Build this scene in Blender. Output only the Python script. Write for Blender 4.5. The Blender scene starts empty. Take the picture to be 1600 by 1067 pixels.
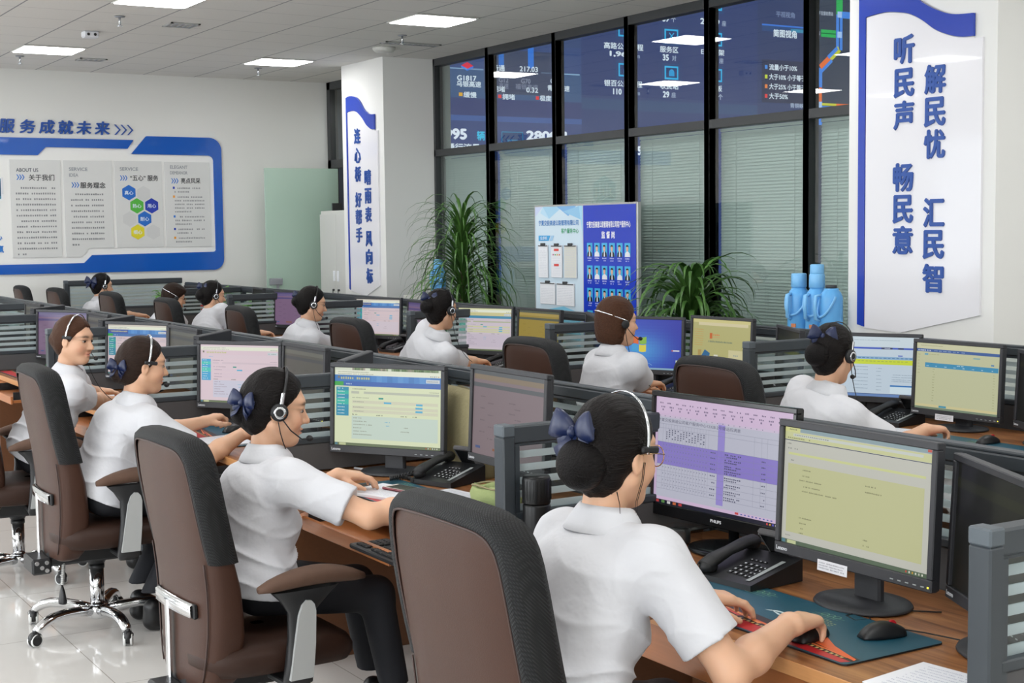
import bpy, bmesh, math, random
import numpy as np
from mathutils import Vector, Matrix

# ------------------------------------------------------------------ camera, world, exposure
scene = bpy.context.scene
COL = scene.collection
EYE = 1.7
CAM_A, CAM_P, CAM_R = math.radians(31.421), math.radians(4.461), math.radians(-0.675)
def camera_axes():
    a, p, r = CAM_A, CAM_P, CAM_R
    F = np.array([math.sin(a)*math.cos(p), math.cos(a)*math.cos(p), -math.sin(p)])
    Rt = np.array([math.cos(a), -math.sin(a), 0.0])
    U = np.cross(Rt, F)
    c, s = math.cos(r), math.sin(r)
    return c*Rt + s*U, -s*Rt + c*U, F
_R, _U, _F = camera_axes()
cam_data = bpy.data.cameras.new('camera')
cam_data.sensor_width = 36.0
cam_data.lens = 36.0*2260.3/1600.0
cam_data.clip_start = 0.05
cam_data.clip_end = 200
cam = bpy.data.objects.new('camera', cam_data)
COL.objects.link(cam)
cam.matrix_world = Matrix(((_R[0], _U[0], -_F[0], 0), (_R[1], _U[1], -_F[1], 0), (_R[2], _U[2], -_F[2], EYE), (0, 0, 0, 1)))
scene.camera = cam
scene.view_settings.view_transform = 'Standard'
scene.view_settings.look = 'None'
scene.view_settings.exposure = 0.0
scene.view_settings.gamma = 1.0
scene.view_settings.use_curve_mapping = False
try:
    scene.cycles.use_denoising = True
    scene.cycles.max_bounces = 8
    scene.cycles.transparent_max_bounces = 24
    scene.cycles.sample_clamp_indirect = 6.0
except Exception:
    pass
world = bpy.data.worlds.new('daylight')
scene.world = world
world.use_nodes = True
world.node_tree.nodes['Background'].inputs[0].default_value = (0.86, 0.93, 1.0, 1)
world.node_tree.nodes['Background'].inputs[1].default_value = 3.0
LAMP = 20.5           # strength of every ceiling panel

ROOM_X0, ROOM_X1 = -4.2, 7.45
ROOM_Y0, ROOM_Y1 = -3.2, 16.42
CEIL = 3.5
def area_light(name, x, y, z, sx, sy, rot, power):
    l = bpy.data.lights.new(name, 'AREA'); l.shape = 'RECTANGLE'; l.size = sx; l.size_y = sy; l.energy = power
    l.color = (0.95, 0.975, 1.0)
    o = bpy.data.objects.new(name, l); COL.objects.link(o); o.location = (x, y, z); o.rotation_euler = rot
    return o
# daylight through the tall windows of the street side (behind and left of the view)
for i in range(4):
    area_light('daylight_window', -4.15, -0.5+4.2*i, 1.9, 2.6, 2.2, (0, math.radians(-90), 0), 105)

area_light('corridor_fill', 7.64, 15.5, 3.3, 0.15, 0.6, (0, 0, 0), 5)   # unseen fill light, added to brighten the corridor wall beyond the glass door
random.seed(4)
# ------------------------------------------------------------------ colours and materials
def s2l(c): return c/12.92 if c <= 0.04045 else ((c+0.055)/1.055)**2.4
def rgb(r, g=None, b=None):
    if isinstance(r, str):
        h = r.lstrip('#'); r, g, b = int(h[0:2], 16), int(h[2:4], 16), int(h[4:6], 16)
    return (s2l(r/255), s2l(g/255), s2l(b/255), 1.0)
MATS = {}
def new_mat(name):
    m = bpy.data.materials.new(name); m.use_nodes = True
    MATS[name] = m
    return m, m.node_tree.nodes, m.node_tree.links, m.node_tree.nodes['Principled BSDF']
def mat(name, col, rough=0.5, metal=0.0, spec=0.5, noise=0.0, nscale=40, bump=0.0, bscale=200, coat=0.0, stretch=None, sheen=0.0):
    m, N, L, P = new_mat(name)
    c = rgb(col) if isinstance(col, str) else col
    P.inputs['Base Color'].default_value = c
    P.inputs['Roughness'].default_value = rough
    P.inputs['Metallic'].default_value = metal
    P.inputs['Specular IOR Level'].default_value = spec
    P.inputs['Coat Weight'].default_value = coat
    if sheen: P.inputs['Sheen Weight'].default_value = sheen
    if noise or bump:
        tc = N.new('ShaderNodeTexCoord'); mp = N.new('ShaderNodeMapping')
        L.new(tc.outputs['Object'], mp.inputs[0])
        if stretch: mp.inputs['Scale'].default_value = stretch
    if noise:
        n = N.new('ShaderNodeTexNoise'); n.inputs['Scale'].default_value = nscale; n.inputs['Detail'].default_value = 4
        L.new(mp.outputs[0], n.inputs['Vector'])
        mx = N.new('ShaderNodeMix'); mx.data_type = 'RGBA'
        mx.inputs[6].default_value = tuple(max(0, v*(1-noise)) for v in c[:3])+(1,)
        mx.inputs[7].default_value = tuple(min(1, v*(1+noise)) for v in c[:3])+(1,)
        L.new(n.outputs['Fac'], mx.inputs[0]); L.new(mx.outputs[2], P.inputs['Base Color'])
    if bump:
        n2 = N.new('ShaderNodeTexNoise'); n2.inputs['Scale'].default_value = bscale; n2.inputs['Detail'].default_value = 3
        L.new(mp.outputs[0], n2.inputs['Vector'])
        b = N.new('ShaderNodeBump'); b.inputs['Strength'].default_value = bump; b.inputs['Distance'].default_value = 0.01
        L.new(n2.outputs['Fac'], b.inputs['Height']); L.new(b.outputs[0], P.inputs['Normal'])
    return m
def emit_mat(name, col, strength):
    m, N, L, P = new_mat(name)
    e = N.new('ShaderNodeEmission'); e.inputs[0].default_value = rgb(col); e.inputs[1].default_value = strength
    L.new(e.outputs[0], N['Material Output'].inputs[0])
    return m
def attr_print(name, rough=0.45):
    m, N, L, P = new_mat(name)
    a = N.new('ShaderNodeAttribute'); a.attribute_name = 'Col'
    L.new(a.outputs['Color'], P.inputs['Base Color']); P.inputs['Roughness'].default_value = rough
    return m
def attr_screen(name, strength, rough=0.28, coat=0.0):
    m, N, L, P = new_mat(name)
    a = N.new('ShaderNodeAttribute'); a.attribute_name = 'Col'
    P.inputs['Base Color'].default_value = (0.012, 0.012, 0.014, 1)
    P.inputs['Roughness'].default_value = rough; P.inputs['Specular IOR Level'].default_value = 0.22
    L.new(a.outputs['Color'], P.inputs['Emission Color']); P.inputs['Emission Strength'].default_value = strength
    return m

mat('wall_paint', '#dcdcd8', 0.8, bump=0.04, bscale=300)
mat('pillar_paint', '#e6e6e3', 0.75, bump=0.03, bscale=300)
mat('frame_black', '#37393b', 0.45)
mat('leather', '#412b22', 0.40, noise=0.10, nscale=7, bump=0.10, bscale=420, spec=0.22)
mat('leather_dark', '#35241d', 0.45, spec=0.2, noise=0.1, nscale=9, bump=0.10, bscale=420)
mat('seam_brown', '#3a2722', 0.5)
mat('arm_pad_brown', '#553d2f', 0.75, noise=0.18, nscale=30, bump=0.1, bscale=500)
mat('chrome', '#d9dadc', 0.10, 1.0)
mat('black_plastic', '#1c1d1f', 0.42)
mat('black_soft', '#17181a', 0.6)
mat('grey_plastic', '#a7a9a8', 0.5, bump=0.05, bscale=900)
mat('white_ring', '#d9dad8', 0.4)
mat('monitor_plastic', '#2c2d31', 0.5, bump=0.03, bscale=1500)
mat('monitor_black', '#101113', 0.16)
mat('rail_grey', '#343a3f', 0.45)
mat('rail_cap', '#4f575d', 0.5)
mat('panel_dark', '#4c4b4c', 0.8, noise=0.06, nscale=250)
mat('desk_edge', '#c08a58', 0.4, noise=0.12, nscale=20, stretch=(1, 1, 14))
mat('drawer_wood', '#a5663a', 0.35, noise=0.22, nscale=5, stretch=(8, 1.2, 18))
mat('panel_wood', '#6b452b', 0.45, noise=0.15, nscale=6, stretch=(8, 1.2, 18))
mat('shirt', '#d2d3d8', 0.75, bump=0.5, bscale=16, sheen=0.1)
mat('trousers', '#14161d', 0.8, bump=0.08, bscale=60)
mat('shoe', '#121214', 0.4)
mat('bow_navy', '#0f1d42', 0.4, bump=0.06, bscale=60)
mat('gold', '#c9a27a', 0.22, 1.0)
mat('silver', '#dfe2e6', 0.18, 1.0)
mat('bottle_black', '#0d0e0f', 0.35, spec=0.3)
mat('cord_black', '#151517', 0.5)
mat('paper', '#eceef2', 0.7)
mat('paper_grey', '#d9dbe0', 0.7)
mat('sign_white', '#e7e6ea', 0.16, coat=0.4)
mat('sign_blue', '#1e3fae', 0.2, coat=0.4)
mat('poster_blue', '#0f56b4', 0.18, coat=0.3)
mat('sheet_grey', '#d2d3d1', 0.4)
mat('char_blue', '#1c4b9c', 0.35)
mat('slogan_blue', '#14499c', 0.35)
mat('thermos_blue', '#62aee8', 0.32)
mat('thermos_pale', '#7fc0f0', 0.35)
mat('orange_tag', '#d98a5a', 0.5)
mat('cabinet_white', '#cfcfca', 0.5)
mat('pot_white', '#d8dadb', 0.3)
mat('pot_yellow', '#e6c21f', 0.4)
mat('pot_pink', '#cf9cd0', 0.4)
mat('soil', '#2d231b', 0.9)
mat('bark', '#6e6650', 0.8, noise=0.3, nscale=30)
mat('blind', '#bcc4c0', 0.5)
mat('tile_metal', '#b9bab8', 0.4, 0.6)
mat('vent_grey', '#8d9096', 0.5)
mat('green_pouch', '#9aa870', 0.8, bump=0.2, bscale=120)
mat('khaki_bag', '#8e8663', 0.85, bump=0.25, bscale=80)
mat('phone_red', '#7a1d2c', 0.35)
mat('phone_face', '#e3d6cf', 0.3)
mat('pen_white', '#cfd2d6', 0.3)
mat('pen_orange', '#e0977a', 0.4)
mat('pen_blue', '#2f4f8f', 0.4)
mat('red_plastic', '#c3202a', 0.35)
mat('key_white', '#c9ccd0', 0.5)
mat('strip_grey', '#9aa0a0', 0.35)
mat('tin', '#c8b58e', 0.3, 0.8)
mat('blue_folder', '#56678f', 0.5)
mat('bag_clear', '#dfe3e6', 0.35)
mat('brown_room', '#8a7357', 0.8)
mat('dark_room', '#5c6472', 0.8)
mat('grey_cloth', '#4a4d55', 0.9)
mat('book_pink', '#c56f86', 0.6)
mat('label_green', '#3f8a4c', 0.6)
mat('eye_white', '#b9aca2', 0.3)
mat('iris', '#1b120d', 0.15)
attr_print('print', 0.42)
attr_print('print_gloss', 0.16)
attr_screen('screen', 0.78)
attr_screen('screen_dim', 0.30)
attr_screen('led_wall', 1.1, 0.6)
emit_mat('lamp_panel', '#ffffff', LAMP)
emit_mat('led_yellow', '#f2e44a', 2.0)

def wood_mat():
    m, N, L, P = new_mat('desk_wood')
    tc = N.new('ShaderNodeTexCoord'); mp = N.new('ShaderNodeMapping'); mp.inputs['Scale'].default_value = (26, 1.6, 26)
    L.new(tc.outputs['Object'], mp.inputs[0])
    n = N.new('ShaderNodeTexNoise'); n.inputs['Scale'].default_value = 1.6; n.inputs['Detail'].default_value = 6; n.inputs['Distortion'].default_value = 1.2
    L.new(mp.outputs[0], n.inputs['Vector'])
    r = N.new('ShaderNodeValToRGB'); L.new(n.outputs['Fac'], r.inputs[0])
    e = r.color_ramp.elements
    e[0].position = 0.28; e[0].color = rgb('#6f4224'); e[1].position = 0.72; e[1].color = rgb('#b07c4c')
    k = e.new(0.5); k.color = rgb('#96623a')
    L.new(r.outputs[0], P.inputs['Base Color']); P.inputs['Roughness'].default_value = 0.32
wood_mat()

def floor_mat():
    m, N, L, P = new_mat('floor_tile')
    g = N.new('ShaderNodeNewGeometry'); sp = N.new('ShaderNodeSeparateXYZ'); L.new(g.outputs['Position'], sp.inputs[0])
    def line(sock, off):
        a = N.new('ShaderNodeMath'); a.operation = 'ADD'; a.inputs[1].default_value = 80+off; L.new(sock, a.inputs[0])
        d = N.new('ShaderNodeMath'); d.operation = 'MODULO'; d.inputs[1].default_value = 0.8; L.new(a.outputs[0], d.inputs[0])
        c = N.new('ShaderNodeMath'); c.operation = 'LESS_THAN'; c.inputs[1].default_value = 0.004; L.new(d.outputs[0], c.inputs[0])
        return c.outputs[0]
    mx = N.new('ShaderNodeMath'); mx.operation = 'MAXIMUM'
    L.new(line(sp.outputs[0], 0.10), mx.inputs[0]); L.new(line(sp.outputs[1], 0.25), mx.inputs[1])
    nz = N.new('ShaderNodeTexNoise'); nz.inputs['Scale'].default_value = 2.5; nz.inputs['Detail'].default_value = 5; L.new(g.outputs['Position'], nz.inputs['Vector'])
    m0 = N.new('ShaderNodeMix'); m0.data_type = 'RGBA'; m0.inputs[6].default_value = rgb('#d2cfcb'); m0.inputs[7].default_value = rgb('#dedcd8'); L.new(nz.outputs['Fac'], m0.inputs[0])
    m1 = N.new('ShaderNodeMix'); m1.data_type = 'RGBA'; m1.inputs[7].default_value = rgb('#a39e97'); L.new(mx.outputs[0], m1.inputs[0]); L.new(m0.outputs[2], m1.inputs[6])
    L.new(m1.outputs[2], P.inputs['Base Color']); P.inputs['Roughness'].default_value = 0.07; P.inputs['Specular IOR Level'].default_value = 0.55
floor_mat()

def ceiling_mat():
    m, N, L, P = new_mat('ceiling_tile')
    g = N.new('ShaderNodeNewGeometry'); sp = N.new('ShaderNodeSeparateXYZ'); L.new(g.outputs['Position'], sp.inputs[0])
    def line(sock, off, per, wid):
        a = N.new('ShaderNodeMath'); a.operation = 'ADD'; a.inputs[1].default_value = per*100-off; L.new(sock, a.inputs[0])
        d = N.new('ShaderNodeMath'); d.operation = 'MODULO'; d.inputs[1].default_value = per; L.new(a.outputs[0], d.inputs[0])
        c = N.new('ShaderNodeMath'); c.operation = 'LESS_THAN'; c.inputs[1].default_value = wid; L.new(d.outputs[0], c.inputs[0])
        return c.outputs[0]
    lx = line(sp.outputs[0], 3.335, 0.6, 0.014); ly = line(sp.outputs[1], 10.8, 0.575, 0.010)
    s = N.new('ShaderNodeMath'); s.operation = 'MULTIPLY'; s.inputs[1].default_value = 0.55; L.new(ly, s.inputs[0])
    mx = N.new('ShaderNodeMath'); mx.operation = 'MAXIMUM'; L.new(lx, mx.inputs[0]); L.new(s.outputs[0], mx.inputs[1])
    nz = N.new('ShaderNodeTexNoise'); nz.inputs['Scale'].default_value = 60; L.new(g.outputs['Position'], nz.inputs['Vector'])
    m0 = N.new('ShaderNodeMix'); m0.data_type = 'RGBA'; m0.inputs[6].default_value = rgb('#d6d4d0'); m0.inputs[7].default_value = rgb('#dfddd9'); L.new(nz.outputs['Fac'], m0.inputs[0])
    m1 = N.new('ShaderNodeMix'); m1.data_type = 'RGBA'; m1.inputs[7].default_value = rgb('#8f8f92'); L.new(mx.outputs[0], m1.inputs[0]); L.new(m0.outputs[2], m1.inputs[6])
    L.new(m1.outputs[2], P.inputs['Base Color']); P.inputs['Roughness'].default_value = 0.9
ceiling_mat()

def trim_weave_mat():
    m, N, L, P = new_mat('black_weave')
    tc = N.new('ShaderNodeTexCoord')
    w = N.new('ShaderNodeTexWave'); w.bands_direction = 'DIAGONAL'; w.inputs['Scale'].default_value = 80; L.new(tc.outputs['Object'], w.inputs['Vector'])
    mp = N.new('ShaderNodeMapping'); mp.inputs['Scale'].default_value = (1, -1, 1); L.new(tc.outputs['Object'], mp.inputs[0])
    w2 = N.new('ShaderNodeTexWave'); w2.bands_direction = 'DIAGONAL'; w2.inputs['Scale'].default_value = 80; L.new(mp.outputs[0], w2.inputs['Vector'])
    mm = N.new('ShaderNodeMath'); mm.operation = 'MULTIPLY'; L.new(w.outputs['Fac'], mm.inputs[0]); L.new(w2.outputs['Fac'], mm.inputs[1])
    r = N.new('ShaderNodeMix'); r.data_type = 'RGBA'; r.inputs[6].default_value = rgb('#0c0d0e'); r.inputs[7].default_value = rgb('#2b2d2f'); L.new(mm.outputs[0], r.inputs[0])
    L.new(r.outputs[2], P.inputs['Base Color']); P.inputs['Roughness'].default_value = 0.6; P.inputs['Specular IOR Level'].default_value = 0.3
    b = N.new('ShaderNodeBump'); b.inputs['Strength'].default_value = 0.5; b.inputs['Distance'].default_value = 0.004; L.new(mm.outputs[0], b.inputs['Height']); L.new(b.outputs[0], P.inputs['Normal'])
trim_weave_mat()

def glass_mats():
    # partition glass: clear pane with horizontal frosted stripes
    m, N, L, P = new_mat('striped_glass')
    N.remove(P)
    g = N.new('ShaderNodeNewGeometry'); sp = N.new('ShaderNodeSeparateXYZ'); L.new(g.outputs['Position'], sp.inputs[0])
    a = N.new('ShaderNodeMath'); a.operation = 'ADD'; a.inputs[1].default_value = -0.885; L.new(sp.outputs[2], a.inputs[0])
    d = N.new('ShaderNodeMath'); d.operation = 'MODULO'; d.inputs[1].default_value = 0.0385; L.new(a.outputs[0], d.inputs[0])
    c = N.new('ShaderNodeMath'); c.operation = 'LESS_THAN'; c.inputs[1].default_value = 0.020; L.new(d.outputs[0], c.inputs[0])
    tr = N.new('ShaderNodeBsdfTransparent'); tr.inputs[0].default_value = (0.86, 0.90, 0.89, 1)
    gl = N.new('ShaderNodeBsdfGlossy'); gl.inputs['Roughness'].default_value = 0.03
    mxg = N.new('ShaderNodeMixShader'); mxg.inputs[0].default_value = 0.06; L.new(tr.outputs[0], mxg.inputs[1]); L.new(gl.outputs[0], mxg.inputs[2])
    df = N.new('ShaderNodeBsdfDiffuse'); df.inputs[0].default_value = rgb('#b9c6c8')
    tl = N.new('ShaderNodeBsdfTranslucent'); tl.inputs[0].default_value = rgb('#b9c6c8')
    md = N.new('ShaderNodeMixShader'); md.inputs[0].default_value = 0.35; L.new(df.outputs[0], md.inputs[1]); L.new(tl.outputs[0], md.inputs[2])
    tr2 = N.new('ShaderNodeBsdfTransparent')
    mf = N.new('ShaderNodeMixShader'); mf.inputs[0].default_value = 0.82; L.new(tr2.outputs[0], mf.inputs[1]); L.new(md.outputs[0], mf.inputs[2])
    ms = N.new('ShaderNodeMixShader'); L.new(c.outputs[0], ms.inputs[0]); L.new(mxg.outputs[0], ms.inputs[1]); L.new(mf.outputs[0], ms.inputs[2])
    L.new(ms.outputs[0], N['Material Output'].inputs[0])
    # window glass: mirror-like sheen growing with the angle
    m, N, L, P = new_mat('window_glass'); N.remove(P)
    tr = N.new('ShaderNodeBsdfTransparent'); tr.inputs[0].default_value = (0.90, 0.94, 0.93, 1)
    gl = N.new('ShaderNodeBsdfGlossy'); gl.inputs['Roughness'].default_value = 0.0; gl.inputs[0].default_value = (1, 1, 1, 1)
    fr = N.new('ShaderNodeFresnel'); fr.inputs[0].default_value = 1.5
    mu = N.new('ShaderNodeMath'); mu.operation = 'MULTIPLY_ADD'; mu.inputs[1].default_value = 1.0; mu.inputs[2].default_value = 0.03; L.new(fr.outputs[0], mu.inputs[0])
    ge = N.new('ShaderNodeNewGeometry'); iv = N.new('ShaderNodeMath'); iv.operation = 'SUBTRACT'; iv.inputs[0].default_value = 1.0; L.new(ge.outputs['Backfacing'], iv.inputs[1])
    mf = N.new('ShaderNodeMath'); mf.operation = 'MULTIPLY'; L.new(mu.outputs[0], mf.inputs[0]); L.new(iv.outputs[0], mf.inputs[1]); mu = mf
    ms = N.new('ShaderNodeMixShader'); L.new(mu.outputs[0], ms.inputs[0]); L.new(tr.outputs[0], ms.inputs[1]); L.new(gl.outputs[0], ms.inputs[2])
    L.new(ms.outputs[0], N['Material Output'].inputs[0])
    # green toughened glass of the door leaf
    m, N, L, P = new_mat('green_glass'); N.remove(P)
    tr = N.new('ShaderNodeBsdfTransparent'); tr.inputs[0].default_value = (0.90, 0.96, 0.93, 1)
    gl = N.new('ShaderNodeBsdfGlossy'); gl.inputs['Roughness'].default_value = 0.02
    df = N.new('ShaderNodeBsdfDiffuse'); df.inputs[0].default_value = rgb('#c4dccd')
    m1 = N.new('ShaderNodeMixShader'); m1.inputs[0].default_value = 0.05; L.new(tr.outputs[0], m1.inputs[1]); L.new(gl.outputs[0], m1.inputs[2])
    m2 = N.new('ShaderNodeMixShader'); m2.inputs[0].default_value = 0.5; L.new(m1.outputs[0], m2.inputs[1]); L.new(df.outputs[0], m2.inputs[2])
    L.new(m2.outputs[0], N['Material Output'].inputs[0])
    # thin lens / clear plastic
    m, N, L, P = new_mat('clear'); N.remove(P)
    tr = N.new('ShaderNodeBsdfTransparent'); tr.inputs[0].default_value = (0.96, 0.96, 0.96, 1)
    gl = N.new('ShaderNodeBsdfGlossy'); gl.inputs['Roughness'].default_value = 0.02
    ms = N.new('ShaderNodeMixShader'); ms.inputs[0].default_value = 0.07; L.new(tr.outputs[0], ms.inputs[1]); L.new(gl.outputs[0], ms.inputs[2])
    L.new(ms.outputs[0], N['Material Output'].inputs[0])
glass_mats()

def skin_mat():
    m, N, L, P = new_mat('skin')
    a = N.new('ShaderNodeAttribute'); a.attribute_name = 'Col'
    L.new(a.outputs['Color'], P.inputs['Base Color'])
    P.inputs['Roughness'].default_value = 0.48
    P.inputs['Subsurface Weight'].default_value = 0.12
    P.inputs['Subsurface Radius'].default_value = (0.012, 0.005, 0.003)
    P.inputs['Subsurface Scale'].default_value = 0.6
skin_mat()
def hair_mat(name, dark, light):
    m, N, L, P = new_mat(name)
    tc = N.new('ShaderNodeTexCoord'); mp = N.new('ShaderNodeMapping'); mp.inputs['Scale'].default_value = (5, 150, 110)
    L.new(tc.outputs['Object'], mp.inputs[0])
    n = N.new('ShaderNodeTexNoise'); n.inputs['Scale'].default_value = 2.2; n.inputs['Detail'].default_value = 4; n.inputs['Distortion'].default_value = 0.15
    L.new(mp.outputs[0], n.inputs['Vector'])
    r = N.new('ShaderNodeMix'); r.data_type = 'RGBA'; r.inputs[6].default_value = rgb(dark); r.inputs[7].default_value = rgb(light); L.new(n.outputs['Fac'], r.inputs[0])
    L.new(r.outputs[2], P.inputs['Base Color']); P.inputs['Roughness'].default_value = 0.42; P.inputs['Specular IOR Level'].default_value = 0.14
    b = N.new('ShaderNodeBump'); b.inputs['Strength'].default_value = 0.8; b.inputs['Distance'].default_value = 0.006; L.new(n.outputs['Fac'], b.inputs['Height']); L.new(b.outputs[0], P.inputs['Normal'])
hair_mat('hair_black', '#060505', '#1a1514')
hair_mat('hair_brown', '#2a1a12', '#5a3a28')
hair_mat('hair_dark_brown', '#17100d', '#3a2a22')
hair_mat('hair_net', '#060505', '#141010')
def leaf_mat():
    m, N, L, P = new_mat('leaf')
    tc = N.new('ShaderNodeTexCoord'); n = N.new('ShaderNodeTexNoise'); n.inputs['Scale'].default_value = 9; L.new(tc.outputs['Object'], n.inputs['Vector'])
    r = N.new('ShaderNodeMix'); r.data_type = 'RGBA'; r.inputs[6].default_value = rgb('#1f3d1d'); r.inputs[7].default_value = rgb('#5c8a3c'); L.new(n.outputs['Fac'], r.inputs[0])
    L.new(r.outputs[2], P.inputs['Base Color']); P.inputs['Roughness'].default_value = 0.4
leaf_mat()
mat('leaf_light', '#5f9a3a', 0.45, noise=0.3, nscale=20)
# ------------------------------------------------------------------ mesh helpers
class MB:
    """collects geometry for ONE mesh object"""
    def __init__(s): s.v = []; s.f = []; s.m = []; s.sm = []; s.c = []; s.col = None
    def add(s, verts, faces, mi=0, smooth=False):
        b = len(s.v); s.v.extend([tuple(p) for p in verts])
        for f in faces:
            s.f.append([b+i for i in f]); s.m.append(mi); s.sm.append(smooth); s.c.append(s.col)
        return s
    def box(s, x0, y0, z0, x1, y1, z1, b=0.0, mi=0, M=None):
        lo, hi = (min(x0, x1), min(y0, y1), min(z0, z1)), (max(x0, x1), max(y0, y1), max(z0, z1))
        b = min(b, 0.49*min(hi[i]-lo[i] for i in range(3)))
        if b <= 0:
            V = [(x, y, z) for x in (lo[0], hi[0]) for y in (lo[1], hi[1]) for z in (lo[2], hi[2])]
            F = [(0, 1, 3, 2), (4, 6, 7, 5), (0, 4, 5, 1), (2, 3, 7, 6), (0, 2, 6, 4), (1, 5, 7, 3)]
        else:
            V = []; idx = {}
            for sx in (0, 1):
                for sy in (0, 1):
                    for sz in (0, 1):
                        sg = (sx, sy, sz)
                        for a in range(3):
                            p = [(hi[i]-b if sg[i] else lo[i]+b) for i in range(3)]
                            p[a] = hi[a] if sg[a] else lo[a]
                            idx[(sg, a)] = len(V); V.append(p)
            F = []
            def g(a, sa, u, su, w, sw):
                k = [0, 0, 0]; k[a] = sa; k[u] = su; k[w] = sw; return tuple(k)
            for a in range(3):
                u, w = (a+1) % 3, (a+2) % 3
                for sa in (0, 1):
                    q = [idx[(g(a, sa, u, su, w, sw), a)] for su, sw in ((0, 0), (1, 0), (1, 1), (0, 1))]
                    F.append(q if sa else q[::-1])
            for a in range(3):           # edges along a
                u, w = (a+1) % 3, (a+2) % 3
                for su in (0, 1):
                    for sw in (0, 1):
                        k0, k1 = g(a, 0, u, su, w, sw), g(a, 1, u, su, w, sw)
                        q = [idx[(k0, u)], idx[(k1, u)], idx[(k1, w)], idx[(k0, w)]]
                        F.append(q if (su != sw) else q[::-1])
            for sx in (0, 1):
                for sy in (0, 1):
                    for sz in (0, 1):
                        q = [idx[((sx, sy, sz), a)] for a in range(3)]
                        F.append(q if (sx+sy+sz) % 2 else q[::-1])
        if M is not None: V = [tuple(M @ Vector(p)) for p in V]
        return s.add(V, F, mi)
    def lathe(s, prof, c=(0, 0, 0), n=24, mi=0, axis=None, cap=True, sx=1, sy=1):
        V = []; F = []
        R = Matrix.Identity(3) if axis is None else Vector((0, 0, 1)).rotation_difference(Vector(axis).normalized()).to_matrix()
        for r, z in prof:
            for k in range(n):
                a = 2*math.pi*k/n
                p = R @ Vector((r*math.cos(a)*sx, r*math.sin(a)*sy, z)); V.append((p.x+c[0], p.y+c[1], p.z+c[2]))
        for i in range(len(prof)-1):
            for k in range(n):
                k2 = (k+1) % n
                F.append((i*n+k, i*n+k2, (i+1)*n+k2, (i+1)*n+k))
        s.add(V, F, mi, True)
        if cap:
            b = len(s.v)-len(V)
            for row, rev in ((0, True), (len(prof)-1, False)):
                if prof[row][0] > 1e-5:
                    f = [b+row*n+k for k in range(n)]
                    s.f.append(f[::-1] if rev else f); s.m.append(mi); s.sm.append(False); s.c.append(s.col)
        return s
    def cyl(s, p0, p1, r0, r1=None, n=16, mi=0, cap=True):
        r1 = r0 if r1 is None else r1
        d = Vector(p1)-Vector(p0)
        return s.lathe([(r0, 0), (r1, d.length)], p0, n, mi, d, cap)
    def tube(s, pts, r, n=8, mi=0, closed=False, flat=1.0, up=None):
        P = [Vector(p) for p in pts]; N = len(P)
        rr = r if hasattr(r, '__len__') else [r]*N
        V = []; F = []
        prev = None
        for i in range(N):
            t = (P[(i+1) % N]-P[i-1]) if closed else (P[min(i+1, N-1)]-P[max(i-1, 0)])
            t.normalize()
            if prev is None:
                u = Vector(up) if up is not None else (Vector((0, 0, 1)) if abs(t.z) < 0.9 else Vector((1, 0, 0)))
            else: u = prev
            u = (u-t*u.dot(t)).normalized(); prev = u
            w = t.cross(u)
            for k in range(n):
                a = 2*math.pi*k/n
                V.append(P[i]+u*(rr[i]*math.cos(a))+w*(rr[i]*flat*math.sin(a)))
        for i in range(N if closed else N-1):
            j = (i+1) % N
            for k in range(n):
                k2 = (k+1) % n; F.append((i*n+k, i*n+k2, j*n+k2, j*n+k))
        if not closed:
            F.append(tuple(range(n))[::-1]); F.append(tuple((N-1)*n+k for k in range(n)))
        return s.add(V, F, mi, True)
    def prism(s, poly, fn, d0, d1, mi=0, smooth_side=False):
        """poly = 2D outline (counter-clockwise); fn(u, v, d) -> 3D point"""
        n = len(poly)
        V = [fn(u, v, d0) for u, v in poly]+[fn(u, v, d1) for u, v in poly]
        s.add(V, [tuple(range(n))[::-1], tuple(range(n, 2*n))], mi)
        b = len(s.v)-2*n
        for i in range(n):
            j = (i+1) % n; s.f.append([b+i, b+j, b+n+j, b+n+i]); s.m.append(mi); s.sm.append(smooth_side); s.c.append(s.col)
        return s
    def ellipsoid(s, c, r, n=16, m=10, mi=0, M=None):
        V = []; F = []
        for i in range(m+1):
            t = math.pi*i/m
            for k in range(n):
                a = 2*math.pi*k/n
                p = Vector((r[0]*math.sin(t)*math.cos(a), r[1]*math.sin(t)*math.sin(a), -r[2]*math.cos(t)))
                if M is not None: p = M @ p
                V.append((p.x+c[0], p.y+c[1], p.z+c[2]))
        for i in range(m):
            for k in range(n):
                k2 = (k+1) % n; F.append((i*n+k, i*n+k2, (i+1)*n+k2, (i+1)*n+k))
        return s.add(V, F, mi, True)
    def grid(s, rows, mi=0, smooth=True, closed=False):
        n = len(rows[0]); V = [p for r in rows for p in r]; F = []
        for i in range(len(rows)-1):
            for k in range(n if closed else n-1):
                k2 = (k+1) % n; F.append((i*n+k, i*n+k2, (i+1)*n+k2, (i+1)*n+k))
        return s.add(V, F, mi, smooth)
    def build(s, name, mats, parent=None, loc=None, rotz=0.0, colors=False):
        me = bpy.data.meshes.new(name)
        me.from_pydata([tuple(p) for p in s.v], [], s.f)
        for m in (mats if isinstance(mats, (list, tuple)) else [mats]): me.materials.append(MATS[m])
        me.polygons.foreach_set('material_index', s.m)
        me.polygons.foreach_set('use_smooth', s.sm)
        if colors:
            ca = me.color_attributes.new('Col', 'FLOAT_COLOR', 'CORNER')
            buf = []
            for f, c in zip(s.f, s.c):
                c = c or (1, 1, 1, 1)
                buf.extend(list(c)*len(f))
            ca.data.foreach_set('color', buf)
        me.update()
        o = bpy.data.objects.new(name, me); COL.objects.link(o)
        if parent is not None: o.parent = parent
        if loc is not None: o.location = loc
        if rotz: o.rotation_euler = (0, 0, rotz)
        return o

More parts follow.
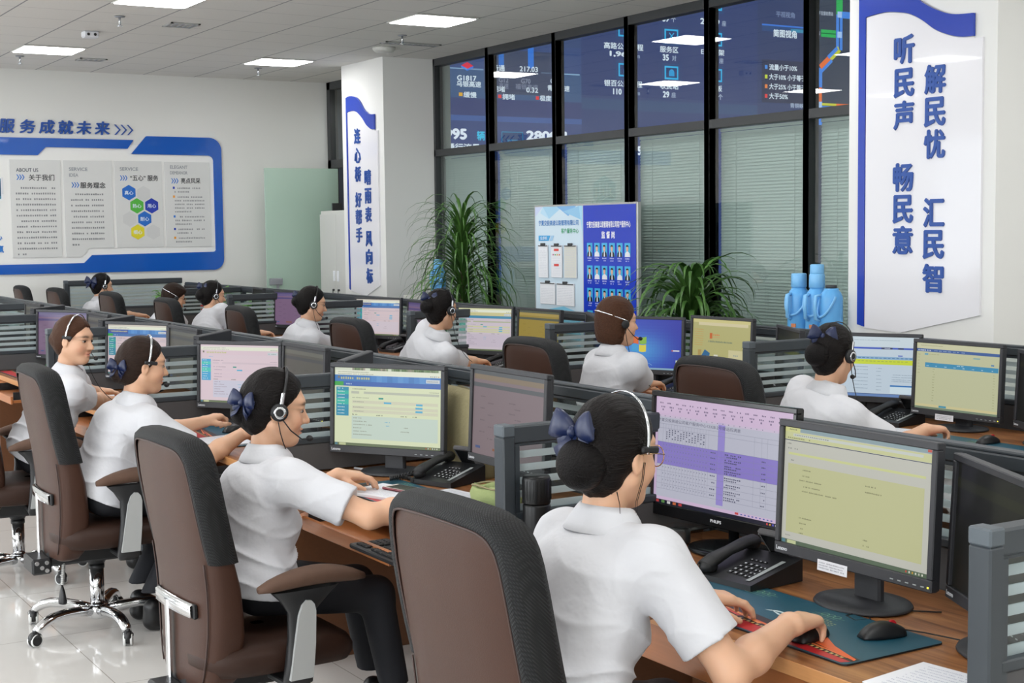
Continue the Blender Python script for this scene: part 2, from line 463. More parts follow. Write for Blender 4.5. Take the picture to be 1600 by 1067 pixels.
def thing(name, label, cat, loc=(0, 0, 0), rotz=0.0, group=None):
    o = bpy.data.objects.new(name, None); COL.objects.link(o)
    o.empty_display_size = 0.05
    o.location = loc; o.rotation_euler = (0, 0, rotz); o['label'] = label; o['category'] = cat
    if group: o['group'] = group
    return o
def tag(o, label, cat, group=None):
    o['label'] = label; o['category'] = cat
    if group: o['group'] = group
    return o
def struct(o): o['kind'] = 'structure'; return o
def part(o, label): o['label'] = label; return o
def dup(root, label, loc=None, rotz=None, group=None):
    def rec(o, par):
        c = o.copy(); COL.objects.link(c)
        if par is not None: c.parent = par
        for ch in list(o.children): rec(ch, c)
        return c
    r = rec(root, None)
    r['label'] = label
    if loc is not None: r.location = loc
    if rotz is not None: r.rotation_euler = (0, 0, rotz)
    if group: r['group'] = group
    return r

# ---- flat prints: text and colour patches in layers on one plane
_TXT = {}
def text2d(st, size=1.0):
    key = st
    if key not in _TXT:
        cu = bpy.data.curves.new('lettering', 'FONT'); cu.body = st; cu.size = 1.0; cu.resolution_u = 3
        o = bpy.data.objects.new('lettering', cu); COL.objects.link(o)
        dg = bpy.context.evaluated_depsgraph_get()
        me = bpy.data.meshes.new_from_object(o.evaluated_get(dg))
        V = np.array([(v.co.x, v.co.y) for v in me.vertices]) if len(me.vertices) else np.zeros((0, 2))
        F = [tuple(p.vertices) for p in me.polygons]
        bpy.data.objects.remove(o); bpy.data.curves.remove(cu); bpy.data.meshes.remove(me)
        _TXT[key] = (V, F)
    V, F = _TXT[key]
    return V*size, F
class Print(MB):
    """2D drawing in (u, v) metres; O + u*U + v*V + layer*N"""
    def __init__(s, O, U, V, step=0.0004):
        super().__init__(); s.O, s.U, s.V = Vector(O), Vector(U), Vector(V); s.N = s.U.cross(s.V).normalized(); s.step = step; s.layer = 0
    def P(s, u, v, l): return s.O+s.U*u+s.V*v+s.N*(l*s.step)
    def poly(s, pts, col, l=1):
        s.col = col
        s.add([s.P(u, v, l) for u, v in pts], [tuple(range(len(pts)))]); return s
    def rect(s, u0, v0, u1, v1, col, l=1):
        return s.poly([(u0, v0), (u1, v0), (u1, v1), (u0, v1)], col, l)
    def text(s, st, u, v, h, col, l=2, bold=0.02, w=None, align='L', shear=0.0, sx=1.0):
        """h = glyph height; w = total width to squeeze into"""
        V, F = text2d(st, 1.0)
        if not len(V): return s
        mn, mx = V.min(0), V.max(0)
        k = h/max(1e-6, (mx[1]-mn[1])); kx = k*sx
        if w is not None: kx = w/max(1e-6, mx[0]-mn[0])
        W = (mx[0]-mn[0])*kx
        ox = {'L': 0, 'C': -W/2, 'R': -W}[align]
        s.col = col
        for q, (dx, dy) in enumerate([(0, 0)] if bold <= 0 else [(-bold, 0), (bold, 0), (0, bold), (0, -bold)]):
            s.add([s.P(u+ox+(p[0]-mn[0]+dx)*kx+shear*(p[1]-mn[1])*k, v+(p[1]-mn[1]+dy)*k, l+0.2*q) for p in V], F)
        return s
    def dashes(s, u, v, w, h, col, l=2, n=None, rnd=random, fill=0.75):
        """a line of unreadably small characters"""
        n = n or max(1, int(w/(h*1.1)))
        cw = w/n
        for i in range(n):
            if rnd.random() < 0.92:
                q = fill*(0.7+0.3*rnd.random())
                s.rect(u+i*cw, v, u+i*cw+cw*q, v+h*(0.75+0.25*rnd.random()), col, l)
        return s
    def icon_ring(s, u, v, r, t, col, l=2, n=20, a0=0, a1=360):
        for i in range(n):
            A, B = math.radians(a0+(a1-a0)*i/n), math.radians(a0+(a1-a0)*(i+1)/n)
            s.poly([(u+r*math.cos(A), v+r*math.sin(A)), (u+r*math.cos(B), v+r*math.sin(B)), (u+(r-t)*math.cos(B), v+(r-t)*math.sin(B)), (u+(r-t)*math.cos(A), v+(r-t)*math.sin(A))][::-1] if False else
                   [(u+(r-t)*math.cos(A), v+(r-t)*math.sin(A)), (u+r*math.cos(A), v+r*math.sin(A)), (u+r*math.cos(B), v+r*math.sin(B)), (u+(r-t)*math.cos(B), v+(r-t)*math.sin(B))], col, l)
        return s
def text_mesh(mb, st, fn, h, depth, bold=0.02, mi=0, align='C', w=None, shear=0.0):
    """raised characters: front face plus side walls; fn(u, v, d) -> 3D"""
    for q, (dx, dy) in enumerate([(0, 0)] if bold <= 0 else [(-bold, 0), (bold, 0), (0, bold*0.8), (0, -bold*0.8)]):
        _text_copy(mb, st, fn, h, depth*(1+0.04*q), dx, dy, mi, align, w, shear)
    return mb
def _text_copy(mb, st, fn, h, depth, dx, dy, mi, align, w, shear):
    V, F = text2d(st, 1.0)
    mn, mx = V.min(0), V.max(0)
    k = h/(mx[1]-mn[1]); kx = k if w is None else w/(mx[0]-mn[0])
    ox = {'L': 0, 'C': -(mx[0]-mn[0])*kx/2}[align]
    Q = [(ox+(p[0]-mn[0]+dx)*kx+shear*(p[1]-mn[1])*k, (p[1]-mn[1]+dy)*k) for p in V]
    n = len(Q)
    mb.add([fn(u, v, depth) for u, v in Q]+[fn(u, v, 0) for u, v in Q], [tuple(f) for f in F], mi)
    b = len(mb.v)-2*n
    cnt = {}
    for f in F:
        for i in range(len(f)):
            a, c = f[i], f[(i+1) % len(f)]
            cnt[(a, c)] = cnt.get((a, c), 0)+1
    for (a, c) in cnt:
        if (c, a) not in cnt:
            mb.f.append([b+a, b+n+a, b+n+c, b+c]); mb.m.append(mi); mb.sm.append(False); mb.c.append(mb.col)
    return mb
# ------------------------------------------------------------------ smooth solids (distance fields meshed with surface nets)
class Field:
    def __init__(s, lo, hi, h):
        s.h = h; s.lo = np.array(lo, np.float32); n = np.ceil((np.array(hi)-np.array(lo))/h).astype(int)+1
        s.n = n; s.d = np.full(n, 0.5, np.float32)
        s.ax = [s.lo[i]+h*np.arange(n[i], dtype=np.float32) for i in range(3)]
    def _sub(s, lo, hi, pad):
        i0 = np.maximum(0, np.floor((np.array(lo)-pad-s.lo)/s.h).astype(int)); i1 = np.minimum(s.n, np.ceil((np.array(hi)+pad-s.lo)/s.h).astype(int)+1)
        if np.any(i1 <= i0): return None, None
        sl = tuple(slice(a, b) for a, b in zip(i0, i1))
        X, Y, Z = s.ax[0][sl[0]][:, None, None], s.ax[1][sl[1]][None, :, None], s.ax[2][sl[2]][None, None, :]
        return sl, (X, Y, Z)
    def _comb(s, sl, d, k, op):
        f = s.d[sl]
        if op == 'add':
            if k <= 0: s.d[sl] = np.minimum(f, d)
            else:
                h = np.maximum(k-np.abs(f-d), 0)/k; s.d[sl] = np.minimum(f, d)-h*h*k*0.25
        else:
            d = -d
            if k <= 0: s.d[sl] = np.maximum(f, d)
            else:
                h = np.maximum(k-np.abs(f-d), 0)/k; s.d[sl] = np.maximum(f, d)+h*h*k*0.25
    def cone(s, a, b, ra, rb, k=0.02, op='add', plane=None, flat=None):
        """round cone a->b; plane=(point, normal) keeps the side the normal points away from"""
        a, b = np.array(a, np.float32), np.array(b, np.float32); R = max(ra, rb)
        sl, g = s._sub(np.minimum(a, b)-R, np.maximum(a, b)+R, k+0.03)
        if sl is None: return s
        ab = b-a; L2 = float(ab@ab)+1e-9
        px, py, pz = g[0]-a[0], g[1]-a[1], g[2]-a[2]
        t = np.clip((px*ab[0]+py*ab[1]+pz*ab[2])/L2, 0, 1)
        d = np.sqrt((px-t*ab[0])**2+(py-t*ab[1])**2+(pz-t*ab[2])**2)-(ra+(rb-ra)*t)
        if plane is not None:
            p, nn = np.array(plane[0]), np.array(plane[1])
            d = np.maximum(d, (g[0]-p[0])*nn[0]+(g[1]-p[1])*nn[1]+(g[2]-p[2])*nn[2])
        s._comb(sl, d.astype(np.float32), k, op); return s
    def ell(s, c, r, M=None, k=0.02, op='add', plane=None):
        c = np.array(c, np.float32); R = max(r)
        sl, g = s._sub(c-R, c+R, k+0.03)
        if sl is None: return s
        px, py, pz = g[0]-c[0], g[1]-c[1], g[2]-c[2]
        if M is not None:       # columns of M = local axes
            M = np.array(M, np.float32)
            px, py, pz = (px*M[0, i]+py*M[1, i]+pz*M[2, i] for i in range(3))
        qx, qy, qz = px/r[0], py/r[1], pz/r[2]
        k0 = np.sqrt(qx*qx+qy*qy+qz*qz)
        k1 = np.sqrt((qx/r[0])**2+(qy/r[1])**2+(qz/r[2])**2)+1e-6
        d = np.where(k0 < 1e-4, -min(r), k0*(k0-1)/k1)
        if plane is not None:
            p, nn = np.array(plane[0]), np.array(plane[1])
            d = np.maximum(d, (g[0]-p[0])*nn[0]+(g[1]-p[1])*nn[1]+(g[2]-p[2])*nn[2])
        s._comb(sl, d.astype(np.float32), k, op); return s
    def full(s): return s.ax[0][:, None, None], s.ax[1][None, :, None], s.ax[2][None, None, :]
    def mesh(s, smooth=1):
        d = s.d; n = s.n; sgn = d < 0
        c = np.zeros(tuple(n-1), np.int8)
        for i in (0, 1):
            for j in (0, 1):
                for k in (0, 1): c += sgn[i:n[0]-1+i, j:n[1]-1+j, k:n[2]-1+k]
        act = np.argwhere((c > 0) & (c < 8))
        if not len(act): return np.zeros((0, 3)), np.zeros((0, 4), int)
        acc = np.zeros((len(act), 3), np.float64); cnt = np.zeros(len(act))
        I, J, K = act.T
        for ax in range(3):
            u, w = (ax+1) % 3, (ax+2) % 3
            for a in (0, 1):
                for b in (0, 1):
                    o = [0, 0, 0]; o[u] = a; o[w] = b
                    o2 = list(o); o2[ax] = 1
                    d0 = d[I+o[0], J+o[1], K+o[2]]; d1 = d[I+o2[0], J+o2[1], K+o2[2]]
                    m = (d0 < 0) != (d1 < 0)
                    t = np.where(m, d0/np.where(m, d0-d1, 1), 0)
                    for q in range(3): acc[:, q] += np.where(m, o[q]+(t if q == ax else 0), 0)
                    cnt += m
        V = act+acc/cnt[:, None]
        idx = np.full(tuple(n-1), -1, np.int32); idx[I, J, K] = np.arange(len(act))
        quads = []
        for ax in range(3):
            u, w = (ax+1) % 3, (ax+2) % 3
            s0 = [slice(None)]*3; s1 = [slice(None)]*3; s0[ax] = slice(0, -1); s1[ax] = slice(1, None)
            A, B = sgn[tuple(s0)], sgn[tuple(s1)]
            e = np.argwhere(A != B)
            ok = (e[:, u] > 0) & (e[:, w] > 0) & (e[:, u] < n[u]-1) & (e[:, w] < n[w]-1)
            e = e[ok]
            inside = A[e[:, 0], e[:, 1], e[:, 2]]
            def at(du, dw):
                q = e.copy(); q[:, u] += du; q[:, w] += dw; return idx[q[:, 0], q[:, 1], q[:, 2]]
            Q = np.stack([at(-1, -1), at(0, -1), at(0, 0), at(-1, 0)], 1)
            Q[~inside] = Q[~inside][:, ::-1]
            quads.append(Q)
        Q = np.concatenate(quads)
        Vw = s.lo+V*s.h
        for _ in range(smooth):
            sm = np.zeros_like(Vw); ct = np.zeros(len(Vw))
            for a, b in ((0, 1), (1, 2), (2, 3), (3, 0)):
                np.add.at(sm, Q[:, a], Vw[Q[:, b]]); np.add.at(sm, Q[:, b], Vw[Q[:, a]])
                np.add.at(ct, Q[:, a], 1); np.add.at(ct, Q[:, b], 1)
            Vw = 0.5*Vw+0.5*sm/np.maximum(ct, 1)[:, None]
        return Vw, Q
def mesh_obj(name, V, Q, m, parent=None, origin=(0, 0, 0), colors=None):
    me = bpy.data.meshes.new(name)
    V = np.asarray(V, np.float32)-np.array(origin, np.float32)
    me.vertices.add(len(V)); me.vertices.foreach_set('co', V.ravel())
    me.loops.add(Q.size); me.loops.foreach_set('vertex_index', Q.ravel().astype(np.int32))
    me.polygons.add(len(Q)); me.polygons.foreach_set('loop_start', np.arange(0, Q.size, 4, dtype=np.int32))
    me.polygons.foreach_set('use_smooth', np.ones(len(Q), bool))
    me.update(calc_edges=True); me.validate()
    me.materials.append(MATS[m])
    if colors is not None:
        ca = me.color_attributes.new('Col', 'FLOAT_COLOR', 'POINT'); ca.data.foreach_set('color', np.asarray(colors, np.float32).ravel())
    o = bpy.data.objects.new(name, me); COL.objects.link(o)
    if parent is not None: o.parent = parent
    return o
# ------------------------------------------------------------------ people
def unit(v): v = np.array(v, float); return v/np.linalg.norm(v)
Z = np.array([0, 0, 1.0])
def rebase(root, base):
    """move a thing whose parts were built in world space so that its origin sits at its base"""
    base = Vector(base)
    root.location = base
    def rec(o):
        if o.type == 'MESH': o.data.transform(Matrix.Translation(-base))
        for c in o.children: rec(c)
    for c in root.children: rec(c)
SKIN = np.array(rgb('#d8aa8b')[:3])
def ik(S, W, l1, l2, hint):
    S, W = np.array(S), np.array(W); d = W-S; D = min(np.linalg.norm(d), (l1+l2)*0.999); u = d/np.linalg.norm(d)
    a = (l1*l1-l2*l2+D*D)/(2*D); h = math.sqrt(max(0, l1*l1-a*a))
    hv = np.array(hint, float); hv -= u*(hv@u); hv = hv/np.linalg.norm(hv)
    return S+u*a+hv*h
def hand_prims(F, W, d, n, side, curl, spread=1.0, op_scale=1.0):
    d = unit(d); n = np.array(n, float); n = unit(n-d*(n@d)); t = np.cross(-n, d)*(1 if side == 'R' else -1)
    offs = (0.028, 0.0095, -0.010, -0.028); L = (0.070, 0.079, 0.073, 0.057)
    rb = (0.0088, 0.0090, 0.0086, 0.0076)
    for o, l, r, c in zip(offs, L, rb, curl):
        K = W+d*(0.086-abs(o-0.008)*0.25)+t*o-n*0.004
        F.cone(W+t*o*0.55+d*0.006, K, 0.0185, 0.0118, k=0.016)
    for i, (o, l, r, c) in enumerate(zip(offs, L, rb, curl)):
        K = W+d*(0.086-abs(o-0.008)*0.25)+t*o-n*0.004
        a = c[0]; p = K
        for seg, (fr, r0, r1) in enumerate(((0.46, r*1.08, r), (0.30, r, r*0.93), (0.24, r*0.93, r*0.78))):
            dd = d*math.cos(a)+n*math.sin(a)+t*o*2.2*spread; dd = unit(dd)
            q = p+dd*l*fr; F.cone(p, q, r0, r1, k=0.0035 if seg else 0.007); p = q
            a += c[1] if seg == 0 else c[2]
    p = W+d*0.020+t*0.022+n*0.006
    for dd, l, r0, r1 in ((d*0.62+t*0.70+n*0.30, 0.042, 0.0150, 0.0118), (d*0.88+t*0.30+n*0.30, 0.031, 0.0112, 0.0098), (d*0.95+t*0.05+n*0.25, 0.024, 0.0098, 0.0078)):
        q = p+unit(dd)*l; F.cone(p, q, r0, r1, k=0.008); p = q
RELAX = [(0.18, 0.45, 0.35), (0.22, 0.5, 0.4), (0.26, 0.55, 0.45), (0.3, 0.6, 0.45)]
GRIP = [(0.35, 0.75, 0.5), (0.45, 0.8, 0.5), (0.6, 0.9, 0.5), (0.7, 0.9, 0.5)]
FIST = [(0.7, 1.1, 0.7), (0.9, 1.25, 0.8), (1.0, 1.3, 0.8), (1.1, 1.3, 0.8)]
FLATH = [(0.08, 0.2, 0.15), (0.08, 0.22, 0.15), (0.1, 0.24, 0.18), (0.12, 0.28, 0.2)]

def person(label, hc, phi=0, hyaw=0, hpitch=8, hroll=0, hipz=0.620, R=None, L=None, hair='bun', hairm='hair_black', vox=0.006, seed=1,
           bun=(-0.118, 0.0, -0.015, 0.050), bow=True, bow_at=(-0.125, 0.0, 0.045), bow_s=1.0, glasses=False, group=None, build=1.0, legs=True, feet_back=-0.06,
           headset='cup', band='black', hs_label='', mic=True, seedw=0, neck=0.165, Lt=0.460, side=0.0, hunch=0.014, wisps=False, hs=1.0, bow_yaw=-40, tw=0.0, cord_to=None, foot_skin=True):
    rnd = random.Random(seed)
    phi = math.radians(phi); fwd = np.array([math.cos(phi), math.sin(phi), 0]); left = np.array([-math.sin(phi), math.cos(phi), 0])
    hc = np.array(hc, float)
    # head frame
    y, p, r = math.radians(hyaw), math.radians(hpitch), math.radians(hroll)
    hx = np.array([math.cos(y)*math.cos(p), math.sin(y)*math.cos(p), -math.sin(p)])
    hy = np.array([-math.sin(y), math.cos(y), 0]); hz = np.cross(hx, hy)
    hy, hz = hy*math.cos(r)+hz*math.sin(r), hz*math.cos(r)-hy*math.sin(r)
    HM = np.stack([hx, hy, hz], 1)
    hp = lambda x, y, z: hc+HM@np.array([x, y, z])*hs
    sc = lambda t: tuple(v_*hs for v_ in t)
    hv = lambda x, y, z: HM@np.array([x, y, z])
    N = hc-fwd*0.030-Z*neck
    dz = N[2]-hipz
    hor = math.sqrt(max(0.0, Lt*Lt-dz*dz))
    hor -= 0.045
    hip = N-fwd*hor-Z*dz+left*side; Lt = np.linalg.norm(N-hip)
    up = (N-hip)/Lt; left = unit(left-up*(left@up)); ft = np.cross(left, up); ft = unit(ft)
    TM = np.stack([ft, left, up], 1)
    b = build
    S = {sd: N-up*0.062+left*sg*0.150*b+ft*0.012 for sd, sg in (('L', 1), ('R', -1))}
    arms = {}
    for sd, A in (('R', R), ('L', L)):
        A = A or {}
        w = np.array(A.get('w', N+fwd*0.35-Z*0.25+left*(0.15 if sd == 'L' else -0.15)), float)
        hint = A.get('el', -Z*1.0-fwd*0.2+left*(0.5 if sd == 'L' else -0.5))
        S[sd] = S[sd]+fwd*A.get('sf', 0.02)+Z*A.get('su', 0)
        v = w-S[sd]; D = np.linalg.norm(v)
        if D > 0.505: w = S[sd]+v/D*0.505
        E = ik(S[sd], w, 0.275, 0.235, hint)
        arms[sd] = (E, w, A)
    root = thing('person', label, 'person', (0, 0, 0), 0, group)
    lo = np.minimum.reduce([hip-0.28, hc-0.2]+[a[0]-0.12 for a in arms.values()]+[a[1]-0.22 for a in arms.values()]+[S['L']-0.12, S['R']-0.12])
    hi = np.maximum.reduce([hip+0.28, hc+0.2]+[a[0]+0.12 for a in arms.values()]+[a[1]+0.22 for a in arms.values()]+[S['L']+0.12, S['R']+0.12])
    lo[2] = hipz-0.16
    # ---- body (head, neck, trunk, arms, hands, legs down to the feet when they show)
    knee = {}; ank = {}
    for sd, sg in (('L', 1), ('R', -1)):
        knee[sd] = hip+fwd*0.40+left*sg*0.09-Z*0.070; ank[sd] = knee[sd]-fwd*feet_back+left*sg*0.01; ank[sd][2] = 0.10
    B = Field(lo, hi, vox)
    B.ell(N-up*0.20, (0.088, 0.125*b, 0.15), TM, k=0.03); B.ell(N-up*0.37, (0.085, 0.11*b, 0.13), TM, k=0.05); B.ell(hip+up*0.02, (0.095, 0.14*b, 0.10), TM, k=0.05)
    B.ell(N-up*0.10, (0.07, 0.13*b, 0.07), TM, k=0.04)
    B.cone(N-up*0.03-ft*0.01, hp(-0.022, 0, -0.05), 0.051, 0.046, k=0.03)
    for sd in 'LR':
        E, w, A = arms[sd]
        B.cone(N-up*0.05, S[sd], 0.045, 0.05, k=0.04)
        B.cone(S[sd], E, 0.047, 0.040, k=0.02); B.ell(S[sd]*0.45+E*0.55, (0.043,)*3, k=0.03)
        B.cone(E, E+(w-E)*0.35, 0.039, 0.041, k=0.02); B.cone(E+(w-E)*0.35, w, 0.041, 0.0265, k=0.02)
        hd = A.get('hd', (w-E)); hn = A.get('hn', -Z)
        hand_prims(B, w, hd, hn, sd, A.get('curl', RELAX))
    # head
    B.ell(hp(-0.012, 0, 0.030), sc((0.092, 0.073, 0.085)), HM, k=0.02)
    B.ell(hp(0.030, 0, -0.035), sc((0.060, 0.058, 0.082)), HM, k=0.03)
    for sg in (1, -1):
        B.cone(hp(-0.005, sg*0.050, -0.060), hp(0.048, sg*0.016, -0.100), 0.020, 0.017, k=0.03)
        B.ell(hp(0.052, sg*0.034, -0.040), sc((0.028, 0.026, 0.026)), HM, k=0.03)
    B.ell(hp(0.064, 0, -0.104), sc((0.025, 0.024, 0.019)), HM, k=0.03)
    B.ell(hp(0.070, 0, 0.024), sc((0.018, 0.046, 0.014)), HM, k=0.03)
    B.cone(hp(0.086, 0, 0.004), hp(0.1085, 0, -0.036), 0.0065, 0.0108, k=0.012)
    for sg in (1, -1):
        B.ell(hp(0.093, sg*0.010, -0.041), sc((0.011, 0.008, 0.007)), HM, k=0.008)
        B.ell(hp(0.101, sg*0.031, -0.003), sc((0.022, 0.020, 0.012)), HM, k=0.012, op='sub')
        B.ell(hp(0.076, sg*0.031, 0.0045), sc((0.010, 0.019, 0.006)), HM, k=0.008)
        ex, ey, ez = -0.008, sg*0.074, -0.018
        B.ell(hp(ex, ey, ez), sc((0.018, 0.008, 0.030)), HM, k=0.006)
        B.ell(hp(ex+0.004, ey+sg*0.010, ez+0.003), sc((0.010, 0.008, 0.018)), HM, k=0.006, op='sub')
    B.ell(hp(0.0885, 0, -0.066), sc((0.012, 0.022, 0.0062)), HM, k=0.006); B.ell(hp(0.0870, 0, -0.0775), sc((0.012, 0.018, 0.0066)), HM, k=0.006)
    B.ell(hp(0.096, 0, -0.0715), sc((0.010, 0.020, 0.0018)), HM, k=0.004, op='sub')
    V, Q = B.mesh(1)
    q = (V-hc)@HM/hs
    c = np.tile(np.append(SKIN, 1.0), (len(V), 1))
    X, Y, Zc = q[:, 0], np.abs(q[:, 1]), q[:, 2]
    head = (np.abs(q) < 0.16).all(1)
    def soft(m, col, wgt): 
        m = np.clip(m, 0, 1)*head*wgt; c[:, :3] = c[:, :3]*(1-m[:, None])+np.array(rgb(col)[:3])*m[:, None]
    g = lambda v, c0, s: np.exp(-((v-c0)/s)**2)
    soft(g(X, 0.075, 0.03)*g(Y, 0.045, 0.022)*g(Zc, -0.045, 0.025), '#d98d72', 0.45)
    soft((X > 0.055)*g(Y, 0, 0.022)**1*g(Zc, -0.0712, 0.0095)*1.5, '#b5574f', 0.62)
    bz = 0.0215-((Y-0.030)/0.03)**2*0.005
    soft((X > 0.03)*g(Y, 0.033, 0.019)*g(Zc, bz, 0.0048)*1.6, '#3a2a22', 0.85)
    soft((X > 0.03)*g(Y, 0.033, 0.017)*g(Zc, 0.0020, 0.0030)*1.5, '#2a1c18', 0.8)
    body = mesh_obj('body', V, Q, 'skin', root, colors=c)
    # ---- eyes
    for sg in (1, -1):
        e = MB(); ce = hp(0.0745, sg*0.031, -0.0035)
        e.ellipsoid(ce, (0.0115, 0.0145, 0.0058), 12, 8, 0, Matrix(HM.tolist()))
        e.ellipsoid(hp(0.0830, sg*0.0315, -0.0035), (0.0046, 0.0092, 0.0058), 10, 6, 1, Matrix(HM.tolist()))
        e.build('eye', ['eye_white', 'iris'], root)
    # ---- shirt
    Fs = Field(lo, hi, max(vox, 0.005))
    o = 0.014
    Fs.ell(N-up*0.195-ft*hunch, (0.100+o, 0.135*b+o, 0.165), TM, k=0.03); Fs.ell(N-up*0.10-ft*(0.012+hunch), (0.072+o, 0.145*b+o, 0.075), TM, k=0.05)
    Fs.ell(N-up*0.36-ft*hunch*0.8, (0.098+o, 0.122*b+o, 0.16), TM, k=0.06); Fs.ell(hip+up*0.015, (0.128+o, 0.170*b+o, 0.15), TM, k=0.06)
    Fs.cone(N-up*0.055, N-up*0.012-ft*0.004, 0.070, 0.060, k=0.03)
    for sg in (1, -1): Fs.ell(N-up*0.215+ft*0.066+left*sg*0.062, (0.052, 0.056, 0.062), TM, k=0.06)
    for sd, sg in (('L', 1), ('R', -1)):
        E, w, A = arms[sd]; ua = unit(E-S[sd])
        Fs.cone(N-up*0.035, S[sd]+Z*0.004, 0.050, 0.066, k=0.05)
        Fs.cone(S[sd]-ua*0.01, S[sd]+ua*0.26, 0.067, 0.070, k=0.035, plane=(S[sd]+ua*A.get('slv', 0.195), ua))
    gx, gy, gz = Fs.full()
    ph = seed*1.7
    # creases: directional folds around the waist, under the arm and along the back
    t = (gx*up[0]+gy*up[1]+gz*up[2]); s_ = gx*left[0]+gy*left[1]
    fold = lambda q: (1-np.abs(np.sin(q)))**3.2
    low = np.exp(-((t-float(N@up)+0.36)/0.13)**2)
    wz = -0.0125*fold(t*34+1.6*np.sin(s_*11+ph)+0.9*np.sin(gx*15+ph*2))*(0.18+0.82*low)
    for sd, sg in (('L', 1), ('R', -1)):            # drag lines running from the armpit to the back and the sleeve
        ap = S[sd]-up*0.075-left*sg*0.03; rx, ry, rz = gx-ap[0], gy-ap[1], gz-ap[2]
        rad = np.sqrt(rx*rx+ry*ry+rz*rz); ang = np.arctan2(rx*up[0]+ry*up[1]+rz*up[2]+rad*0.3, (rx*left[0]+ry*left[1])*sg+(rx*ft[0]+ry*ft[1]+rz*ft[2])*0.7)
        wz = wz-0.0030*fold(ang*3.1+ph+9*rad+1.3*np.sin(rad*40+ph))*np.exp(-((rad-0.10)/0.05)**2)
    wz = wz+np.sin(t*31+s_*37+1.6*np.sin(gx*23+ph))*0.0016+np.sin(s_*44-t*19+gx*29+ph)*0.0012
    Fs.d = (Fs.d+wz).astype(np.float32)
    hem = hip-up*0.020
    Fs.d = np.maximum(Fs.d, -((gx-hem[0])*up[0]+(gy-hem[1])*up[1]+(gz-hem[2])*up[2])).astype(np.float32)
    V, Q = Fs.mesh(1); mesh_obj('shirt', V, Q, 'shirt', root)
    # folded collar
    rows = []
    nk = unit(up*0.75+Z*0.45-fwd*0.10); a1 = unit(fwd-nk*(fwd@nk)); b1 = np.cross(nk, a1)
    c0 = N+up*0.004
    for rr, hh in ((0.068, -0.008), (0.062, 0.026), (0.060, 0.040), (0.065, 0.044), (0.075, 0.030), (0.091, 0.002), (0.099, -0.014), (0.097, -0.017), (0.090, -0.004)):
        row = []
        for k in range(29):
            ang = math.radians(28+(360-56)*k/28); fr = max(0, math.cos(ang))**2
            p = c0+a1*(rr*math.cos(ang)*(0.98+0.10*fr))+b1*(rr*math.sin(ang)*0.98)+nk*(hh-0.036*fr-(0.012*fr if rr > 0.08 else 0))
            row.append(p)
        rows.append(row)
    cm = MB(); cm.grid(rows); cm.build('collar', 'shirt', root)
    # ---- trousers and shoes
    if legs:
        hiL = np.maximum.reduce([hip+0.26, knee['L']+0.12, knee['R']+0.12]); loL = np.minimum.reduce([hip-0.26, ank['L']-0.15, ank['R']-0.15]); loL[2] = 0.0; hiL[2] = hipz+0.20
        T = Field(loL, hiL, max(0.009, vox*1.6))
        T.ell(hip+up*0.012, (0.116, 0.160*b, 0.100), TM, k=0.03)
        for sd, sg in (('L', 1), ('R', -1)):
            h0 = hip+left*sg*0.085-Z*0.005
            T.cone(h0, knee[sd], 0.083, 0.059, k=0.02); T.cone(knee[sd], ank[sd]+Z*0.05, 0.060, 0.050, k=0.03, plane=(ank[sd]+Z*0.07, -Z))
        V, Q = T.mesh(1); mesh_obj('trousers', V, Q, 'trousers', root)
        for sd, sg in (('L', 1), ('R', -1)):
            a = ank[sd]; sh = Field(a-np.array([0.26, 0.26, 0.12]), a+np.array([0.26, 0.26, 0.10]), 0.009)
            sh.cone(a+Z*0.0-Z*0.055, a+fwd*0.13-Z*0.066, 0.043, 0.036, k=0.02); sh.cone(a+Z*0.0, a+fwd*0.07-Z*0.045, 0.038, 0.036, k=0.03)
            V, Q = sh.mesh(1); V[:, 2] = np.maximum(V[:, 2], 0.003); mesh_obj('shoe', V, Q, 'shoe', root)
    # ---- hair
    lh = hc-0.22; hh_ = hc+0.22
    H = Field(lh, hh_, min(vox, 0.005))
    if hair == 'bob':
        H.ell(hp(-0.016, 0, 0.034), sc((0.106, 0.088, 0.098)), HM, k=0.02)
        H.ell(hp(-0.040, 0, -0.045), sc((0.078, 0.090, 0.105)), HM, k=0.04, plane=(hp(0, 0, -0.135), hv(-0.25, 0, -1)))
        cut = ((0.13, 0.125), (0.082, 0.095), (0.05, 0.074), (0.02, 0.058), (-0.02, 0.032), (-0.06, 0.020), (-0.2, 0.012))
    elif hair == 'short':
        H.ell(hp(-0.014, 0, 0.036), sc((0.108, 0.088, 0.098)), HM, k=0.02); H.ell(hp(-0.050, 0, -0.02), sc((0.062, 0.074, 0.075)), HM, k=0.04)
        H.ell(hp(0.055, 0, 0.075), sc((0.045, 0.060, 0.030)), HM, k=0.03)
        cut = ((0.13, 0.12), (0.07, 0.10), (0.045, 0.078), (0.01, 0.045), (-0.02, 0.020), (-0.06, -0.015), (-0.10, -0.035), (-0.2, -0.04))
    else:
        H.ell(hp(-0.016, 0, 0.032), sc((0.102, 0.083, 0.095)), HM, k=0.02)
        H.ell(hp(-0.050, 0, -0.036), sc((0.060, 0.064, 0.072)), HM, k=0.04)
        H.cone(hp(-0.07, 0, 0.01), hp(bun[0]+0.01, bun[1], bun[2]), 0.05, 0.04, k=0.03)
        cut = ((0.14, 0.12), (0.102, 0.088), (0.078, 0.074), (0.045, 0.060), (0.01, 0.036), (-0.015, 0.016), (-0.035, -0.006), (-0.06, -0.022), (-0.10, -0.032), (-0.2, -0.04))
    gx, gy, gz = H.full()
    px, py, pz = gx-hc[0], gy-hc[1], gz-hc[2]
    qx = (px*hx[0]+py*hx[1]+pz*hx[2])/hs; qz = (px*hz[0]+py*hz[1]+pz*hz[2])/hs; qy = (px*hy[0]+py*hy[1]+pz*hy[2])/hs
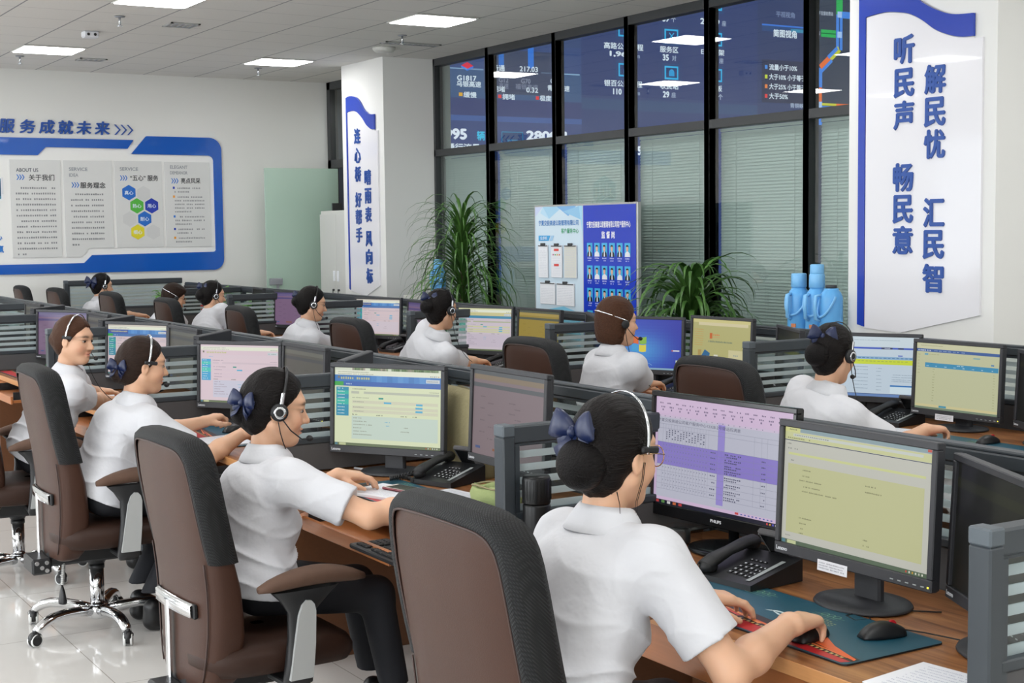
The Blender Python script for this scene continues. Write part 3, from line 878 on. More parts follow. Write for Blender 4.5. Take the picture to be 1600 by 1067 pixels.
    cz = np.array([a for a, _ in cut])[::-1]; cx = np.array([v for _, v in cut])[::-1]
    lim = np.interp(qz.ravel(), cz, cx).reshape(qz.shape)
    lim = lim-0.35*np.maximum(np.abs(qy)-0.055, 0)*(qz > 0.0)
    d2 = (qx-lim)*0.7
    kk = 0.012; hsm = np.maximum(kk-np.abs(H.d-d2), 0)/kk
    st = np.sin(qy*420+3*np.sin(qx*30)+qz*120)*0.0006+np.sin(qy*180-qz*90+seed)*0.0009
    H.d = (np.maximum(H.d, d2)+hsm*hsm*kk*0.25+st).astype(np.float32)
    V, Q = H.mesh(1); hobj = mesh_obj('hair', V, Q, hairm, root)
    if hair == 'bun':
        Bn = Field(hp(*bun[:3])-0.09, hp(*bun[:3])+0.09, min(vox, 0.005))
        Bn.ell(hp(*bun[:3]), sc((bun[3]*0.86, bun[3]*1.06, bun[3])), HM, k=0.01); Bn.ell(hp(bun[0]+0.02, bun[1], bun[2]+0.006), sc((bun[3]*0.8, bun[3]*0.8, bun[3]*0.8)), HM, k=0.02)
        V, Q = Bn.mesh(1); mesh_obj('hair_bun', V, Q, 'hair_net' if hairm == 'hair_black' else hairm, root)
        if bow:
            bm = MB(); Mb = Matrix(HM.tolist())
            bo = np.array(bow_at); by_ = math.radians(bow_yaw); cb, sb = math.cos(by_), math.sin(by_)
            bp = lambda r_: hp(bo[0]+r_[0]*cb+r_[1]*sb, bo[1]-r_[0]*sb*-1.0*-1.0+r_[1]*cb, bo[2]+r_[2])
            for sg in (1, -1):
                for tilt, ln, dep in ((0.30, 0.062, 0.0), (-0.35, 0.052, 0.010)):
                    rows = []
                    for i in range(9):
                        u = i/8; wdt = (0.008+0.026*math.sin(math.pi*min(1, u*0.62)))*bow_s; th = (0.005+0.011*math.sin(math.pi*u))*bow_s
                        rows.append([bp((np.array([dep-0.012*u+th*math.cos(a)*-1, sg*(ln*u*math.cos(tilt))*bow_s+wdt*math.sin(a)*-math.sin(tilt)*sg, ln*u*math.sin(tilt)*bow_s+wdt*math.sin(a)*math.cos(tilt)]))) for a in [2*math.pi*k/12 for k in range(12)]])
                    bm.grid(rows, closed=True); nn = len(bm.v); bm.f.append(list(range(nn-12, nn))); bm.m.append(0); bm.sm.append(False); bm.c.append(None)
                tp = [np.array([-0.006, sg*0.004, -0.002])*bow_s, np.array([-0.010, sg*0.020, -0.036])*bow_s, np.array([-0.012, sg*0.040, -0.052])*bow_s]
                bm.tube([bp(q_) for q_ in tp], [0.006*bow_s, 0.016*bow_s, 0.018*bow_s], 10, 0, flat=0.25, up=hv(0, 1, 0.4*sg))
            bm.ellipsoid(bp((-0.010, 0, 0)), (0.012*bow_s, 0.011*bow_s, 0.014*bow_s), 12, 8, 0, Mb)
            bm.build('hair_bow', 'bow_navy', root)
    if wisps:
        wm = MB()
        for k in range(9):
            yv = -0.052+0.013*k; x0 = -0.058+0.25*abs(yv); rnd_ = rnd.uniform(-0.012, 0.012)
            wm.tube([hp(x0, yv, -0.085), hp(x0+0.004, yv*1.05+rnd_*0.5, -0.112), hp(x0+0.012+rnd_, yv*1.1+rnd_, -0.140-0.02*rnd.random())], [0.0014, 0.0009, 0.0003], 5)
        for yv in (-0.068, -0.072): wm.tube([hp(0.020, yv, -0.02), hp(0.012, yv-0.004, -0.06), hp(0.004, yv+0.002, -0.105), hp(0.010, yv+0.006, -0.140)], [0.0010, 0.0009, 0.0007, 0.0003], 5)
        wm.build('loose_hair', hairm, root)
    # ---- glasses
    if glasses:
        gm = MB()
        for sg in (1, -1):
            gm.tube([hp(0.102+0.004*math.cos(a), sg*0.033+0.025*math.cos(a), -0.010+0.024*math.sin(a)) for a in [2*math.pi*k/20 for k in range(20)]], 0.0013, 6, 0, closed=True)
            gm.tube([hp(0.100, sg*0.058, -0.004), hp(0.05, sg*0.074, 0.0), hp(-0.002, sg*0.080, -0.002)], 0.0012, 6, 0)
        gm.tube([hp(0.106, -0.009, -0.004), hp(0.110, 0, 0.0), hp(0.106, 0.009, -0.004)], 0.0012, 6, 0)
        fr_ = gm.build('glasses', 'gold', root)
        lm = MB()
        for sg in (1, -1):
            lm.add([hp(0.102+0.004*math.cos(a), sg*0.033+0.024*math.cos(a), -0.010+0.023*math.sin(a)) for a in [2*math.pi*k/20 for k in range(20)]], [tuple(range(20))])
        lm.build('lens', 'clear', fr_)
    base = (hip[0], hip[1], 0)
    rebase(root, base)
    # ---- headset: a thing of its own, worn on the head
    if headset:
        hset = thing('headset', hs_label, 'headset')
        rh = 0.0
        if headset == 'nape':
            pts = [hp(0.012-0.138*math.sin(a), 0.096*math.cos(a), 0.005+0.050*math.sin(a)) for a in [math.pi*k/24 for k in range(25)]]
        else:
            pts = [hp(0.004+0.030*math.sin(math.pi*k/28)*0.3, -0.092*math.cos(math.pi*k/28), 0.0+0.1325*math.sin(math.pi*k/28)**0.86) for k in range(29)]
        m_ = MB(); m_.tube(pts, 0.003 if headset == 'nape' else 0.0045, 8, 0, flat=0.45, up=hv(1, 0, 0)); m_.build('headband', 'silver' if band == 'silver' else 'black_plastic', hset)
        sides = {'cup': ((-1, 'cup'), (1, 'pad')), 'pad': ((-1, 'pad'), (1, 'cup')), 'nape': ((-1, 'cups'), (1, 'pad'))}[headset]
        for sg, kind in sides:
            if kind == 'pad':
                q_ = MB(); M3 = Matrix(HM.tolist()).to_4x4(); M3.translation = Vector(hp(0.012, sg*0.090, 0.010))
                q_.box(-0.028, -0.005, -0.008, 0.028, 0.005, 0.008, 0.004, 0, M3); q_.build('temple_pad', 'black_soft', hset)
            else:
                R0 = 0.028 if kind == 'cup' else 0.021
                q_ = MB(); q_.lathe([(0.0, -0.010), (R0, -0.010), (R0*1.06, -0.002), (R0, 0.008), (R0*0.7, 0.012), (0.0, 0.012)], hp(0.0, sg*0.090, -0.012), 22, 0, hv(0, sg, 0), cap=False)
                ec = q_.build('ear_cushion', 'black_soft', hset)
                if kind == 'cup':
                    q_ = MB(); q_.lathe([(R0*0.45, 0.013), (R0*0.72, 0.0145), (R0*0.74, 0.011), (R0*0.45, 0.011)], hp(0.0, sg*0.090, -0.012), 22, 0, hv(0, sg, 0), cap=False); part(q_.build('ring', 'silver', ec), 'silver ring on the ear cushion')
                    q_ = MB(); M3 = Matrix(HM.tolist()).to_4x4(); M3.translation = Vector(hp(0.003, sg*0.094, 0.034)); q_.box(-0.006, -0.003, -0.020, 0.006, 0.003, 0.020, 0.003, 0, M3); part(q_.build('slider', 'silver', hset), 'silver slider of the headband')
        msg = sides[0][0] if headset != 'pad' else 1
        if mic:
            mb = [hp(0.005, msg*0.096, -0.025), hp(0.045, msg*0.088, -0.065), hp(0.090, msg*0.062, -0.092), hp(0.118, msg*0.030, -0.092)]
            q_ = MB(); q_.tube(mb, 0.0022, 6, 0); bo_ = q_.build('microphone_boom', 'black_plastic', hset)
            q_ = MB(); q_.ellipsoid(hp(0.122, msg*0.024, -0.090), (0.012, 0.010, 0.010), 12, 8, 0, Matrix(HM.tolist())); q_.build('microphone', 'black_soft', bo_)
        st = hp(0.0, sides[0][0]*0.094 if headset != 'pad' else 0.094, -0.042)
        en = np.array(cord_to) if cord_to is not None else st+fwd*0.16-Z*0.30
        cpts = [st*(1-u)**2+(st-Z*0.22+fwd*0.03)*2*u*(1-u)+en*u*u for u in np.linspace(0, 1, 12)]
        q_ = MB(); q_.tube(cpts, 0.0018, 6, 0); q_.build('cable', 'cord_black', hset)
        rebase(hset, hc)
    return root, dict(hip=hip, N=N, arms=arms, hp=hp, fwd=fwd)
# ------------------------------------------------------------------ furniture and desk things
def superring(w, t, n=40, e=0.42):
    """rounded-rectangle ring in (x thickness, y width)"""
    out = []
    for k in range(n):
        a = 2*math.pi*k/n; c, s = math.cos(a), math.sin(a)
        out.append((math.copysign(abs(c)**0.55, c)*t, math.copysign(abs(s)**e, s)*w))
    return out
BACK = [(0.345, -0.165, 0.150, 0.030), (0.355, -0.160, 0.180, 0.050), (0.39, -0.152, 0.208, 0.062), (0.46, -0.147, 0.228, 0.067), (0.53, -0.146, 0.240, 0.067), (0.60, -0.150, 0.247, 0.064), (0.68, -0.157, 0.252, 0.061),
        (0.76, -0.172, 0.255, 0.054), (0.84, -0.190, 0.256, 0.049), (0.92, -0.206, 0.256, 0.046), (0.99, -0.218, 0.254, 0.045), (1.05, -0.226, 0.248, 0.044), (1.09, -0.230, 0.238, 0.043),
        (1.12, -0.232, 0.220, 0.040), (1.138, -0.232, 0.194, 0.034), (1.148, -0.231, 0.160, 0.024), (1.152, -0.231, 0.120, 0.010)]
def back_at(z):
    zs = [b[0] for b in BACK]
    return [float(np.interp(z, zs, [b[i] for b in BACK])) for i in (1, 2, 3)]
def chair(label, loc, rotz=0.0, dz=0.0, group=None, star=0.0, first=True):
    t = thing('office_chair', label, 'chair', loc, rotz, group)
    def bend(w): return 0.055*w                     # side wings wrap forward
    n = 48
    def ring(z, x, w, th, off=0.0):
        r = []
        for dx, dy in superring(w+off, th+off, n):
            r.append((x+dx+0.40*dy*dy, dy, z))
        return r
    # brown cushion
    m = MB(); rows = []
    for i in range(len(BACK)-1):
        for k in range(3):
            u = k/3; z = BACK[i][0]*(1-u)+BACK[i+1][0]*u; rows.append(ring(z+dz, *back_at(z)))
    rows.append(ring(BACK[-1][0]+dz, *BACK[-1][1:]))
    m.grid(rows, closed=True); nn = len(m.v)
    m.f.append(list(range(nn-n, nn))); m.m.append(0); m.sm.append(True); m.c.append(None)
    m.f.append(list(range(n))[::-1]); m.m.append(0); m.sm.append(False); m.c.append(None)
    cu = m.build('back_cushion', 'leather', t)
    # black woven band around the upper edge: runs over the rim from the rear piping to the front piping
    m = MB()
    zr = [0.765, 0.80, 0.84, 0.88, 0.92, 0.96, 0.99, 1.02, 1.05, 1.07, 1.085, 1.10, 1.11]
    path = [(z, 1) for z in zr]
    # outline of the back as (y, z) pairs, from the right arm of the band over the top to the left arm
    ol = [(back_at(z)[1], z) for z in zr]+[(back_at(z)[1], z) for z in (1.125, 1.138, 1.146, 1.150)]+[(0.08, 1.1535), (0.04, 1.1550), (0.0, 1.1555)]
    ol = ol+[(-a, b) for a, b in ol[::-1]][1:]
    rows = []
    for i, (yy, z) in enumerate(ol):
        zc = min(z, 1.150); x, w, th = back_at(zc); x = x+0.40*yy*yy
        # inward direction (towards the middle of the back)
        a = ol[max(0, i-1)]; b_ = ol[min(len(ol)-1, i+1)]
        tx, tz = b_[0]-a[0], b_[1]-a[1]; L = math.hypot(tx, tz); inx, inz = -tz/L, tx/L
        if inx*(-yy)+inz*(0.9-z) < 0: inx, inz = -inx, -inz
        d = 0.033; T = 0.0445
        fl = min(1.0, (0.02+i)/2.0, (0.02+len(ol)-1-i)/2.0)
        prof = [(-T-0.001, d), (-T-0.0035, d*0.75), (-T-0.001, d*0.30), (-T*0.62, -0.004), (0, -0.0065), (T*0.62, -0.004), (T+0.001, d*0.25), (T+0.003, d*0.5), (T+0.001, d*0.7)]
        rows.append([(x+px, yy+inx*pd, z+inz*pd+dz) for px, pd in prof])
    m.grid(rows[::-1])
    tr = m.build('back_trim', 'black_weave', t); part(tr, 'black woven band over the top of the backrest')
    # piping along the rear seam
    m = MB(); m.tube([(r[0][0]-0.001, r[0][1], r[0][2]) for r in rows], 0.003, 6, 0); m.tube([(r[-1][0]+0.001, r[-1][1], r[-1][2]) for r in rows], 0.003, 6, 0)
    for sg in (1, -1):
        pp = []
        for z in np.linspace(0.38, 0.765, 18):
            x, w, th = back_at(z); yy = sg*(w-0.035); pp.append((x-th*0.93+0.40*yy*yy, yy, z+dz))
        m.tube(pp, 0.0026, 6, 0)
    m.build('piping', 'seam_brown', cu)
    # seat
    m = MB(); rows = []
    for z, sx, off in ((0.395, 0.235, 0), (0.402, 0.258, 0), (0.43, 0.272, 0), (0.462, 0.272, 0), (0.485, 0.258, 0), (0.497, 0.225, 0), (0.500, 0.15, 0), (0.498, 0.02, 0)):
        row = []
        for k in range(40):
            a = 2*math.pi*k/40; c, s = math.cos(a), math.sin(a)
            px = math.copysign(abs(c)**0.55, c)*sx; py = math.copysign(abs(s)**0.5, s)*sx*0.98
            row.append((0.060+px, py, z+dz-0.03*max(0, px/0.26)**3*(1 if z > 0.45 else 0.6)))
        rows.append(row)
    m.grid(rows, closed=True); m.f.append(list(range(40))[::-1]); m.m.append(0); m.sm.append(False); m.c.append(None)
    m.build('seat', 'leather_dark', t)
    # arms
    for sg in (1, -1):
        y = sg*0.305
        m = MB()
        rows = []
        for i in range(11):
            u = i/10; x = -0.065+0.36*u; s_ = math.sin(math.pi*min(1, max(0, u*0.94+0.03)))**0.45
            zc = 0.683+dz+0.030*math.sin(math.pi*u*0.9)-0.012*u
            rows.append([(x, y+0.040*s_*math.cos(a), zc+0.031*s_*math.sin(a)) for a in [2*math.pi*k/14 for k in range(14)]])
        m.grid(rows, closed=True)
        m.f.append(list(range(14))[::-1]); m.m.append(0); m.sm.append(True); m.c.append(None); nn = len(m.v); m.f.append(list(range(nn-14, nn))); m.m.append(0); m.sm.append(True); m.c.append(None)
        ar = m.build('armrest', 'arm_pad_brown', t)
        m = MB()                                        # black upright, wide at the top
        rows = []
        for z, x0, x1, th, yo in ((0.355, -0.045, 0.035, 0.020, -0.012), (0.375, -0.052, 0.040, 0.024, -0.006), (0.44, -0.045, 0.040, 0.022, 0.0), (0.52, -0.036, 0.044, 0.018, 0.0), (0.60, -0.036, 0.060, 0.016, 0), (0.64, -0.062, 0.105, 0.018, 0), (0.668, -0.09, 0.14, 0.022, 0)):
            rows.append([(0.065+(x0+x1)/2+(x1-x0)/2*math.copysign(abs(math.cos(a))**0.7, math.cos(a)), y+sg*yo+th*math.copysign(abs(math.sin(a))**0.7, math.sin(a)), z+dz) for a in [2*math.pi*k/20 for k in range(20)]])
        m.grid(rows, closed=True); m.f.append(list(range(20))[::-1]); m.m.append(0); m.sm.append(False); m.c.append(None)
        up = m.build('arm_support', 'black_plastic', ar)
        m = MB()                                        # grey cover plate on the outside
        pl = [(-0.052, 0.392), (0.038, 0.392), (0.050, 0.50), (0.054, 0.60), (0.048, 0.622), (0.036, 0.634), (0.018, 0.636), (0.000, 0.622), (-0.014, 0.59), (-0.036, 0.48)]
        m.prism(pl if sg < 0 else pl, (lambda u, v, d, y=y, sg=sg: (u*0.85+0.068, y+sg*d, v+dz)), 0.012, 0.028)
        m.build('cover_plate', 'grey_plastic', ar)
        m = MB(); m.box(0.015, sg*0.17, 0.365+dz, 0.115, sg*0.30, 0.385+dz, 0.004); m.build('arm_bracket', 'black_plastic', ar)
    # chrome bracket behind the back
    m = MB()
    rows = []
    for k in range(17):
        yy = -0.150+0.300*k/16; x, w, th = back_at(0.610); xx = x-th-0.006+0.40*yy*yy
        rows.append([(xx, yy, 0.585+dz), (xx-0.012, yy, 0.589+dz), (xx-0.013, yy, 0.625+dz), (xx, yy, 0.631+dz)])
    m.grid(rows)
    br = m.build('back_strap', 'chrome', t)
    for yy in (-0.150, 0.150):
        x, w, th = back_at(0.610); m = MB(); m.box(x-th-0.012+0.009, yy-0.012, 0.585+dz, x-th+0.012, yy+0.012, 0.631+dz, 0.004); m.build('strap_end', 'black_plastic', br)
    m = MB()
    pts = [(-0.335, z) for z in ()]
    bar = []
    for z in (0.33, 0.38, 0.44, 0.50, 0.56, 0.615):
        x, w, th = back_at(max(z, 0.42)); bar.append((x-th-0.014, 0.03, z+dz))
    rows = [[(p[0]-0.004, p[1]-0.016, p[2]), (p[0]-0.008, p[1]-0.010, p[2]), (p[0]-0.008, p[1]+0.010, p[2]), (p[0]-0.004, p[1]+0.016, p[2]), (p[0]+0.004, p[1]+0.016, p[2]), (p[0]+0.004, p[1]-0.016, p[2])] for p in bar]
    m.grid(rows, closed=True, smooth=False)
    m.build('back_bar', 'chrome', t)
    m = MB(); m.box(-0.285, -0.085, 0.285+dz, -0.205, 0.085, 0.352+dz, 0.008); hb = m.build('hinge_box', 'black_plastic', t)
    m = MB()
    for by in (-0.087, 0.087):
        for bx, bz in ((-0.265, 0.335), (-0.225, 0.335), (-0.245, 0.315), (-0.225, 0.302)): m.cyl((bx, by*0.97, bz+dz), (bx, by*1.03, bz+dz), 0.009, None, 10)
    m.build('bolts', 'chrome', hb)
    # mechanism, gas lift, knob
    m = MB(); m.box(-0.21, -0.07, 0.310+dz, 0.10, 0.07, 0.395+dz, 0.01); m.lathe([(0.035, 0.29+dz), (0.045, 0.31+dz), (0.06, 0.35+dz)], (0, 0, 0), 20); m.build('tilt_mechanism', 'black_plastic', t)
    m = MB(); m.lathe([(0.030, 0.085), (0.030, 0.27+dz)], (0, 0, 0), 24); m.lathe([(0.034, 0.268+dz), (0.034, 0.285+dz), (0.016, 0.287+dz), (0.016, 0.34+dz)], (0, 0, 0), 24, 1); m.build('gas_lift', ['chrome', 'black_plastic'], t)
    m = MB()
    for k in range(14): m.lathe([(0.007, -0.0035), (0.0095, 0), (0.007, 0.0035)], (-0.150-0.0006*k, -0.06, 0.335-0.008*k+dz), 10, 0, cap=False)
    st_ = m.build('knob_stem', 'tile_metal', t)
    m = MB(); m.lathe([(0.006, 0.225), (0.017, 0.20), (0.029, 0.16), (0.028, 0.148), (0.0, 0.145)], (-0.160, -0.06, dz), 16, 0, sx=0.6); m.build('tension_knob', 'black_plastic', st_)
    # star base with castors
    m = MB(); m.lathe([(0.036, 0.052), (0.047, 0.060), (0.050, 0.095), (0.046, 0.110), (0.031, 0.113)], (0, 0, 0), 28); m.build('hub', 'chrome', t)
    for k in range(5):
        a = star+2*math.pi*k/5; c, s = math.cos(a), math.sin(a)
        pr = [(0.035, 0.088, 0.022), (0.10, 0.098, 0.022), (0.17, 0.104, 0.021), (0.23, 0.102, 0.021), (0.275, 0.090, 0.020), (0.305, 0.072, 0.019), (0.318, 0.060, 0.018)]
        m = MB(); m.tube([(r*c, r*s, z) for r, z, _ in pr], [q[2] for q in pr], 12, 0, flat=1.15)
        lg = m.build('base_leg', 'chrome', t)
        cx, cy = 0.325*c, 0.325*s; ca = a+1.1+0.9*k
        ux, uy = math.cos(ca), math.sin(ca)
        m = MB(); m.lathe([(0.010, 0.058), (0.010, 0.070)], (cx, cy, 0), 10)
        m.lathe([(0.026, -0.014), (0.028, 0.0), (0.026, 0.014)], (cx, cy, 0.036), 20, 0, (ux, uy, 0)); m.box(cx-0.02, cy-0.02, 0.034, cx+0.02, cy+0.02, 0.060, 0.008)
        cs = m.build('caster', 'black_plastic', lg)
        m = MB()
        for sg in (1, -1):
            m.lathe([(0.022, -0.001), (0.026, 0.0035), (0.0275, 0.0), (0.0275, -0.007)], (cx+ux*sg*0.016, cy+uy*sg*0.016, 0.0285), 22, 0, (ux*sg, uy*sg, 0), cap=False)
            m.lathe([(0.0, 0.001), (0.022, 0.001)], (cx+ux*sg*0.016, cy+uy*sg*0.016, 0.0285), 22, 1, (ux*sg, uy*sg, 0), cap=False)
        m.build('wheel_rim', ['white_ring', 'black_plastic'], cs)
    return t

# ---- screens drawn as emissive print; (u, v) in 0..1 of the panel
def C(h): return rgb(h)
class Screen:
    def __init__(s, w, h): s.w, s.h = w, h; s.p = Print((0, 0, 0), (0, -1, 0), (0, 0, 1), 0.00025)
    def r(s, u0, v0, u1, v1, col, l=1): s.p.rect((u0-0.5)*s.w, (0.5-v1)*s.h, (u1-0.5)*s.w, (0.5-v0)*s.h, C(col), l); return s
    def d(s, u, v, w, h, col, l=3, n=None): s.p.dashes((u-0.5)*s.w, (0.5-v-h)*s.h, w*s.w, h*s.h, C(col), l, n); return s
    def t(s, st, u, v, h, col, l=3, w=None, bold=0.0): s.p.text(st, (u-0.5)*s.w, (0.5-v-h)*s.h, h*s.h, C(col), l, bold, None if w is None else w*s.w); return s
def taskbar(S, bg='#6d7a57'):
    S.r(0, 0.965, 1, 1, bg, 2); S.r(0.005, 0.968, 0.03, 0.997, '#4f7f8f', 3); S.r(0.045, 0.968, 0.11, 0.997, '#c8cf9c', 3)
    for i in range(6): S.r(0.86+i*0.02, 0.974, 0.868+i*0.02, 0.99, ['#d04030', '#e0e0d0', '#d0a030', '#e8e8d8', '#c8c8b8', '#e8e8d8'][i], 3)
def scr_portal(S, bg='#e4ecc4', head='#3f7fc4', head2='#3a68b8', panel='#cfe0d2', bar='#c3c8b4', side=('#2f98b8', '#39bfae'), top='#dfe6cf', photo=True, line='#9aa18e', stripe='#dcdcc0', banner=True):
    S.r(0, 0, 1, 1, bg, 0); S.r(0, 0, 1, 0.035, top, 1)
    if photo:
        rr = random.Random(3)
        for i in range(60):
            u = 0.16+rr.random()*0.8; S.r(u, 0.002, min(0.99, u+0.02+rr.random()*0.03), 0.030, rr.choice(['#5c7a4a', '#76936a', '#46603c', '#8fa37e', '#b8a9a0']), 2)
    S.r(0.005, 0.035, 0.995, 0.095, '#eef2dc', 1); S.d(0.03, 0.05, 0.30, 0.010, line); S.d(0.03, 0.075, 0.34, 0.010, line)
    for i in range(5): S.r(0.90+i*0.018, 0.075, 0.908+i*0.018, 0.088, ['#707a80', '#909a90', '#506090', '#a0a8a0', '#c08040'][i], 3)
    S.r(0, 0.095, 1, 0.175, head, 1)
    for i in range(12 if banner else 0): S.r(0.35+i*0.05, 0.095, 0.40+i*0.05, 0.175, ['#4a8bd0', '#5b9ad8', '#4f90d4', '#3f7fc4'][i % 4], 2)
    S.r(0, 0.175, 1, 0.235, head2, 2); S.r(0.03, 0.108, 0.05, 0.140, '#7f7a6a', 3); S.d(0.06, 0.118, 0.28, 0.030, '#c9c98a', 3, 13); S.r(0.86, 0.12, 0.985, 0.165, '#d5dce0', 3); S.d(0.87, 0.135, 0.10, 0.016, '#9aa4a8', 4)
    if head != bg and head != '#e6cfd8': S.r(0, 0.180, 0.085, 0.232, '#3fae4a', 3)
    S.d(0.0, 0.197, 0.0001, 0.018, bg, 3, 1); S.d(0.11, 0.197, 0.06, 0.018, '#a9c4e4', 4)
    S.r(0.015, 0.25, 0.135, 0.62, side[0], 2); S.r(0.015, 0.295, 0.135, 0.345, side[1], 3); S.r(0.015, 0.40, 0.135, 0.475, side[1], 3)
    for i in range(9): S.d(0.03, 0.262+i*0.04, 0.07, 0.012, '#e0f4f4', 4, 5)
    S.d(0.16, 0.262, 0.14, 0.016, line); S.r(0.16, 0.300, 0.235, 0.330, bar, 2); S.r(0.28, 0.300, 0.98, 0.330, bar, 2); S.d(0.89, 0.275, 0.09, 0.010, line)
    S.d(0.17, 0.375, 0.16, 0.012, line); S.r(0.42, 0.372, 0.465, 0.392, '#2a9c8c', 3)
    for v in (0.415, 0.485, 0.535): S.r(0.17, v, 0.97, v+0.038, stripe, 2); S.d(0.18, v+0.012, 0.10, 0.012, line)
    S.r(0.47, 0.425, 0.54, 0.447, '#57b6dc', 3); S.r(0.77, 0.432, 0.83, 0.456, '#57b6dc', 3); S.r(0.765, 0.475, 0.83, 0.499, '#57b6dc', 3); S.r(0.765, 0.519, 0.83, 0.543, '#57b6dc', 3)
    S.d(0.17, 0.590, 0.06, 0.014, '#70766a'); S.d(0.40, 0.590, 0.06, 0.014, '#70766a'); S.d(0.63, 0.590, 0.06, 0.014, '#70766a'); S.d(0.74, 0.590, 0.04, 0.014, '#70766a')
    S.r(0.165, 0.615, 0.97, 0.91, panel, 2)
    for i in range(6): S.d(0.18, 0.635+i*0.042, 0.08+0.05*((i*7) % 3), 0.013, line)
    S.d(0.48, 0.675, 0.05, 0.013, '#6cb8d8'); S.d(0.48, 0.72, 0.045, 0.013, '#6cb8d8'); S.d(0.66, 0.735, 0.04, 0.013, line); S.d(0.63, 0.785, 0.08, 0.013, line)
    taskbar(S)
def scr_plain(S, bg, bar, line, band='#6a6a6a'):
    S.r(0, 0, 1, 1, bg, 0); S.r(0, 0, 1, 0.05, band, 1); S.r(0.01, 0.05, 0.99, 0.11, bar, 1)
    S.r(0, 0.15, 1, 0.20, band, 1)
    for i in range(8): S.d(0.10+0.12*(i % 2), 0.30+i*0.07, 0.08, 0.014, line); S.d(0.52+0.08*(i % 2), 0.33+i*0.06, 0.09, 0.014, line)
    S.r(0.05, 0.90, 0.12, 0.93, '#4a5c8a', 2); S.r(0.30, 0.90, 0.46, 0.93, '#8a5a3c', 2)
def scr_sheet(S):
    """spreadsheet with a violet band"""
    S.r(0, 0, 1, 1, '#c3c4d4', 0); S.r(0, 0, 1, 0.17, '#d9bfdd', 1); S.r(0, 0.17, 0.02, 0.94, '#cfb6d6', 1)
    for i in range(16): S.d(0.03+i*0.058, 0.05, 0.03, 0.014, '#6a5a7a', 3, 3)
    for i in range(14): S.d(0.04+i*0.066, 0.085, 0.035, 0.016, '#7a6a8a', 3, 3); S.r(0.05+i*0.066, 0.112, 0.06+i*0.066, 0.128, '#7a6a8a', 3)
    S.r(0.93, 0.075, 0.975, 0.095, '#2f8f7a', 3)
    for i in range(24): S.d(0.03+i*0.04, 0.172, 0.008, 0.010, '#77708a', 3, 1)
    S.r(0, 0.168, 1, 0.188, '#d4c4dc', 2); S.r(0.48, 0.168, 0.53, 0.91, '#9d8fd8', 2)
    S.t('宁夏交投高速公司客户服务中心12328-2号键话后满意', 0.02, 0.200, 0.032, '#55556a', 4, 0.62)
    S.r(0.02, 0.42, 0.96, 0.63, '#8f80d0', 2)
    for k, v in enumerate((0.25, 0.29, 0.42, 0.475, 0.53, 0.58, 0.63, 0.69, 0.75, 0.81, 0.86)): S.r(0.02, v, 0.93, v+0.0022, '#8d8fa4', 3)
    for u in [0.02, 0.06]+[0.06+0.022*i for i in range(1, 17)]+[0.48, 0.53, 0.74, 0.79, 0.83, 0.93]: S.r(u, 0.25, u+0.0012, 0.86, '#8d8fa4', 3)
    for i in range(14):
        for j in range(5): S.r(0.087+i*0.022, 0.30+j*0.02, 0.095+i*0.022, 0.312+j*0.02, '#55566e', 3) if (i+j) % 5 else None
    for v in (0.44, 0.49, 0.545, 0.59, 0.65, 0.71, 0.77, 0.825):
        S.d(0.43, v, 0.04, 0.012, '#5d5f78', 4, 3); S.d(0.535, v, 0.12, 0.012, '#4d4f68', 4, 9); S.d(0.535, v+0.02, 0.09, 0.012, '#4d4f68', 4, 7); S.d(0.795, v+0.008, 0.03, 0.012, '#4d4f68', 4, 3)
        for i in range(16): S.r(0.067+i*0.022, v, 0.071+i*0.022, v+0.012, '#777a90', 4)
    S.r(0, 0.935, 1, 0.965, '#d9bfdd', 2); S.r(0.62, 0.938, 0.645, 0.958, '#d04a4a', 3)
    for i in range(9): S.r(0.66+i*0.026, 0.943, 0.672+i*0.026, 0.953, '#4a62b0', 3)
    S.r(0, 0.965, 1, 1, '#17172a', 2)
    for i, cc in enumerate(('#b84040', '#5a8a4a', '#d0d0d0', '#c86a3a', '#c04040')): S.r(0.02+i*0.045, 0.970, 0.045+i*0.045, 0.994, cc, 3)
    for i in range(7): S.r(0.84+i*0.02, 0.974, 0.85+i*0.02, 0.99, ['#e04040', '#e0a040', '#6060d0', '#e0e0e0', '#e08030', '#d0d0d0', '#b05040'][i], 3)
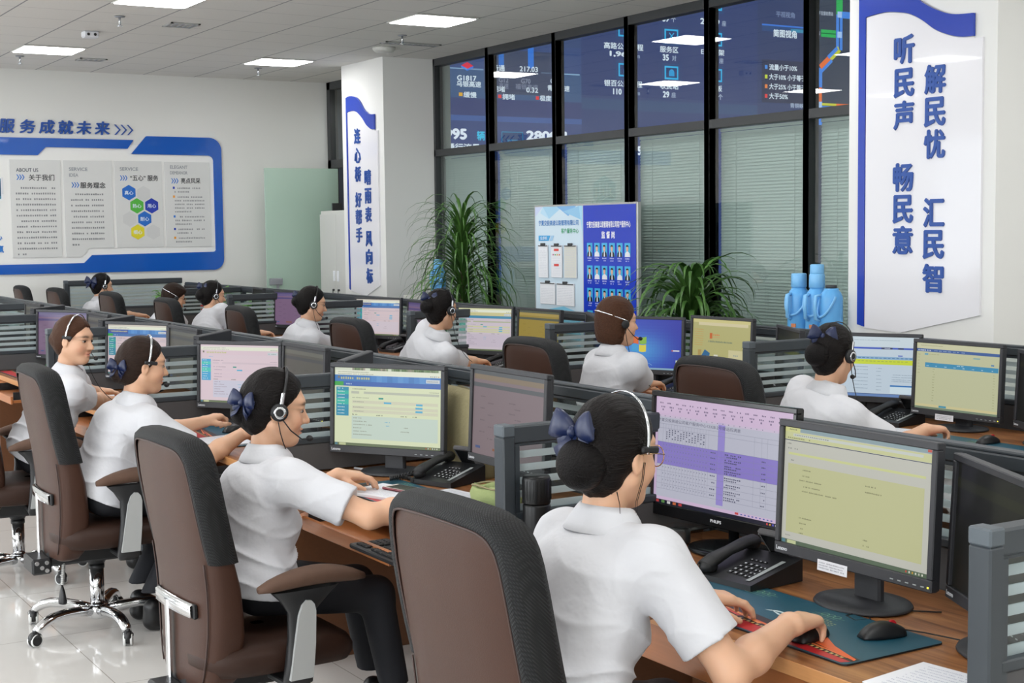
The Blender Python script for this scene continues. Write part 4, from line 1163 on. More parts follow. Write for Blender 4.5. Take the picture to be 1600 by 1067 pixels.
def scr_form(S, warm='#c6c794'):
    """pale yellow form page"""
    S.r(0, 0, 1, 1, '#c8c8bc', 0); S.r(0, 0, 1, 0.035, '#8fa6ac', 1); S.r(0, 0, 0.11, 0.04, '#d6d890', 2); S.d(0.02, 0.012, 0.07, 0.012, '#8a8c60', 3, 6)
    S.r(0, 0.04, 1, 0.105, '#cfd29a', 1); S.r(0.06, 0.052, 0.94, 0.075, '#cfd4cc', 2); S.d(0.07, 0.057, 0.25, 0.010, '#8f9484', 3, 18); S.d(0.02, 0.085, 0.17, 0.011, '#8a8c5a', 3, 12); S.r(0.965, 0.004, 0.99, 0.024, '#cc4a36', 3)
    S.r(0, 0.108, 1, 0.114, '#26324f', 2); S.d(0.02, 0.135, 0.03, 0.012, '#8a8c84', 3, 3); S.d(0.025, 0.175, 0.08, 0.012, '#9a9c94', 3, 5)
    S.r(0.03, 0.215, 0.96, 0.235, '#d2d794', 2); S.d(0.05, 0.275, 0.025, 0.012, '#80827a', 3, 3)
    S.r(0.03, 0.31, 0.955, 0.90, warm, 2)
    for u, v, w in ((0.14, 0.345, 0.06), (0.14, 0.395, 0.06), (0.12, 0.435, 0.16), (0.15, 0.485, 0.12), (0.14, 0.525, 0.25), (0.58, 0.375, 0.07), (0.58, 0.425, 0.11), (0.125, 0.755, 0.10), (0.13, 0.80, 0.05), (0.14, 0.845, 0.02), (0.13, 0.885, 0.03), (0.58, 0.815, 0.03), (0.58, 0.86, 0.05)): S.d(u, v, w, 0.011, '#7d7e58', 3)
    S.d(0.03, 0.925, 0.04, 0.010, '#8f918a', 3, 4)
    taskbar(S, '#54684f')
def scr_white(S):
    S.r(0, 0, 1, 1, '#cbdbe8', 0); S.r(0, 0, 1, 0.16, '#d3e2ea', 1); S.d(0.30, 0.05, 0.5, 0.012, '#9ab0bc', 3); S.r(0.1, 0.175, 1, 0.205, '#3f5cc4', 2); S.r(0.60, 0.175, 0.72, 0.205, '#22305f', 3); S.d(0.62, 0.183, 0.08, 0.014, '#d0d8f0', 4, 5); S.r(0.78, 0.178, 0.84, 0.203, '#22305f', 3)
    S.r(0.1, 0.33, 1, 0.375, '#8fb6d8', 2); S.r(0.1, 0.378, 1, 0.46, '#d3e23c', 2); S.r(0.78, 0.30, 0.83, 0.318, '#4a68c8', 3); S.d(0.30, 0.345, 0.65, 0.014, '#4f7ca8', 4, 14); S.d(0.3, 0.40, 0.6, 0.014, '#a9b850', 4, 14)
    for v in (0.50, 0.55, 0.62, 0.68, 0.74, 0.80, 0.86): S.d(0.30, v, 0.16, 0.012, '#8fa2b4', 3); S.d(0.55, v+0.02, 0.06, 0.012, '#8fa2b4', 3)
    for v in (0.62, 0.66, 0.70, 0.73): S.d(0.72, v, 0.26, 0.012, '#8fa2b4', 3)
    S.r(0.70, 0.80, 1, 0.825, '#2e78c0', 2); S.r(0.70, 0.825, 1, 0.94, '#d9ecf6', 2); S.r(0.94, 0.91, 1, 0.925, '#6cb4e0', 3); S.r(0.0, 0.95, 1, 1, '#6f8fc4', 2); S.r(0, 0.95, 1, 0.957, '#28406a', 3)
def scr_list(S):
    S.r(0, 0, 1, 1, '#c9cba4', 0); S.r(0, 0, 1, 0.085, '#d3d2ac', 1); S.d(0.04, 0.03, 0.3, 0.012, '#a8a880', 3); S.r(0, 0.085, 1, 0.130, '#3b5f9e', 2); S.d(0.02, 0.10, 0.16, 0.02, '#c8d4e8', 3, 10)
    for i in range(7): S.d(0.22+i*0.055, 0.10, 0.04, 0.016, '#9fb4d4', 3, 3)
    S.r(0.10, 0.155, 0.145, 0.18, '#64a8c4', 3); S.d(0.16, 0.16, 0.12, 0.012, '#a0a278', 3); S.r(0.69, 0.17, 0.77, 0.19, '#86b0b4', 3)
    for i in range(7): S.d(0.02, 0.17+i*0.047, 0.03, 0.012, '#a4a67c', 3, 3)
    S.r(0.11, 0.295, 0.985, 0.365, '#3f94bc', 2)
    for i in range(8): S.d(0.13+i*0.11, 0.335, 0.03, 0.014, '#bfe0ec', 3, 3)
    S.d(0.50, 0.305, 0.08, 0.014, '#bfe0ec', 3); S.r(0.90, 0.25, 0.935, 0.272, '#4f86b8', 3)
    for i in range(13): S.d(0.21, 0.385+i*0.04, 0.025, 0.010, '#90936a', 3, 2); S.d(0.93, 0.40+i*0.04, 0.025, 0.010, '#a4a67c', 3, 2)
    S.r(0.01, 0.93, 0.99, 0.965, '#d8cf9c', 2); S.r(0.30, 0.935, 0.39, 0.965, '#4f9cb4', 3); S.r(0, 0.97, 1, 1, '#7f9078', 2)
def scr_desktop(S):
    """blue desktop with the four-coloured window emblem in a glow"""
    N_ = 26
    for i in range(N_):
        for j in range(16):
            u, v = (i+0.5)/N_, (j+0.5)/16; dd = math.exp(-(((u-0.42)/0.42)**2+((v-0.62)/0.36)**2))
            r_, g_, b_ = 52+dd*30, 78+dd*88-20*u, 196+dd*40-24*u
            S.r(i/N_, j/16, (i+1)/N_, (j+1)/16, '#%02x%02x%02x' % (int(r_), int(g_), int(b_)), 0)
    def pane(u0, u1, v0, v1, col):
        pts = []
        w, h = S.w, S.h
        for k in range(9):
            u = u0+(u1-u0)*k/8; pts.append(((u-0.5)*w, (0.5-(v0+0.016*math.sin((u-0.38)*26)))*h))
        for k in range(9):
            u = u1+(u0-u1)*k/8; pts.append(((u-0.5)*w, (0.5-(v1+0.016*math.sin((u-0.38)*26)))*h))
        S.p.poly(pts[::-1], C(col), 2)
    pane(0.30, 0.385, 0.36, 0.50, '#e2713a'); pane(0.40, 0.50, 0.345, 0.485, '#8fc04a'); pane(0.29, 0.378, 0.515, 0.655, '#4aa8e0'); pane(0.392, 0.495, 0.50, 0.64, '#e8d84a')
    for k in range(12):
        a, b_ = math.pi*(0.25+0.5*k/12), math.pi*(0.25+0.5*(k+1)/12)
        f = lambda t, r: ((0.46+0.17*r*math.cos(t)-0.5)*S.w, (0.5-(1.05-0.19*r*math.sin(t)))*S.h)
        S.p.poly([f(a, 1.0), f(a, 1.03), f(b_, 1.03), f(b_, 1.0)], C('#9fd4f4'), 2)
    S.r(0.86, 0.60, 0.97, 0.625, '#e8e8f0', 3); S.r(0.86, 0.60, 0.88, 0.625, '#d06050', 4); S.r(0.92, 0.80, 0.96, 0.86, '#d8e4d0', 3); S.r(0, 0.965, 1, 1, '#8fb4cc', 2)
def scr_yellow(S):
    S.r(0, 0, 1, 1, '#bdb87a', 0); S.r(0, 0, 1, 0.06, '#d8cf8c', 1); S.r(0.10, 0.055, 0.95, 0.11, '#ddd2a8', 2); S.r(0.30, 0.24, 0.345, 0.34, '#cf6a2e', 3); S.t('M', 0.345, 0.25, 0.08, '#d87a44', 3) if False else None
    S.d(0.36, 0.255, 0.12, 0.03, '#d88a50', 3, 4); S.d(0.36, 0.305, 0.12, 0.02, '#d0a070', 3, 5); S.d(0.28, 0.375, 0.42, 0.03, '#7c8a70', 3, 17)
    for i in range(8): S.d(0.03, 0.18+i*0.04, 0.16, 0.012, '#d09a50', 3)
    S.p.poly([((0.14-0.5)*S.w, (0.5-0.70)*S.h), ((0.29-0.5)*S.w, (0.5-0.76)*S.h), ((0.31-0.5)*S.w, (0.5-0.60)*S.h), ((0.22-0.5)*S.w, (0.5-0.54)*S.h)], C('#2f6a98'), 3)
    S.p.poly([((0.12-0.5)*S.w, (0.5-0.74)*S.h), ((0.30-0.5)*S.w, (0.5-0.80)*S.h), ((0.34-0.5)*S.w, (0.5-0.77)*S.h), ((0.20-0.5)*S.w, (0.5-0.70)*S.h)], C('#3f8f98'), 3)
    S.r(0.38, 0.62, 0.45, 0.74, '#e4e4d4', 3); S.r(0.10, 0.55, 0.16, 0.66, '#b49a5a', 3); S.r(0.63, 0.52, 0.89, 0.90, '#d6cfa0', 2); S.d(0.72, 0.60, 0.08, 0.02, '#7a94a0', 3, 3)
    for i in range(3): S.d(0.67, 0.70+i*0.06, 0.16, 0.014, '#b4a860', 3)
def scr_olive(S): scr_plain(S, '#a18c3e', '#b09a52', '#8a763a', '#5a5f50')
def scr_dusk(S): scr_plain(S, '#86767a', '#8a7a64', '#6a5c62', '#5c6062')
def scr_dark(S): S.r(0, 0, 1, 1, '#1d1e12', 0); S.r(0, 0.12, 1, 0.2, '#33361c', 1); S.r(0, 0.34, 1, 0.42, '#101108', 1); S.r(0.2, 0.60, 0.8, 0.9, '#20281a', 1)
def scr_grey(S): scr_plain(S, '#59574e', '#6a6a60', '#4a4a44', '#4a4c4c')
def scr_pink(S): scr_portal(S, bg='#e8d2da', head='#e6cfd8', head2='#e6d2da', panel='#d6d4e4', bar='#ddc9d2', side=('#46aede', '#46cfc4'), top='#e9d6dc', photo=False, line='#a894a4', stripe='#e6d0da', banner=False)
def scr_pinkblue(S): scr_portal(S, bg='#e0ccd0', head='#3f5cb0', head2='#4a78b4', panel='#dccfd8', bar='#cfc0c8', side=('#3a90a8', '#3aa8a0'), top='#dcd4c8', photo=False, line='#a09098', stripe='#dccad0')
def scr_teal(S): scr_portal(S, bg='#d8ccd6', head='#d6cf98', head2='#4590b4', panel='#d2c6d4', bar='#b8bca0', side=('#3aa090', '#3aa090'), top='#dfe0b0', photo=False, line='#a49aa4', stripe='#d8d6b0', banner=False)
def scr_lilac(S): scr_plain(S, '#7d6280', '#6a5a88', '#5a4a60', '#54487a')

SCREENS = {}
def monitor(label, x, y, yaw, draw, brand='Lenovo', w=0.51, h=0.355, z0=0.815, mname='screen', black=False, stand_back=0.07, tilt=0.05, sticker=False, group='monitors on the desks'):
    """faces -X when yaw = 0; origin on the desk top under the stand"""
    t = thing('monitor', label, 'monitor', (x+0.0, y, 0.752), yaw, group)
    body = 'monitor_black' if black else 'monitor_plastic'
    T = Matrix.Rotation(tilt, 4, 'Y'); T.translation = Vector((0, 0, z0+h/2-0.752))
    bz, bb = (0.018, 0.030) if not black else (0.016, 0.036)
    m = MB()
    iw0, iw1, ih0, ih1 = -w/2+bz, w/2-bz, -h/2+bb, h/2-bz
    # frame as four bars plus the shallow back
    for a in ((-w/2, -h/2, w/2, ih0), (-w/2, ih1, w/2, h/2), (-w/2, ih0, iw0, ih1), (iw1, ih0, w/2, ih1)):
        m.box(-0.010, a[0], a[1], 0.012, a[2], a[3], 0.0025, 0, T)
    m.box(0.004, -w/2+0.001, -h/2+0.001, 0.022, w/2-0.001, h/2-0.001, 0.004, 0, T); m.box(0.02, -w*0.33, -h*0.34, 0.046, w*0.33, h*0.30, 0.012, 0, T)
    bd = m.build('casing', body, t)
    pw, ph = iw1-iw0, ih1-ih0
    S = Screen(pw, ph); st0 = random.getstate(); random.seed(hash(draw.__name__) % 1000 if False else len(draw.__name__)*7); draw(S); random.setstate(st0)
    TS = T @ Matrix.Translation((-0.0015, (iw0+iw1)/2, (ih0+ih1)/2))
    P_ = S.p; P_.v = [tuple(TS @ Vector(v)) for v in P_.v]
    P_.build('screen', mname, t, colors=True)
    # brand word on the lower left of the frame, keys on the lower right
    m = MB()
    if brand:
        tw, th = (0.040, 0.0105) if brand == 'Lenovo' else (0.044, 0.0085)
        u0 = w/2-0.010 if brand == 'Lenovo' else 0.022
        cz = -h/2+bb/2-th/2
        text_mesh(m, brand, lambda u, v, d: tuple(T @ Vector((-0.0102-d, u0-u, cz+v))), th, 0.0006, 0.03, 0, 'L', tw)
        m.build('brand_lettering', 'key_white', bd)
    m = MB()
    for i in range(5): m.box(-0.0115, -w/2+0.022+i*0.024, -h/2+0.010, -0.0095, -w/2+0.032+i*0.024, -h/2+0.0125, 0.0, 0, T)
    m.box(-0.0115, -w/2+0.008, -h/2+0.010, -0.0095, -w/2+0.012, -h/2+0.014, 0.0, 1, T)
    m.build('control_keys', ['strip_grey', 'led_yellow'], bd)
    if sticker:
        m = Print((0, 0, 0), (0, -1, 0), (0, 0, 1), 0.0004); m.rect(-0.105, -h/2-0.016, -0.005 if False else -0.0, -h/2+0.012, C('#e6e6ea'), 1)
        for i in range(3): m.dashes(-0.099, -h/2+0.003-i*0.0065, 0.09, 0.0035, C('#a6a6ae'), 2, 20)
        m.v = [tuple(T @ (Vector(v)+Vector((-0.0105, 0, 0)))) for v in m.v]
        part(m.build('paper_sticker', 'print', t, colors=True), 'white paper note taped to the lower frame')
    m = MB()
    if black: m.cyl((0.055, 0, 0.006), (0.05, 0, z0-0.752+h*0.35), 0.016, 0.014, 16)
    else: m.box(0.045, -0.045, 0.008, 0.068, 0.045, z0-0.752+h*0.45, 0.006)
    m.build('stand_neck', body, t)
    m = MB(); m.lathe([(0.128, 0.0), (0.132, 0.003), (0.128, 0.009), (0.09, 0.013), (0.0, 0.015)], (0.035, 0, 0.0), 40, 0, sx=0.86, sy=1.0); m.build('stand_base', body, t)
    return t

def desk(label, y0, y1, x0=2.13, x1=2.88, group='desks', tray=True):
    t = thing('desk', label, 'desk', (x0, (y0+y1)/2, 0), 0, group)
    W = (y1-y0)/2-0.030; D = x1-x0
    m = MB(); m.box(0, -W, 0.722, D, W, 0.75, 0.003); m.build('desk_top', 'desk_wood', t)
    m = MB(); m.box(-0.004, -W, 0.718, 0.0, W, 0.751, 0.001); m.build('edge_band', 'desk_edge', t)
    for s in (1, -1):
        m = MB(); m.box(0.04, s*(W-0.03), 0.0, D-0.02, s*(W-0.005), 0.722, 0.002); m.build('side_panel', 'panel_wood', t)
    m = MB(); m.box(D-0.12, -W+0.03, 0.25, D-0.10, W-0.03, 0.722); m.build('modesty_panel', 'panel_wood', t)
    # keyboard tray pulled out from under the top
    if tray:
        m = MB(); m.box(-0.12, -0.36, 0.652, 0.30, 0.30, 0.670, 0.002); m.box(-0.135, -0.37, 0.646, -0.120, 0.31, 0.695, 0.003)
        tr = m.build('keyboard_tray', 'drawer_wood', t)
        m = MB(); m.box(-0.1, 0.33, 0.66, 0.40, 0.60, 0.715, 0.003); m.build('drawer', 'drawer_wood', t)
        for a_ in (-0.358, 0.292):
            m = MB(); m.box(-0.115, a_, 0.671, 0.30, a_+0.006, 0.72); m.build('tray_runner', 'black_plastic', tr)
    else:
        m = MB(); m.box(0.015, -W+0.03, 0.615, 0.035, W-0.03, 0.716, 0.003); m.build('drawer_front', 'drawer_wood', t)
    return t
def partition(label, y0, y1, x=2.906, top=1.14, group='back partitions'):
    t = thing('desk_partition', label, 'partition', (x, (y0+y1)/2, 0), 0, group)
    W = (y1-y0)/2-0.002
    m = MB(); m.box(-0.027, -W, top-0.050, 0.027, W, top-0.012, 0.004); m.box(-0.022, -W, top-0.014, 0.022, W, top-0.002, 0.004); m.build('top_rail', 'rail_grey', t)
    m = MB(); m.box(-0.022, -W, top-0.062, 0.022, W, top-0.050, 0.002); m.box(-0.024, -W, 0.862, 0.024, W, 0.885, 0.003); m.build('mid_rail', 'rail_grey', t)
    m = MB(); m.box(-0.0025, -W+0.01, 0.885, 0.0025, W-0.01, top-0.062); m.build('glass_pane', 'striped_glass', t)
    m = MB(); m.box(-0.019, -W, 0.08, 0.019, W, 0.862, 0.003); m.build('lower_panel', 'panel_dark', t)
    for s in (1, -1):
        m = MB(); m.box(-0.024, s*(W-0.022), 0.0, 0.024, s*W, top-0.05, 0.003); m.build('post', 'rail_grey', t)
    return t
def divider(label, y, x0=2.105, x1=2.878, top=1.14, group='side dividers', white=False):
    t = thing('desk_divider', label, 'partition', (x0, y, 0), 0, group)
    L = x1-x0
    m = MB(); m.box(0.03, -0.024, top-0.056, L, 0.024, top-0.004, 0.005); m.box(0.03, -0.018, top-0.064, L, 0.018, top-0.055, 0.002); m.build('top_rail', 'rail_grey', t)
    m = MB(); m.box(0.0, -0.027, 0.0, 0.040, 0.027, top-0.035, 0.004); m.box(0.042, -0.020, 0.76, 0.060, 0.020, top-0.06, 0.002); m.build('end_post', 'rail_grey', t)
    m = MB(); m.box(-0.001, -0.0275, top-0.035, 0.041, 0.0275, top, 0.004); m.build('post_cap', 'rail_cap', t)
    m = MB(); m.box(0.055, -0.0025, 0.885, L-0.004, 0.0025, top-0.062); m.build('glass_pane', 'cabinet_white' if white else 'striped_glass', t)
    m = MB(); m.box(0.04, -0.022, 0.862, L, 0.022, 0.885, 0.003); m.build('mid_rail', 'rail_grey', t)
    m = MB(); m.box(0.04, -0.018, 0.753, L, 0.018, 0.862, 0.003); m.build('lower_panel', 'panel_dark', t)
    return t

def desk_phone(label, x, y, rot, cord=True):
    """origin at base; the user sits towards -x, keys slope up to +x"""
    t = thing('desk_phone', label, 'telephone', (x, y, 0.752), rot, 'desk telephones')
    S_ = lambda u: 0.020+0.055*u
    m = MB()
    m.add([(-0.10, -0.10, 0), (-0.10, 0.10, 0), (0.10, 0.10, 0), (0.10, -0.10, 0), (-0.10, -0.10, 0.018), (-0.10, 0.10, 0.018), (0.10, 0.10, 0.060), (0.10, -0.10, 0.060)],
          [(0, 1, 2, 3), (4, 7, 6, 5), (0, 4, 5, 1), (1, 5, 6, 2), (2, 6, 7, 3), (3, 7, 4, 0)])
    m.build('base', 'black_plastic', t)
    sl = 0.042/0.20
    def on(u, v, d=0): return (u-sl*d*0.9, v, 0.018+(u+0.10)*sl+d)
    m = MB()
    def key(u, v, a, b, d, mi):
        V = [on(u-a, v-b, d), on(u-a, v+b, d), on(u+a, v+b, d), on(u+a, v-b, d)]
        W = [on(u-a, v-b, 0), on(u-a, v+b, 0), on(u+a, v+b, 0), on(u+a, v-b, 0)]
        m.add(W+V, [(4, 7, 6, 5), (0, 4, 5, 1), (1, 5, 6, 2), (2, 6, 7, 3), (3, 7, 4, 0)], mi)
    for i in range(4):
        for j in range(3): key(-0.055+i*0.020, 0.015-j*0.020, 0.007, 0.007, 0.003, 0); key(-0.055+i*0.020, 0.015-j*0.020, 0.002, 0.003, 0.0035, 1)
    for j in range(4): key(0.032, 0.018-j*0.016, 0.004, 0.005, 0.003, 0); key(0.032, 0.018-j*0.016, 0.0015, 0.002, 0.0035, 1)
    for i in range(4):
        for j in range(2): key(-0.06+i*0.020, -0.045-j*0.014, 0.005, 0.005, 0.003, 0); key(-0.06+i*0.020, -0.045-j*0.014, 0.0018, 0.002, 0.0035, 1)
    m.build('keypad', ['black_soft', 'key_white'], t)
    m = MB(); V = [on(-0.08, -0.078, 0.002), on(-0.08, -0.064, 0.002), on(0.06, -0.064, 0.002), on(0.06, -0.078, 0.002)]; m.add(V, [(0, 3, 2, 1)]); m.build('label_strip', 'strip_grey', t)
    # tilted display
    Md = Matrix.Translation((0.085, -0.03, 0.090)) @ Matrix.Rotation(math.radians(-38), 4, 'Y')
    m = MB(); m.box(-0.006, -0.055, -0.045, 0.012, 0.055, 0.045, 0.005, 0, Md); ds = m.build('display_unit', 'grey_plastic' if False else 'panel_dark', t)
    m = MB(); m.box(-0.0072, -0.020, -0.034, -0.006, 0.044, 0.034, 0.0, 0, Md); m.build('display', 'monitor_black', ds)
    # handset resting on its left side
    m = MB(); pts = [(-0.090, 0.075, 0.040), (-0.06, 0.075, 0.052), (0.0, 0.075, 0.068), (0.06, 0.075, 0.080), (0.10, 0.075, 0.082)]
    m.tube(pts, [0.016, 0.017, 0.013, 0.015, 0.017], 12, 0, flat=1.6)
    m.ellipsoid((-0.078, 0.075, 0.036), (0.027, 0.026, 0.018), 14, 8); m.ellipsoid((0.088, 0.075, 0.076), (0.027, 0.026, 0.018), 14, 8)
    hs = m.build('handset', 'black_soft', t)
    if cord:
        m = MB(); pts = []
        for k in range(240):
            u = k/239; a = u*30*2*math.pi
            bx = -0.10-0.02*math.sin(u*math.pi)-0.035*math.sin(u*2*math.pi); by = 0.085+0.085*math.sin(u*math.pi); bz_ = 0.012+0.03*(1-u)**4
            pts.append((bx+0.006*math.cos(a)*0.7, by+0.006*math.cos(a)*0.7, max(0.002, bz_+0.007*math.sin(a))))
        m.tube(pts, 0.0022, 6); m.build('coiled_cord', 'cord_black', t)
    return t
def mouse(label, x, y, rot, cable=None):
    t = thing('computer_mouse', label, 'mouse', (x, y, 0.756), rot, 'computer mice')
    m = MB(); rows = []
    for i in range(13):
        u = i/12; L = -0.056+0.112*u; wd = 0.031*(math.sin(math.pi*(0.06+0.88*u))**0.42)*(1-0.10*math.sin(math.pi*u)); ht = 0.036*(math.sin(math.pi*(0.05+0.85*(u**0.85)))**0.7)
        rows.append([(L, wd*math.cos(a), max(0.0, ht*math.sin(a))) for a in [math.pi*k/14 for k in range(15)]]+[(L, -wd*0.9, 0), (L, wd*0.9, 0)])
    m.grid(rows, closed=True); n = 17; m.f.append(list(range(n))[::-1]); m.m.append(0); m.sm.append(True); m.c.append(None); nn = len(m.v); m.f.append(list(range(nn-n, nn))); m.m.append(0); m.sm.append(True); m.c.append(None)
    m.build('shell', 'black_plastic', t)
    m = MB(); m.lathe([(0.010, -0.003), (0.0105, 0), (0.010, 0.003)], (0.026, 0, 0.026), 14, 0, (0, 1, 0)); m.build('scroll_wheel', 'red_plastic', t)
    if cable:
        m = MB(); m.tube(cable, 0.0018, 6); m.build('cable', 'cord_black', t)
    return t
def keyboard(label, x, y, rot=0, z=0.671):
    t = thing('keyboard', label, 'keyboard', (x, y, z), rot, 'keyboards on the trays')
    m = MB(); m.box(-0.07, -0.22, 0.0, 0.07, 0.22, 0.016, 0.004); m.build('case', 'black_plastic', t)
    m = MB()
    for i in range(5):
        for j in range(15): m.box(-0.058+i*0.0225, -0.205+j*0.0195, 0.015, -0.040+i*0.0225, -0.188+j*0.0195, 0.022, 0.002)
    m.build('keys', 'black_soft', t)
    m = MB()
    for i in range(5):
        for j in range(4): m.box(-0.058+i*0.0225, 0.115+j*0.0195, 0.015, -0.040+i*0.0225, 0.132+j*0.0195, 0.022, 0.002)
    m.build('number_pad', 'black_soft', t)
    return t
# ------------------------------------------------------------------ room shell
def shell(name, m, *boxes):
    b = MB()
    for q in boxes: b.box(*q)
    return struct(b.build(name, m))
XW = ROOM_X1
shell('floor', 'floor_tile', (ROOM_X0, ROOM_Y0, -0.1, XW+0.05, ROOM_Y1, 0.0))
shell('ceiling', 'ceiling_tile', (ROOM_X0, ROOM_Y0, CEIL, XW+0.05, ROOM_Y1, CEIL+0.1))
shell('wall_far', 'wall_paint', (ROOM_X0, ROOM_Y1, 0, XW+0.02, ROOM_Y1+0.12, CEIL))
shell('wall_near', 'wall_paint', (ROOM_X0, ROOM_Y0-0.12, 0, XW+0.3, ROOM_Y0, CEIL))
# street side: tall windows between piers
pier = [(ROOM_X0-0.25, ROOM_Y0, 0, ROOM_X0, ROOM_Y1, 0.75), (ROOM_X0-0.25, ROOM_Y0, 3.05, ROOM_X0, ROOM_Y1, CEIL)]
yy = ROOM_Y0
for i in range(5):
    c0 = -0.5+4.2*i; pier.append((ROOM_X0-0.25, yy, 0.75, ROOM_X0, min(c0-1.4, ROOM_Y1), 3.05)); yy = c0+1.4
pier.append((ROOM_X0-0.25, min(yy, ROOM_Y1-0.01), 0.75, ROOM_X0, ROOM_Y1, 3.05))
shell('wall_left', 'wall_paint', *pier)
shell('wall_right', 'wall_paint', (XW+0.0, ROOM_Y0, 0, XW+0.12, 5.80, CEIL))
for nm, x0, y0, x1, y1 in (('pillar', 6.82, 5.746, 7.62, 6.932), ('pillar', 6.82, 13.68, 7.62, 14.70)):
    shell(nm, 'pillar_paint', (x0, y0, 0, x1, y1, CEIL))
# glazed wall to the control room
MULL = [6.932, 7.973, 9.115, 10.199, 11.339, 12.556, 13.68]
for i in range(6):
    y0, y1 = MULL[i], MULL[i+1]
    w = bpy.data.objects.new('window_%d' % (i+1), None); COL.objects.link(w); w.location = (XW, (y0+y1)/2, 0); struct(w)
    H = (y1-y0)/2
    m = MB()
    for s in (-1, 1): m.box(-0.04, s*H-0.032, 0.06, 0.06, s*H+0.032, CEIL, 0.002)
    m.box(-0.04, -H, CEIL-0.075, 0.06, H, CEIL); m.box(-0.04, -H, 2.475, 0.06, H, 2.545, 0.002); m.box(-0.04, -H, 0.0, 0.06, H, 0.10)
    struct(m.build('window_frame', 'frame_black', w))
    for z0, z1 in ((2.545, CEIL-0.075), (0.10, 2.475)):
        m = MB(); m.box(-0.006, -H+0.03, z0, 0.006, H-0.03, z1); struct(m.build('window_pane', 'window_glass', w))
# door opening beyond the pillar
w = bpy.data.objects.new('door_1', None); COL.objects.link(w); w.location = (XW, 15.55, 0); struct(w)
m = MB(); m.box(-0.04, 0.77, 0, 0.06, 0.86, CEIL); m.box(-0.04, -0.85, CEIL-0.09, 0.06, 0.86, CEIL); m.box(-0.04, -0.85, 2.46, 0.06, 0.86, 2.56); m.box(-0.04, -0.86, 0, 0.06, -0.80, CEIL)
struct(m.build('door_frame', 'frame_black', w))
m = MB(); m.box(-0.005, -0.80, 2.56, 0.005, 0.77, CEIL-0.09); struct(m.build('door_transom_pane', 'window_glass', w))
# control room behind the glass
shell('wall_beyond_far', 'dark_room', (XW+0.06, 16.45, 0, 18.2, 16.6, 6.4))
shell('wall_beyond_side', 'dark_room', (18.2, 2.0, 0, 18.35, 16.6, 6.4))
shell('wall_beyond_near', 'dark_room', (XW+0.12, 1.9, 0, 18.2, 2.0, 6.4))
shell('wall_beyond_upper', 'dark_room', (XW+0.02, 2.0, CEIL+0.1, XW+0.1, 16.45, 6.4))
shell('ceiling_beyond', 'dark_room', (XW+0.02, 1.9, 6.4, 18.35, 16.6, 6.5))
shell('floor_beyond', 'dark_room', (XW+0.06, 1.9, -0.1, 18.35, 16.6, 0.0))
shell('wall_corridor', 'brown_room', (XW+0.35, 14.6, 0, XW+0.42, 16.45, 3.5))
shell('baseboard_far', 'tile_metal', (ROOM_X0, ROOM_Y1-0.012, 0, 6.9, ROOM_Y1, 0.10))

# venetian blinds in the lower panes
for i in range(6):
    y0, y1 = MULL[i]+0.045, MULL[i+1]-0.045
    m = MB(); n = 92
    for k in range(n):
        z = 0.14+k*0.0252
        m.add([(0.050, y0, z-0.0125), (0.0555, y0, z+0.0005), (0.059, y0, z+0.0132), (0.050, y1, z-0.0125), (0.0555, y1, z+0.0005), (0.059, y1, z+0.0132)], [(0, 1, 4, 3), (1, 2, 5, 4)], 0, True)
    o = m.build('venetian_blind', 'blind', None, (XW+0.02, 0, 0))
    tag(o, ['closed pale blind behind the pane beside the big white pillar sign', 'closed pale blind right of the lower plant, behind the blue flasks', 'closed pale blind behind the right half of the lower plant', 'closed pale blind behind the blue half of the notice board',
            'closed pale blind between the tall plant and the notice board', 'closed pale blind behind the tall left plant, next to the pillar'][i], 'blind', 'venetian blinds')
    m = MB(); m.box(0.045, y0, 2.45, 0.07, y1, 2.474, 0.002); m.build('head_rail', 'blind', o)
    m = MB()
    for f in (0.18, 0.82): m.box(0.0485, y0+(y1-y0)*f-0.002, 0.13, 0.0490, y0+(y1-y0)*f+0.002, 2.46)
    m.build('ladder_cord', 'blind', o)

# ------------------------------------------------------------------ ceiling fittings
def ceiling_light(label, x, y, group):
    t = thing('ceiling_light', label, 'light', (x, y, CEIL), 0, group)
    m = MB(); m.box(-0.298, -0.288, -0.012, 0.298, 0.288, -0.002, 0.003); m.build('light_frame', 'cabinet_white', t)
    m = MB()
    r = 0.03; pts = []
    for cx, cy, a0 in ((0.285-r, 0.275-r, 0), (-0.285+r, 0.275-r, 90), (-0.285+r, -0.275+r, 180), (0.285-r, -0.275+r, 270)):
        for k in range(5): a = math.radians(a0+22.5*k); pts.append((cx+r*math.cos(a), cy+r*math.sin(a)))
    m.add([(u, v, -0.014) for u, v in pts], [tuple(range(len(pts)))[::-1]])
    m.build('diffuser', 'lamp_panel', t)
    return t
LL = {(1, 0): 'bright square ceiling light at the upper left, near the poster wall', (2, 0): 'bright square ceiling light in front of the white pillar, near the poster wall',
      (1, 1): 'bright square ceiling light cut by the top edge of the picture', (2, 1): 'bright square ceiling light beside the glazed wall, above the slatted vent'}
for i, x in enumerate((1.23, 3.63, 6.03)):
    for j, y in enumerate((14.57, 11.12, 7.6, 4.1, 0.6, -2.2)):
        ceiling_light(LL.get((i, j), 'square ceiling light out of view along the room'), x, y, 'square ceiling lights' if (i, j) in LL else 'ceiling lights out of view')
for y in (14.57, 11.12, 7.6, 4.1, 0.6, -2.2):
    ceiling_light('square ceiling light out of view along the room', -1.6, y, 'ceiling lights out of view')
